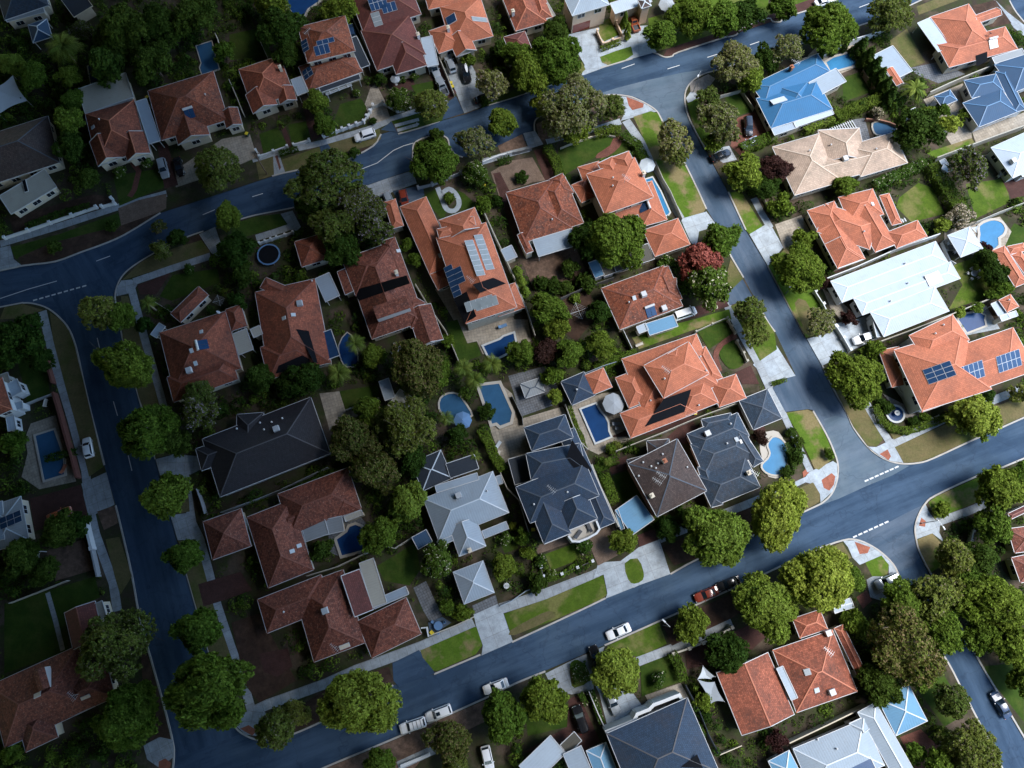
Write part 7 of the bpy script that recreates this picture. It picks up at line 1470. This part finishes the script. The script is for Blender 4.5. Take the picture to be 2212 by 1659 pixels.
hedge("green hedge along the back wall above the brown-tiled house", P("1290,1012 1310,1000 1330,992"), 1.6, 1.4); hedge("bright leafy hedge between the pale cottage and the court pool deck", P("1040,930 1055,955 1068,985 1085,1010"), 1.7, 1.8, 'leaf_green'); hedge("long hedge above the largest orange house", P("1290,795 1330,777 1370,762"), 1.6, 1.5, 'leaf_green'); hedge("flower-dotted hedge beside the silver-blue car's driveway", P("1276,1495 1288,1525 1300,1560"), 1.0, 1.1, 'leaf_flower')
hedge("dark clipped hedge between the shaded lawns on the south side", P("1455,1415 1468,1440 1476,1465"), 1.6, 1.5); hedge("small clipped hedge bed in the pale forecourt", P("1255,1500 1261,1512 1266,1520"), .8, 1.0, 'leaf_flower'); hedge("oval flowering bed beside the concrete driveway on the south side", P("1250,1440 1256,1465"), 2.6, .8, 'leaf_flower'); hedge("ivy hedge on the path side of the shaded footpath left of the corner pool", P("1700,960 1712,985 1716,1010"), 1.0, 1.5, 'leaf_dark')
hedge("dark hedge under the white wagon's wall at the driveway", P("1862,760 1880,748 1892,742"), 1.2, 1.3); hedge("low dark hedge at the wide driveway's road end", P("1668,828 1685,824 1696,820"), .7, .7); hedge("leafy hedge along the small square yard of the pink gravel house", P("1080,348 1100,342"), 1.4, 1.0, 'leaf_dark'); hedge("shaded hedge behind the left road's pool fence", P("100,990 160,975"), 1.2, 1.2, 'leaf_dark'); hedge("flower hedge on the square front lawn's lower border", P("1185,1250 1215,1240 1245,1222"), 1.0, .9, 'leaf_green')
hedge("dark hedge on the pool garden's wall under the black roof", P("620,1062 680,1035 730,1015"), 1.0, 1.2, 'leaf_dark'); hedge("shaded garden bed hedge behind the low white wall at the far left", P("60,488 120,465 190,445"), 1.6, .8, 'leaf_dark'); hedge("dark hedge on the boundary right of the small red house", P("605,330 640,320"), 1.0, .9, 'leaf_dark')

# ================================================================ CARS
def C(lb, i, j, s, ty, paint, **k):
    a, b = Q(i, j, s); car(lb, a, b, ty, paint, **k)
RZ = .02
C("blue-grey wagon in the narrow drive right of the red gabled house", 0, 0, "1410,1455 1430,1530", 'wagon', 'car_silver'); C("dark sedan parked on the beige drive of the weathered red house", 0, 0, "1545,1440 1565,1520", 'sedan', 'car_black')
C("white wagon parked across the dry verge by the picket wall", 1, 0, "940,1170 860,1195", 'wagon', 'car_white'); C("blue car half under the dark carport of the scattered-panel house", 1, 0, "825,268 810,200", 'hatch', 'car_blue'); C("silver sedan on the dark brick drive, nearer the house", 1, 0, "1540,590 1570,660", 'sedan', 'car_silver'); C("silver ute on the dark brick drive, nearer the road", 1, 0, "1605,742 1570,665", 'ute', 'car_silver')
C("silver-blue hatchback under the bright orange house's eave", 1, 0, "1678,552 1650,480", 'wagon', 'car_silver'); C("black car with a white board on its roof in the concrete drive", 1, 0, "1815,632 1830,700", 'wagon', 'car_black', extra='board'); C("black car under the pale-leaved tree at the kerb", 1, 0, "1975,850 2050,830", 'sedan', 'car_black'); C("blue car in the road bay under the sparse tree", 1, 0, "1850,1185 1920,1160", 'sedan', 'car_blue', z=RZ)
C("brown-red car at the end of the asphalt forecourt", 1, 1, "1278,55 1290,110", 'hatch', 'car_red'); C("pale blue car half under the lilac tree", 1, 1, "1150,72 1175,130", 'hatch', 'car_silver')
C("orange ute with a black tray beside the slim cypresses", 2, 0, "1050,190 1015,110", 'ute', 'car_orange'); C("black wagon on the brick forecourt of the blue-roofed house", 2, 0, "2043,1092 2050,1170", 'wagon', 'car_black'); C("blue-white hatchback behind the forecourt hedge", 2, 0, "2060,1232 2020,1250", 'hatch', 'car_silver'); C("black sedan half under the purple-grey street tree's lower crown", 2, 0, "1805,1342 1880,1310", 'sedan', 'car_black')
C("white sedan at the top edge on the brick parking strip", 3, 0, "485,12 560,-10", 'sedan', 'car_white', z=RZ); C("white van on the drive of the lichen-spotted house", 2, 1, "1495,1050 1570,1025", 'van', 'car_white'); C("white wagon on the pale driveway of the huge white roof", 3, 1, "832,1262 760,1285", 'wagon', 'car_white')
C("white hatchback on the dry verge of the left road", 0, 2, "758,550 745,480", 'hatch', 'car_white'); C("tan-orange car on the dim brick forecourt at the left", 0, 2, "512,1128 590,1095", 'sedan', 'car_orange')
C("pale wagon with black roof bars, the left of the two at the kerb", 1, 3, "1355,1290 1280,1315", 'wagon', 'car_white', z=RZ, extra='rack'); C("pale wagon with a sunroof, the right of the two at the kerb", 1, 3, "1578,1185 1500,1215", 'wagon', 'car_white', z=RZ, extra='sunroof'); C("white sedan nosed under the dense green tree at the kerb", 1, 3, "2072,955 1990,985", 'sedan', 'car_white', z=RZ); C("white car under the tree at the bottom edge", 1, 3, "2000,1575 2015,1640", 'hatch', 'car_white')
C("white sedan parked alone at the lower road's kerb", 2, 3, "920,480 840,515", 'sedan', 'car_white', z=RZ); C("dark red sedan at the lower road's kerb", 2, 3, "1680,158 1600,190", 'sedan', 'car_red', z=RZ); C("black sedan in front of the dark red one, half under a tree", 2, 3, "1868,68 1800,95", 'sedan', 'car_black', z=RZ); C("black car in the driveway half under the bright round tree", 2, 3, "732,712 710,650", 'sedan', 'car_black')
C("pale blue sedan on the forecourt before the charcoal roof", 2, 3, "868,1082 895,1150", 'sedan', 'car_silver'); C("black wagon on the dark brick drive on the south side", 2, 3, "590,1238 560,1150", 'wagon', 'car_black'); C("silver-blue wagon in the corner driveway by the olive trees", 3, 3, "1030,45 960,75", 'wagon', 'car_silver'); C("dark blue car at the kerb of the south-east street", 3, 3, "2012,1112 1970,1040", 'sedan', 'car_blue', z=RZ)

# ================================================================ POOLS
pool("long bright pool with a white rim on the bright orange house's right side", Q(2,0,"1145,1560 1210,1540 1280,1659") + Q(2,1,"1360,180 1345,200 1270,222 1180,-60"), 'water_bright', .3, 'coping_white')
pool("bright rectangular pool with a paved edge beside the pencil cypresses", Q(3,0,"500,545 560,505 705,465 735,490 758,545 740,570 540,625"), 'water_bright', .5)
pool("curved mid-blue pool behind the white slatted pergola", Q(3,0,"905,1075 960,1060 1050,1075 1100,1115 1090,1155 1040,1175 940,1165 910,1130"), 'water_mid', .35, smo=2)
pool("bright kidney-shaped pool on a beige terrace at the right edge", Q(3,1,"1825,300 1890,262 1950,250 2010,270 2040,320 2020,370 1980,400 1985,460 1930,500 1870,480 1825,430 1830,370"), 'water_bright', .55, smo=2)
pool("dark blue pool with a rounded corner by the little cabana", Q(3,1,"1640,1105 1700,1060 1790,1045 1830,1050 1868,1075 1862,1110 1872,1155 1715,1215"), 'water_deep', .4)
pool("navy pool with a wavy right edge on the stone terrace", Q(2,2,"597,222 722,175 755,235 800,285 825,335 830,410 850,455 722,507"), 'water_deep', .35, 'coping_white')
pool("light blue rectangular pool with a stepped end in the centre", Q(1,2,"1930,20 2100,0 2212,250 2195,330 2110,362 2080,335 2040,345"), 'water_mid', .6)
pool("bright curved pool with a pale rim on the corner lot", Q(3,2,"0,520 40,465 90,470 135,510 160,580 165,650 145,720 110,770 60,785 0,770 -40,740 -50,700 0,650 20,600 5,555"), 'water_bright', .35, smo=2)
pool("dark pool marked with a pale half-court circle behind the long orange house", Q(1,1,"1968,1335 2110,1280 2140,1255 2225,1225 2250,1350 2090,1432 2010,1420"), 'water_deep', .4, 'coping_white')
pool("round dark blue pool with an umbrella and a palm beside it", Q(1,2,"1600,130 1660,90 1740,95 1790,150 1830,210 1860,270 1800,300 1740,290 1700,330 1640,290 1590,210"), 'water_mid', .35, smo=2)
pool("dark blue pool with a rounded top in the L-shaped house's garden", Q(1,2,"790,1280 810,1235 860,1218 905,1235 920,1260 940,1430 745,1482 700,1345"), 'water_deep', .5)
pool("blue pool inside a red fence beside the left road", Q(0,2,"312,450 470,400 550,620 560,780 390,832"), 'water_mid', .4)
pool("pale blue notched pool in the top left back garden", Q(0,0,"1700,405 1830,362 1865,500 1895,600 1750,648 1730,590 1745,550"), 'water_mid', .2)
pool("scalloped pale-rimmed pool at the top edge", Q(1,0,"275,-60 560,-80 550,10 450,80 410,160 370,185 320,165 310,100 280,60"), 'water_deep', .5, smo=2)
pool("dark sunken pool behind the grey metal rear roof", Q(0,0,"765,580 860,535 940,690 790,725"), 'water_deep', .25)
pool("hidden dark pool under the shaded garden right of the patio house", Q(1,1,"720,1330 790,1220 850,1300 880,1480 790,1510 740,1450"), 'water_deep', .2, smo=2)
# ================================================================ WALLS AND FENCES
W = wall
W("white picket wall with square posts in front of the scattered-panel house", Q(1,0,"580,1175 745,1115 930,1050 985,960 1010,910"), .9, .2, 'wall_white', 'wall', 'wall', 1.7, .45, 1.3)
W("low white front wall with posts at the far left", Q(0,1,"40,395 240,330 430,265 620,200 830,130") , .8, .3, 'wall_white', 'wall', 'wall', 3.8, .5, 1.1)
W("low white front wall right of the small gap at the far left", Q(0,1,"880,125 990,95 965,55"), .8, .3, 'wall_white', 'wall', 'wall', 4, .5, 1.1)
W("white front wall of the small red house", Q(1,0,"0,1300 30,1350 270,1265"), .8, .2, 'wall_white', 'wall', 'wall', 2.6, .4, 1.1); W("short white wall piece right of the red path", Q(1,0,"325,1250 460,1210"), .8, .2, 'wall_white', 'wall', 'wall', 2.6, .4, 1.1)
W("white gate wall across the beige drive", Q(1,0,"1010,920 1095,885"), 1.1, .12, 'pale_timber', 'gate', 'gate', 3, .35, 1.4); W("white bent wall below the flowering bush", Q(1,0,"1105,900 1220,965 1340,930"), .7, .2, 'wall_white', 'wall', 'wall')
W("cream garden wall with pale caps around the small lawn", Q(2,0,"735,270 785,380 870,350 960,320 900,190 870,130"), 1.1, .25, 'wall_peach', 'wall', 'wall', 3, .45, 1.5)
W("curved low white wall edging the corner lawn", Q(2,0,"420,1280 520,1240 680,1185 780,1165 890,1180"), .6, .2, 'wall_cream', 'wall', 'wall'); W("short curved white wall right of the brick path", Q(2,0,"960,1205 1010,1235 1065,1270"), .6, .2, 'wall_cream', 'wall', 'wall')
W("white boundary wall behind the top right pool", Q(3,0,"260,530 430,470 620,400 740,345 1000,262"), 2.0, .2, 'wall_white', 'wall', 'wall')
W("long pale boundary wall between the orange corner house and the blue-grey house", Q(3,0,"1400,800 1560,725 1760,640 1960,560 2212,470"), 1.9, .22, 'wall_lime', 'wall', 'wall'); W("long pale boundary wall under the blue-grey house's side lane", Q(3,0,"1460,1365 1700,1275 1960,1180 2212,1090"), 1.9, .22, 'wall_lime', 'wall', 'wall')
W("white rendered wall along the huge white roof's top side", Q(3,1,"440,775 760,650 1120,490 1480,365"), 1.9, .2, 'wall_white', 'wall', 'wall'); W("pale boundary wall between the white roof's lawn and the cabana", Q(3,1,"950,1300 1250,1190 1580,1060 1850,950 2110,850"), 1.9, .2, 'wall_lime', 'wall', 'wall'); W("long pale fence below the striped lawn", Q(3,1,"1800,260 2000,175 2212,95"), 1.8, .12, 'fence_pale')
W("white gate wall with pillars in front of the pale driveway", Q(3,1,"590,1165 650,1260 710,1365"), 1.2, .15, 'wall_white', 'wall', 'wall', 6, .5, 1.5); W("white front wall with three pillars under the grey-green verge tree", Q(3,1,"405,860 475,970 530,1070 580,1160"), 1.2, .18, 'wall_white', 'wall', 'wall', 3.5, .5, 1.6)
W("white curved stair wall in front of the solar-panelled house", Q(3,2,"1110,10 1180,110 1260,190 1310,240"), 1.3, .3, 'wall_white', 'wall', 'wall'); W("low white bench-like wall inside the round hedge", Q(3,2,"1310,345 1470,275"), 1.0, .3, 'wall_white', 'wall', 'wall')
W("white boundary wall between the largest orange house and the brown-tiled house", Q(2,2,"900,580 1100,500 1290,425 1500,335 1660,270 1960,160"), 1.8, .15, 'wall_lime', 'wall', 'wall'); W("dark garden wall between the pool terrace and the navy house", Q(2,2,"460,180 520,340 590,500 650,560"), 1.6, .15, 'fence_pale')
W("long pale parapet wall along the navy house's right side", Q(2,2,"690,700 760,880 840,1050 920,1230"), 2.6, .25, 'wall_lime', 'wall', 'wall'); W("white front fence with block posts below the square front lawn", Q(2,2,"250,1580 270,1659") + Q(2,2,"430,1640 565,1585 695,1530"), .9, .12, 'fence_grey', 'fence', 'fence', 3.2, .45, 1.3, 'wall_white')
W("white hedge-side wall of the navy house's left boundary", Q(1,2,"2110,760 2170,900") + Q(2,2,"60,1000 150,1300"), 1.6, .14, 'fence_pale'); W("grey fence between the court pool deck and the fountain court", Q(2,2,"0,100 90,290 95,345"), 1.2, .1, 'steel')
W("pale wall along the long orange house's right side", Q(1,1,"1960,150 2050,350 2150,560 2240,760"), 1.9, .18, 'wall_lime', 'wall', 'wall'); W("pale wall between the mottled red house and the long orange house's lawn", Q(1,1,"1380,800 1500,1000 1640,1200 1760,1480"), 1.9, .15, 'wall_lime', 'wall', 'wall'); W("pale wall separating the long orange house's yard from the clothesline garden", Q(2,1,"30,770 130,1020 200,1240"), 1.8, .15, 'fence_pale')
W("dark back fence between the leaf-littered yard and the clothesline yard", Q(2,1,"420,920 600,840 880,740"), 1.7, .1); W("thin pale fence over the dark lawn of the largest orange house", Q(2,1,"1590,1205 1730,1140 1860,1085"), 1.0, .12, 'wall_lime', 'wall', 'wall', 3, .3, 1.2); W("white post-and-gate wall at the end of the curved brick path", Q(2,1,"1870,1110 1930,1215"), 1.1, .15, 'wall_lime', 'wall', 'wall', 1.8, .4, 1.4); W("white front wall with posts right of the round lawn", Q(2,1,"1945,1290 2000,1390 2030,1460"), 1.1, .15, 'wall_lime', 'wall', 'wall', 1.8, .4, 1.4)
W("white fence panel standing on the lichen-spotted house's rear drive", Q(2,1,"960,1195 1035,1350"), 1.6, .1, 'wall_white', 'fence', 'fence'); W("blue-grey fence behind the slate pavilion", Q(2,1,"430,1640 600,1580 800,1500 900,1470"), 1.8, .1, 'metal_pale')
W("white-capped wall along the bottom of the L-shaped house", Q(1,2,"440,1659 700,1580 960,1455"), 1.7, .15, 'wall_lime', 'wall', 'wall'); W("white fence left of the L-shaped house's pool lawn", Q(1,2,"1030,1380 1200,1420 1370,1310"), 1.6, .12, 'fence_pale')
W("pale retaining wall under the rear lawn right of the black roof", Q(1,2,"780,225 920,175 1060,120"), .8, .2, 'wall_lime', 'wall', 'wall'); W("second pale retaining wall, lower beside the tree roots", Q(1,2,"800,310 950,250 1070,205"), .8, .2, 'wall_lime', 'wall', 'wall')
W("black-and-white wall at the black roof's lower side", Q(0,2,"1700,910 1740,1020 1770,1120"), 1.6, .15, 'wall_grey', 'wall', 'wall'); W("grey fence under the black roof's lower eave", Q(0,2,"1910,1110 2100,1040 2212,1000") + Q(1,2,"200,920 620,720"), 1.7, .1, 'metal_grey')
W("red tubular fence along the left road's pool", Q(0,2,"460,80 510,250 560,430 610,600 660,800"), 1.6, .45, 'fence_red', 'fence', 'fence', 3.0, .3, 1.7); W("white pool fence across the left garden lawn", Q(0,2,"190,185 330,130 450,85"), 1.1, .1, 'aluminium', 'fence', 'fence', 2.2, .1, 1.2); W("red tubular fence by the small dark lawn above the pool", Q(0,1,"380,1360 410,1510 450,1640"), 1.5, .4, 'fence_red', 'fence', 'fence', 2.6, .3, 1.6)
W("white block wall beside the footpath below the brick forecourt", Q(0,2,"735,1190 790,1420"), 1.6, .5, 'wall_white', 'wall', 'wall', 5, .6, 1.7); W("grey side wall further down the same footpath", Q(0,2,"790,1430 840,1659"), 1.5, .3, 'wall_grey', 'wall', 'wall'); W("low pale fence across the dim lawn at the bottom left", Q(0,3,"80,235 300,150 580,40"), 1.2, .1, 'fence_pale')
W("white low wall on the corner of the left block by the trees", Q(0,1,"1345,955 1480,1035"), .9, .12, 'fence_pale'); W("white fence with posts in the trampoline garden", Q(1,1,"30,440 180,390 320,345"), 1.0, .14, 'wall_white', 'fence', 'fence', 1.5, .35, 1.3); W("dark front wall of the mottled red house's driveway", Q(1,3,"1430,450 1475,445 1490,520"), 1.2, .2, 'wall_white', 'wall', 'wall'); W("pale front wall from the gate to the square garage", Q(1,3,"1490,520 1720,430 1880,355"), 1.0, .2, 'wall_lime', 'wall', 'wall')
W("white wall beside the garage along the front path", Q(1,3,"2110,260 2212,215") + Q(2,3,"120,130 150,120"), .9, .15, 'metal_pale', 'wall', 'wall')
W("pale front wall with buttress posts along the south footpath", Q(2,3,"1395,670 1530,625 1650,580 1770,520 1900,445"), 1.3, .3, 'wall_lime', 'wall', 'wall', 3.4, .5, 1.5); W("white boundary wall left of the flower-dotted hedge", Q(2,3,"665,1000 740,1180 820,1350"), 1.4, .15, 'wall_white', 'wall', 'wall'); W("stepped white parapet wall in front of the charcoal roof", Q(2,3,"815,1340 1050,1245 1080,1190 1180,1150 1220,1110 1300,1080 1440,1025 1490,1110"), 4.6, .55, 'wall_white', 'wall', 'wall')
W("black fence right of the charcoal roof", Q(2,3,"1500,940 1620,1170 1700,1370 1790,1540"), 1.8, .1, 'metal_dark'); W("cream low wall below the orange roof's yard", Q(2,3,"1790,1545 1980,1465"), 1.2, .15, 'wall_cream', 'wall', 'wall'); W("white low strip wall at the bottom edge by the yellowish tree", Q(1,3,"1260,1640 1490,1545"), .7, .5, 'wall_white', 'wall', 'wall')
W("pale front wall of the white metal-roofed house", Q(3,3,"185,1440 500,1290 850,1120"), 2.0, .2, 'wall_cream', 'wall', 'wall'); W("white fence posts wall at the right-hand corner garden", Q(3,2,"1770,1270 1740,1440"), 1.4, .2, 'wall_white', 'wall', 'wall', 2.2, .4, 1.6); W("pale wall running right of the lower road's corner garden", Q(3,2,"1930,1090 2060,1040"), 1.1, .2, 'wall_white', 'wall', 'wall', 3, .4, 1.3)
W("brown fence behind the weathered red house's right side", Q(0,0,"1980,690 2050,850 2100,980"), 1.7, .1, 'fence_pale'); W("pale paling fence in the dark garden above the small red house", Q(1,0,"10,300 100,500"), 1.6, .1, 'fence_pale'); W("pale paling fence beside the top left pool", Q(0,0,"1860,290 1905,410"), 1.6, .1, 'fence_pale'); W("white fence between the red-roofed neighbours behind the pools", Q(1,0,"840,170 920,330 1010,560"), 1.7, .1, 'fence_grey'); W("pale fence along the silver cars' drive", Q(1,0,"1580,490 1660,680 1710,810"), 1.2, .15, 'wall_lime', 'wall', 'wall')
W("white railing gate before the pink gravel yard", Q(2,0,"-40,1330 60,1310 170,1280"), 1.1, .08, 'steel', 'fence', 'fence', 1.2, .1, 1.2); W("white footpath wall of the pink gravel house", Q(1,0,"1960,1400 2100,1345 2212,1320"), 1.0, .3, 'wall_white', 'wall', 'wall'); W("grey fence behind the garden with the white loop path", Q(1,0,"1400,1620 1520,1590 1770,1490"), 1.1, .15, 'wall_grey', 'wall', 'wall', 3, .4, 1.5)
W("brick-edged dark fence right of the long bright pool", Q(2,0,"1240,1400 1300,1540 1370,1659") + Q(2,1,"1470,230"), 1.5, .12, 'fence_pale'); W("cream wall on the verge garden right of the side street", Q(2,1,"2180,60 2212,130") + Q(3,1,"40,180"), .8, .2, 'wall_cream', 'wall', 'wall'); W("white fence beside the small square lawn by the blue roof", Q(2,0,"1800,830 1980,780 2090,940"), 1.2, .1, 'fence_pale')
W("brown paling fence between the blue house's lawn and the conifers", Q(3,0,"820,610 935,790"), 1.5, .1, 'timber'); W("curved brick garden wall above the mid-blue pool", Q(3,0,"850,1030 950,1035 1050,1060 1120,1090"), .9, .3, 'wall_brick', 'wall', 'wall'); W("white-edged courtyard wall by the pavilion chairs", Q(3,1,"1505,435 1570,590 1620,620"), 1.0, .12, 'wall_white', 'wall', 'wall')
bw = W("curved white balcony wall on the navy house's front", Q(2,2,"490,1320 520,1360 580,1362 660,1330 730,1290 755,1255 730,1190"), 4.0, .35, 'wall_white', 'wall', 'wall')
mb = MB(); tri_sheet(mb, [at(*q_, 3.4) - bw.location for q_ in Q(2,2,"490,1320 520,1360 580,1362 660,1330 730,1290 755,1255 730,1180 700,1170 480,1270")], 3.3); mb.build('floor', M['coping'], bw)
lounger("dark lounger on the curved balcony, the one by its right end", *Q(2,2,"668,1240")[0], 2.0, 'trim_dark', 3.3); lounger("dark lounger on the curved balcony, the one by its left rail", *Q(2,2,"570,1300")[0], .9, 'trim_dark', 3.3)

# ================================================================ OUTDOOR THINGS
pergola("white slatted pergola behind the cream-tiled house", Q(3,0,"510,1215 775,1115 735,1035"), 2.7, 14); pergola("small white-beamed pergola by the weathered red house's back yard", Q(0,0,"1275,650 1370,610 1355,575"), 2.4, 3); pergola("white ladder-like frame in the dark tree at the left edge", Q(0,2,"250,1590 330,1590 300,1430"), 2.4, 6); pergola("slatted pergola beside the sprawling orange house's top right wing", Q(3,1,"1090,295 1200,255 1180,225"), 2.5, 5); pergola("white front pergola on the scattered-panel house", Q(1,0,"610,830 835,745 825,715"), 2.6, 3)
umbrella("white octagonal umbrella beside the long bright pool", *Q(2,0,"1172,1418")[0], 1.75); umbrella("large grey umbrella on the stone terrace by the navy pool", *Q(2,2,"880,165")[0], 2.2, 'cloth_grey'); umbrella("blue umbrella by the round dark pool", *Q(1,2,"1785,310")[0], 1.8, 'cloth_blue'); umbrella("grey-blue umbrella among the trees at the top edge", *Q(2,0,"1340,30")[0], 1.9, 'cloth_grey'); umbrella("white umbrella in the patio of the brown-red house", *Q(1,0,"1210,210")[0], 1.5); umbrella("grey-blue umbrella on the porch left of the silver sedan", *Q(1,0,"1200,672")[0], 1.1, 'cloth_grey')
sail("white triangular shade sail at the left edge above the slate-roofed house", Q(0,0,"110,650 235,870 -10,985 -60,760"), (3.2, 2.6, 3.0, 2.8)); sail("white shade sail beside the orange roof on the south side", Q(2,3,"1605,895 1750,915 1835,1085 1720,1100"), (3.2, 2.8, 3.0, 2.5), 'cloth_grey'); sail("small pale blue shade sail above the white sail on the south side", Q(2,3,"1650,775 1755,870 1720,890 1605,890"), (2.6, 3.0, 2.6, 2.8), 'cloth_white'); sail("pale sail over the kidney pool's pavilion corner", Q(3,1,"1755,310 1820,290 1800,350"), (2.6, 2.6, 2.4))
trampoline("round trampoline with a blue rim on the shaded lawn", 28 * 0 + 580.5, 550, 25); trampoline("round trampoline half hidden in the dark garden at the top left", 345, 113, 17)
clothesline("four-armed rotary clothesline in the brown yard", *Q(2,1,"577,1030")[0]); clothesline("small rotary clothesline behind the trampoline garden", *Q(0,1,"1895,940")[0], 1.3)
fountain("round white fountain with a blue bowl inside the curved hedge", *Q(3,2,"1098,258")[0], 1.9); fountain("small white garden fountain right of the square garage", *Q(1,3,"2165,85")[0], .7)
lounger("upper of the two grey sun loungers by the navy pool", *Q(2,2,"905,345")[0], .05, 'cloth_grey'); lounger("lower of the two grey sun loungers by the navy pool", *Q(2,2,"930,382")[0], .05, 'cloth_grey')
lounger("white lounger on the court pool deck beside the leafy hedge", *Q(1,2,"2090,530")[0], 1.0, 'cloth_white'); 
lounger("red lounger at the fenced pool beside the left road", *Q(0,2,"550,735")[0], 1.3, 'terracotta'); lounger("blue lounger by the long orange house's terrace", *Q(1,1,"2130,1160")[0], .4, 'cloth_blue')
table_set("white garden table on the lawn of the huge white roof", *Q(3,1,"1780,705")[0], "white table on the white-roofed house's lawn", 5, 'cloth_white', .7, 'trim_white'); table_set("dark long table in the courtyard by the white pavilion", *Q(3,1,"1590,480")[0], "dark long table by the white pavilion", 4, 'trim_dark', .7, 'trim_white', True); table_set("grey round table under the palm patio of the mottled red house", *Q(1,1,"1225,1360")[0], "grey round table behind the mottled red house", 4, 'cloth_grey', .8, 'trim_grey'); table_set("blue round table in the paved side yard by the front wall", *Q(1,3,"1575,430")[0], "blue round table in the paved side yard", 3, 'cloth_blue', .8, 'cloth_blue'); table_set("white table set on the white house's terrace at the right edge", *Q(3,0,"2030,1500")[0], "white table on the right-edge terrace", 4, 'trim_white', .7, 'trim_white', True)
for k, (i, j, s, lb) in enumerate([(1, 0, "1685,715", "upper yellow-lidded bin by the silver ute's wall"), (1, 0, "1698,745", "lower yellow-lidded bin by the silver ute's wall"), (1, 3, "1518,488", "yellow-lidded bin beside the front wall of the mottled red house"), (1, 0, "1968,1600", "yellow-lidded bin by the pink gravel yard's gate"), (2, 2, "182,1258", "yellow-lidded bin against the navy house's left wall"), (2, 3, "1655,1345", "yellow-lidded bin beside the black fence on the south side"), (0, 0, "1270,840", "yellow-lidded bin between the red houses at the top left"), (0, 0, "2130,1155", "yellow-lidded bin on the beige drive's corner"), (2, 2, "1582,252", "yellow-lidded bin under the largest orange house's eave")]): bin_(lb, *Q(i, j, s)[0], rz=.4 * k)
lamp("street lamp on the rock bed at the top junction", Q(2,0,"1565,795")[0], Q(2,0,"1618,640")[0]); lamp("street lamp on the corner ramp of the south-east street", Q(3,2,"1325,1203")[0], Q(3,2,"1480,1195")[0], 6); pole("bare timber power pole on the dry verge at the top left", Q(1,0,"95,1505")[0]); lamp("street lamp beside the verge lawn on the lower road", Q(2,3,"1308,425")[0], Q(2,3,"1318,395")[0], 6); lamp("street lamp beside the big verge tree on the side street", Q(3,1,"150,880")[0], Q(3,1,"200,812")[0], 6)
def bench(label, x, y, rz):
    g = at(x, y, .4); root = empty('bench', (g.x, g.y, GZ), rz); mb = MB(); mb.box((0, 0, .4), 1.6, .45, .06); mb.build('seat', M['pale_timber'], root); mb = MB(); mb.box((0, .22, .46), 1.6, .06, .4); mb.build('backrest', M['pale_timber'], root)
    for s in (-.65, .65): mb = MB(); mb.box((s, 0, 0), .07, .42, .4); mb.build('leg', M['pale_timber'], root)
    tag(root, label, 'bench')
bench("pale bench on the lichen-spotted house's back lawn", *Q(2,1,"1100,1322")[0], .4); bench("white bench on the left garden lawn beside the red fence", *Q(0,2,"400,165")[0], 1.5); bench("white bench on the paved terrace of the blue-white cottage's neighbour", *Q(1,2,"2095,610")[0], 1.2)
# ================================================================ LIGHT BLOCKER (slab added out of view to darken the west)
def light_blocker():
    n, m = 60, 60; X0, X1, Y0, Y1 = -1500, BLOCKER_EDGE, -1100, 1100; rng = np.random.default_rng(3); v = []; f = []
    ph = rng.uniform(0, 6.28, 8)
    for k in range(2):
        for i in range(n + 1):
            s = (i / n) ** .45
            for j in range(m + 1):
                y = Y0 + (Y1 - Y0) * (.5 + .5 * np.sign(j / m - .5) * abs(2 * j / m - 1) ** 1.8)
                xe = X1 + 14 * math.sin(y * .021 + ph[0]) + 9 * math.sin(y * .052 + ph[1]) + BLOCKER_SLANT * y
                x = X0 + (xe - X0) * s; e = min(1, (xe - x) / 160); t = math.sqrt(max(0, 1 - (1 - e) ** 2))
                b = 5 * math.sin(x * .05 + ph[2]) * math.sin(y * .06 + ph[3]) + 3 * math.sin(x * .13 + y * .09 + ph[4])
                z = BLOCKER_Z + 12 - (12 + b * .6) * t if k == 0 else BLOCKER_Z + 12 + (95 + 3 * b) * t
                v.append((x, y, z))
    q = (n + 1) * (m + 1)
    for i in range(n):
        for j in range(m):
            a = i * (m + 1) + j; f.append((a, a + 1, a + m + 2, a + m + 1)); f.append((q + a, q + a + m + 1, q + a + m + 2, q + a + 1))
    me = bpy.data.meshes.new('light_blocker'); me.from_pydata(v, [], f); me.materials.append(M['light_blocker']); me.polygons.foreach_set('use_smooth', [True] * len(f)); me.update()
    return tag(link('light_blocker', me), kind='structure')
BLOCKER_EDGE, BLOCKER_Z, BLOCKER_SLANT = 116.0, 166.0, -.14
light_blocker()

YARDS = [P("-40,-60 1400,-60 1400,70 1000,200 700,290 360,400 0,520 -40,530"), P("1560,190 1900,70 2260,60 2260,850 1860,890 1700,600 1580,420 1530,300"), P("1200,255 1340,270 1480,470 1600,700 1660,850 1700,1020 1500,1130 1080,1300 560,1510 500,1400 380,1000 300,650 460,560 640,490 900,410 1160,330"), P("-40,700 90,690 200,1150 300,1660 -40,1680"), P("980,1620 1250,1500 1580,1350 1850,1240 1960,1330 2120,1680 950,1690"), P("2030,1120 2260,1050 2260,1480 2180,1480 2090,1340 2020,1200")]
ground_cover(YARDS, 520, 'leaf_hedge', 4, 1.0, thr=-.25); ground_cover(YARDS, 340, 'leaf_dark', 9, 1.3, thr=-.2); ground_cover(YARDS, 160, 'leaf_green', 15, .8)
ground_cover(YARDS, 130, 'leaf_green', 21, 2.2, 'undergrowth', (.7, 1.4), 70, .24, -.1); ground_cover(YARDS, 190, 'leaf_dark', 33, 2.6, 'undergrowth', (.7, 1.5), 80, .22, -.35); ground_cover(YARDS, 110, 'leaf_hedge', 47, 1.8, 'undergrowth', (.6, 1.2), 60, .2, -.2)
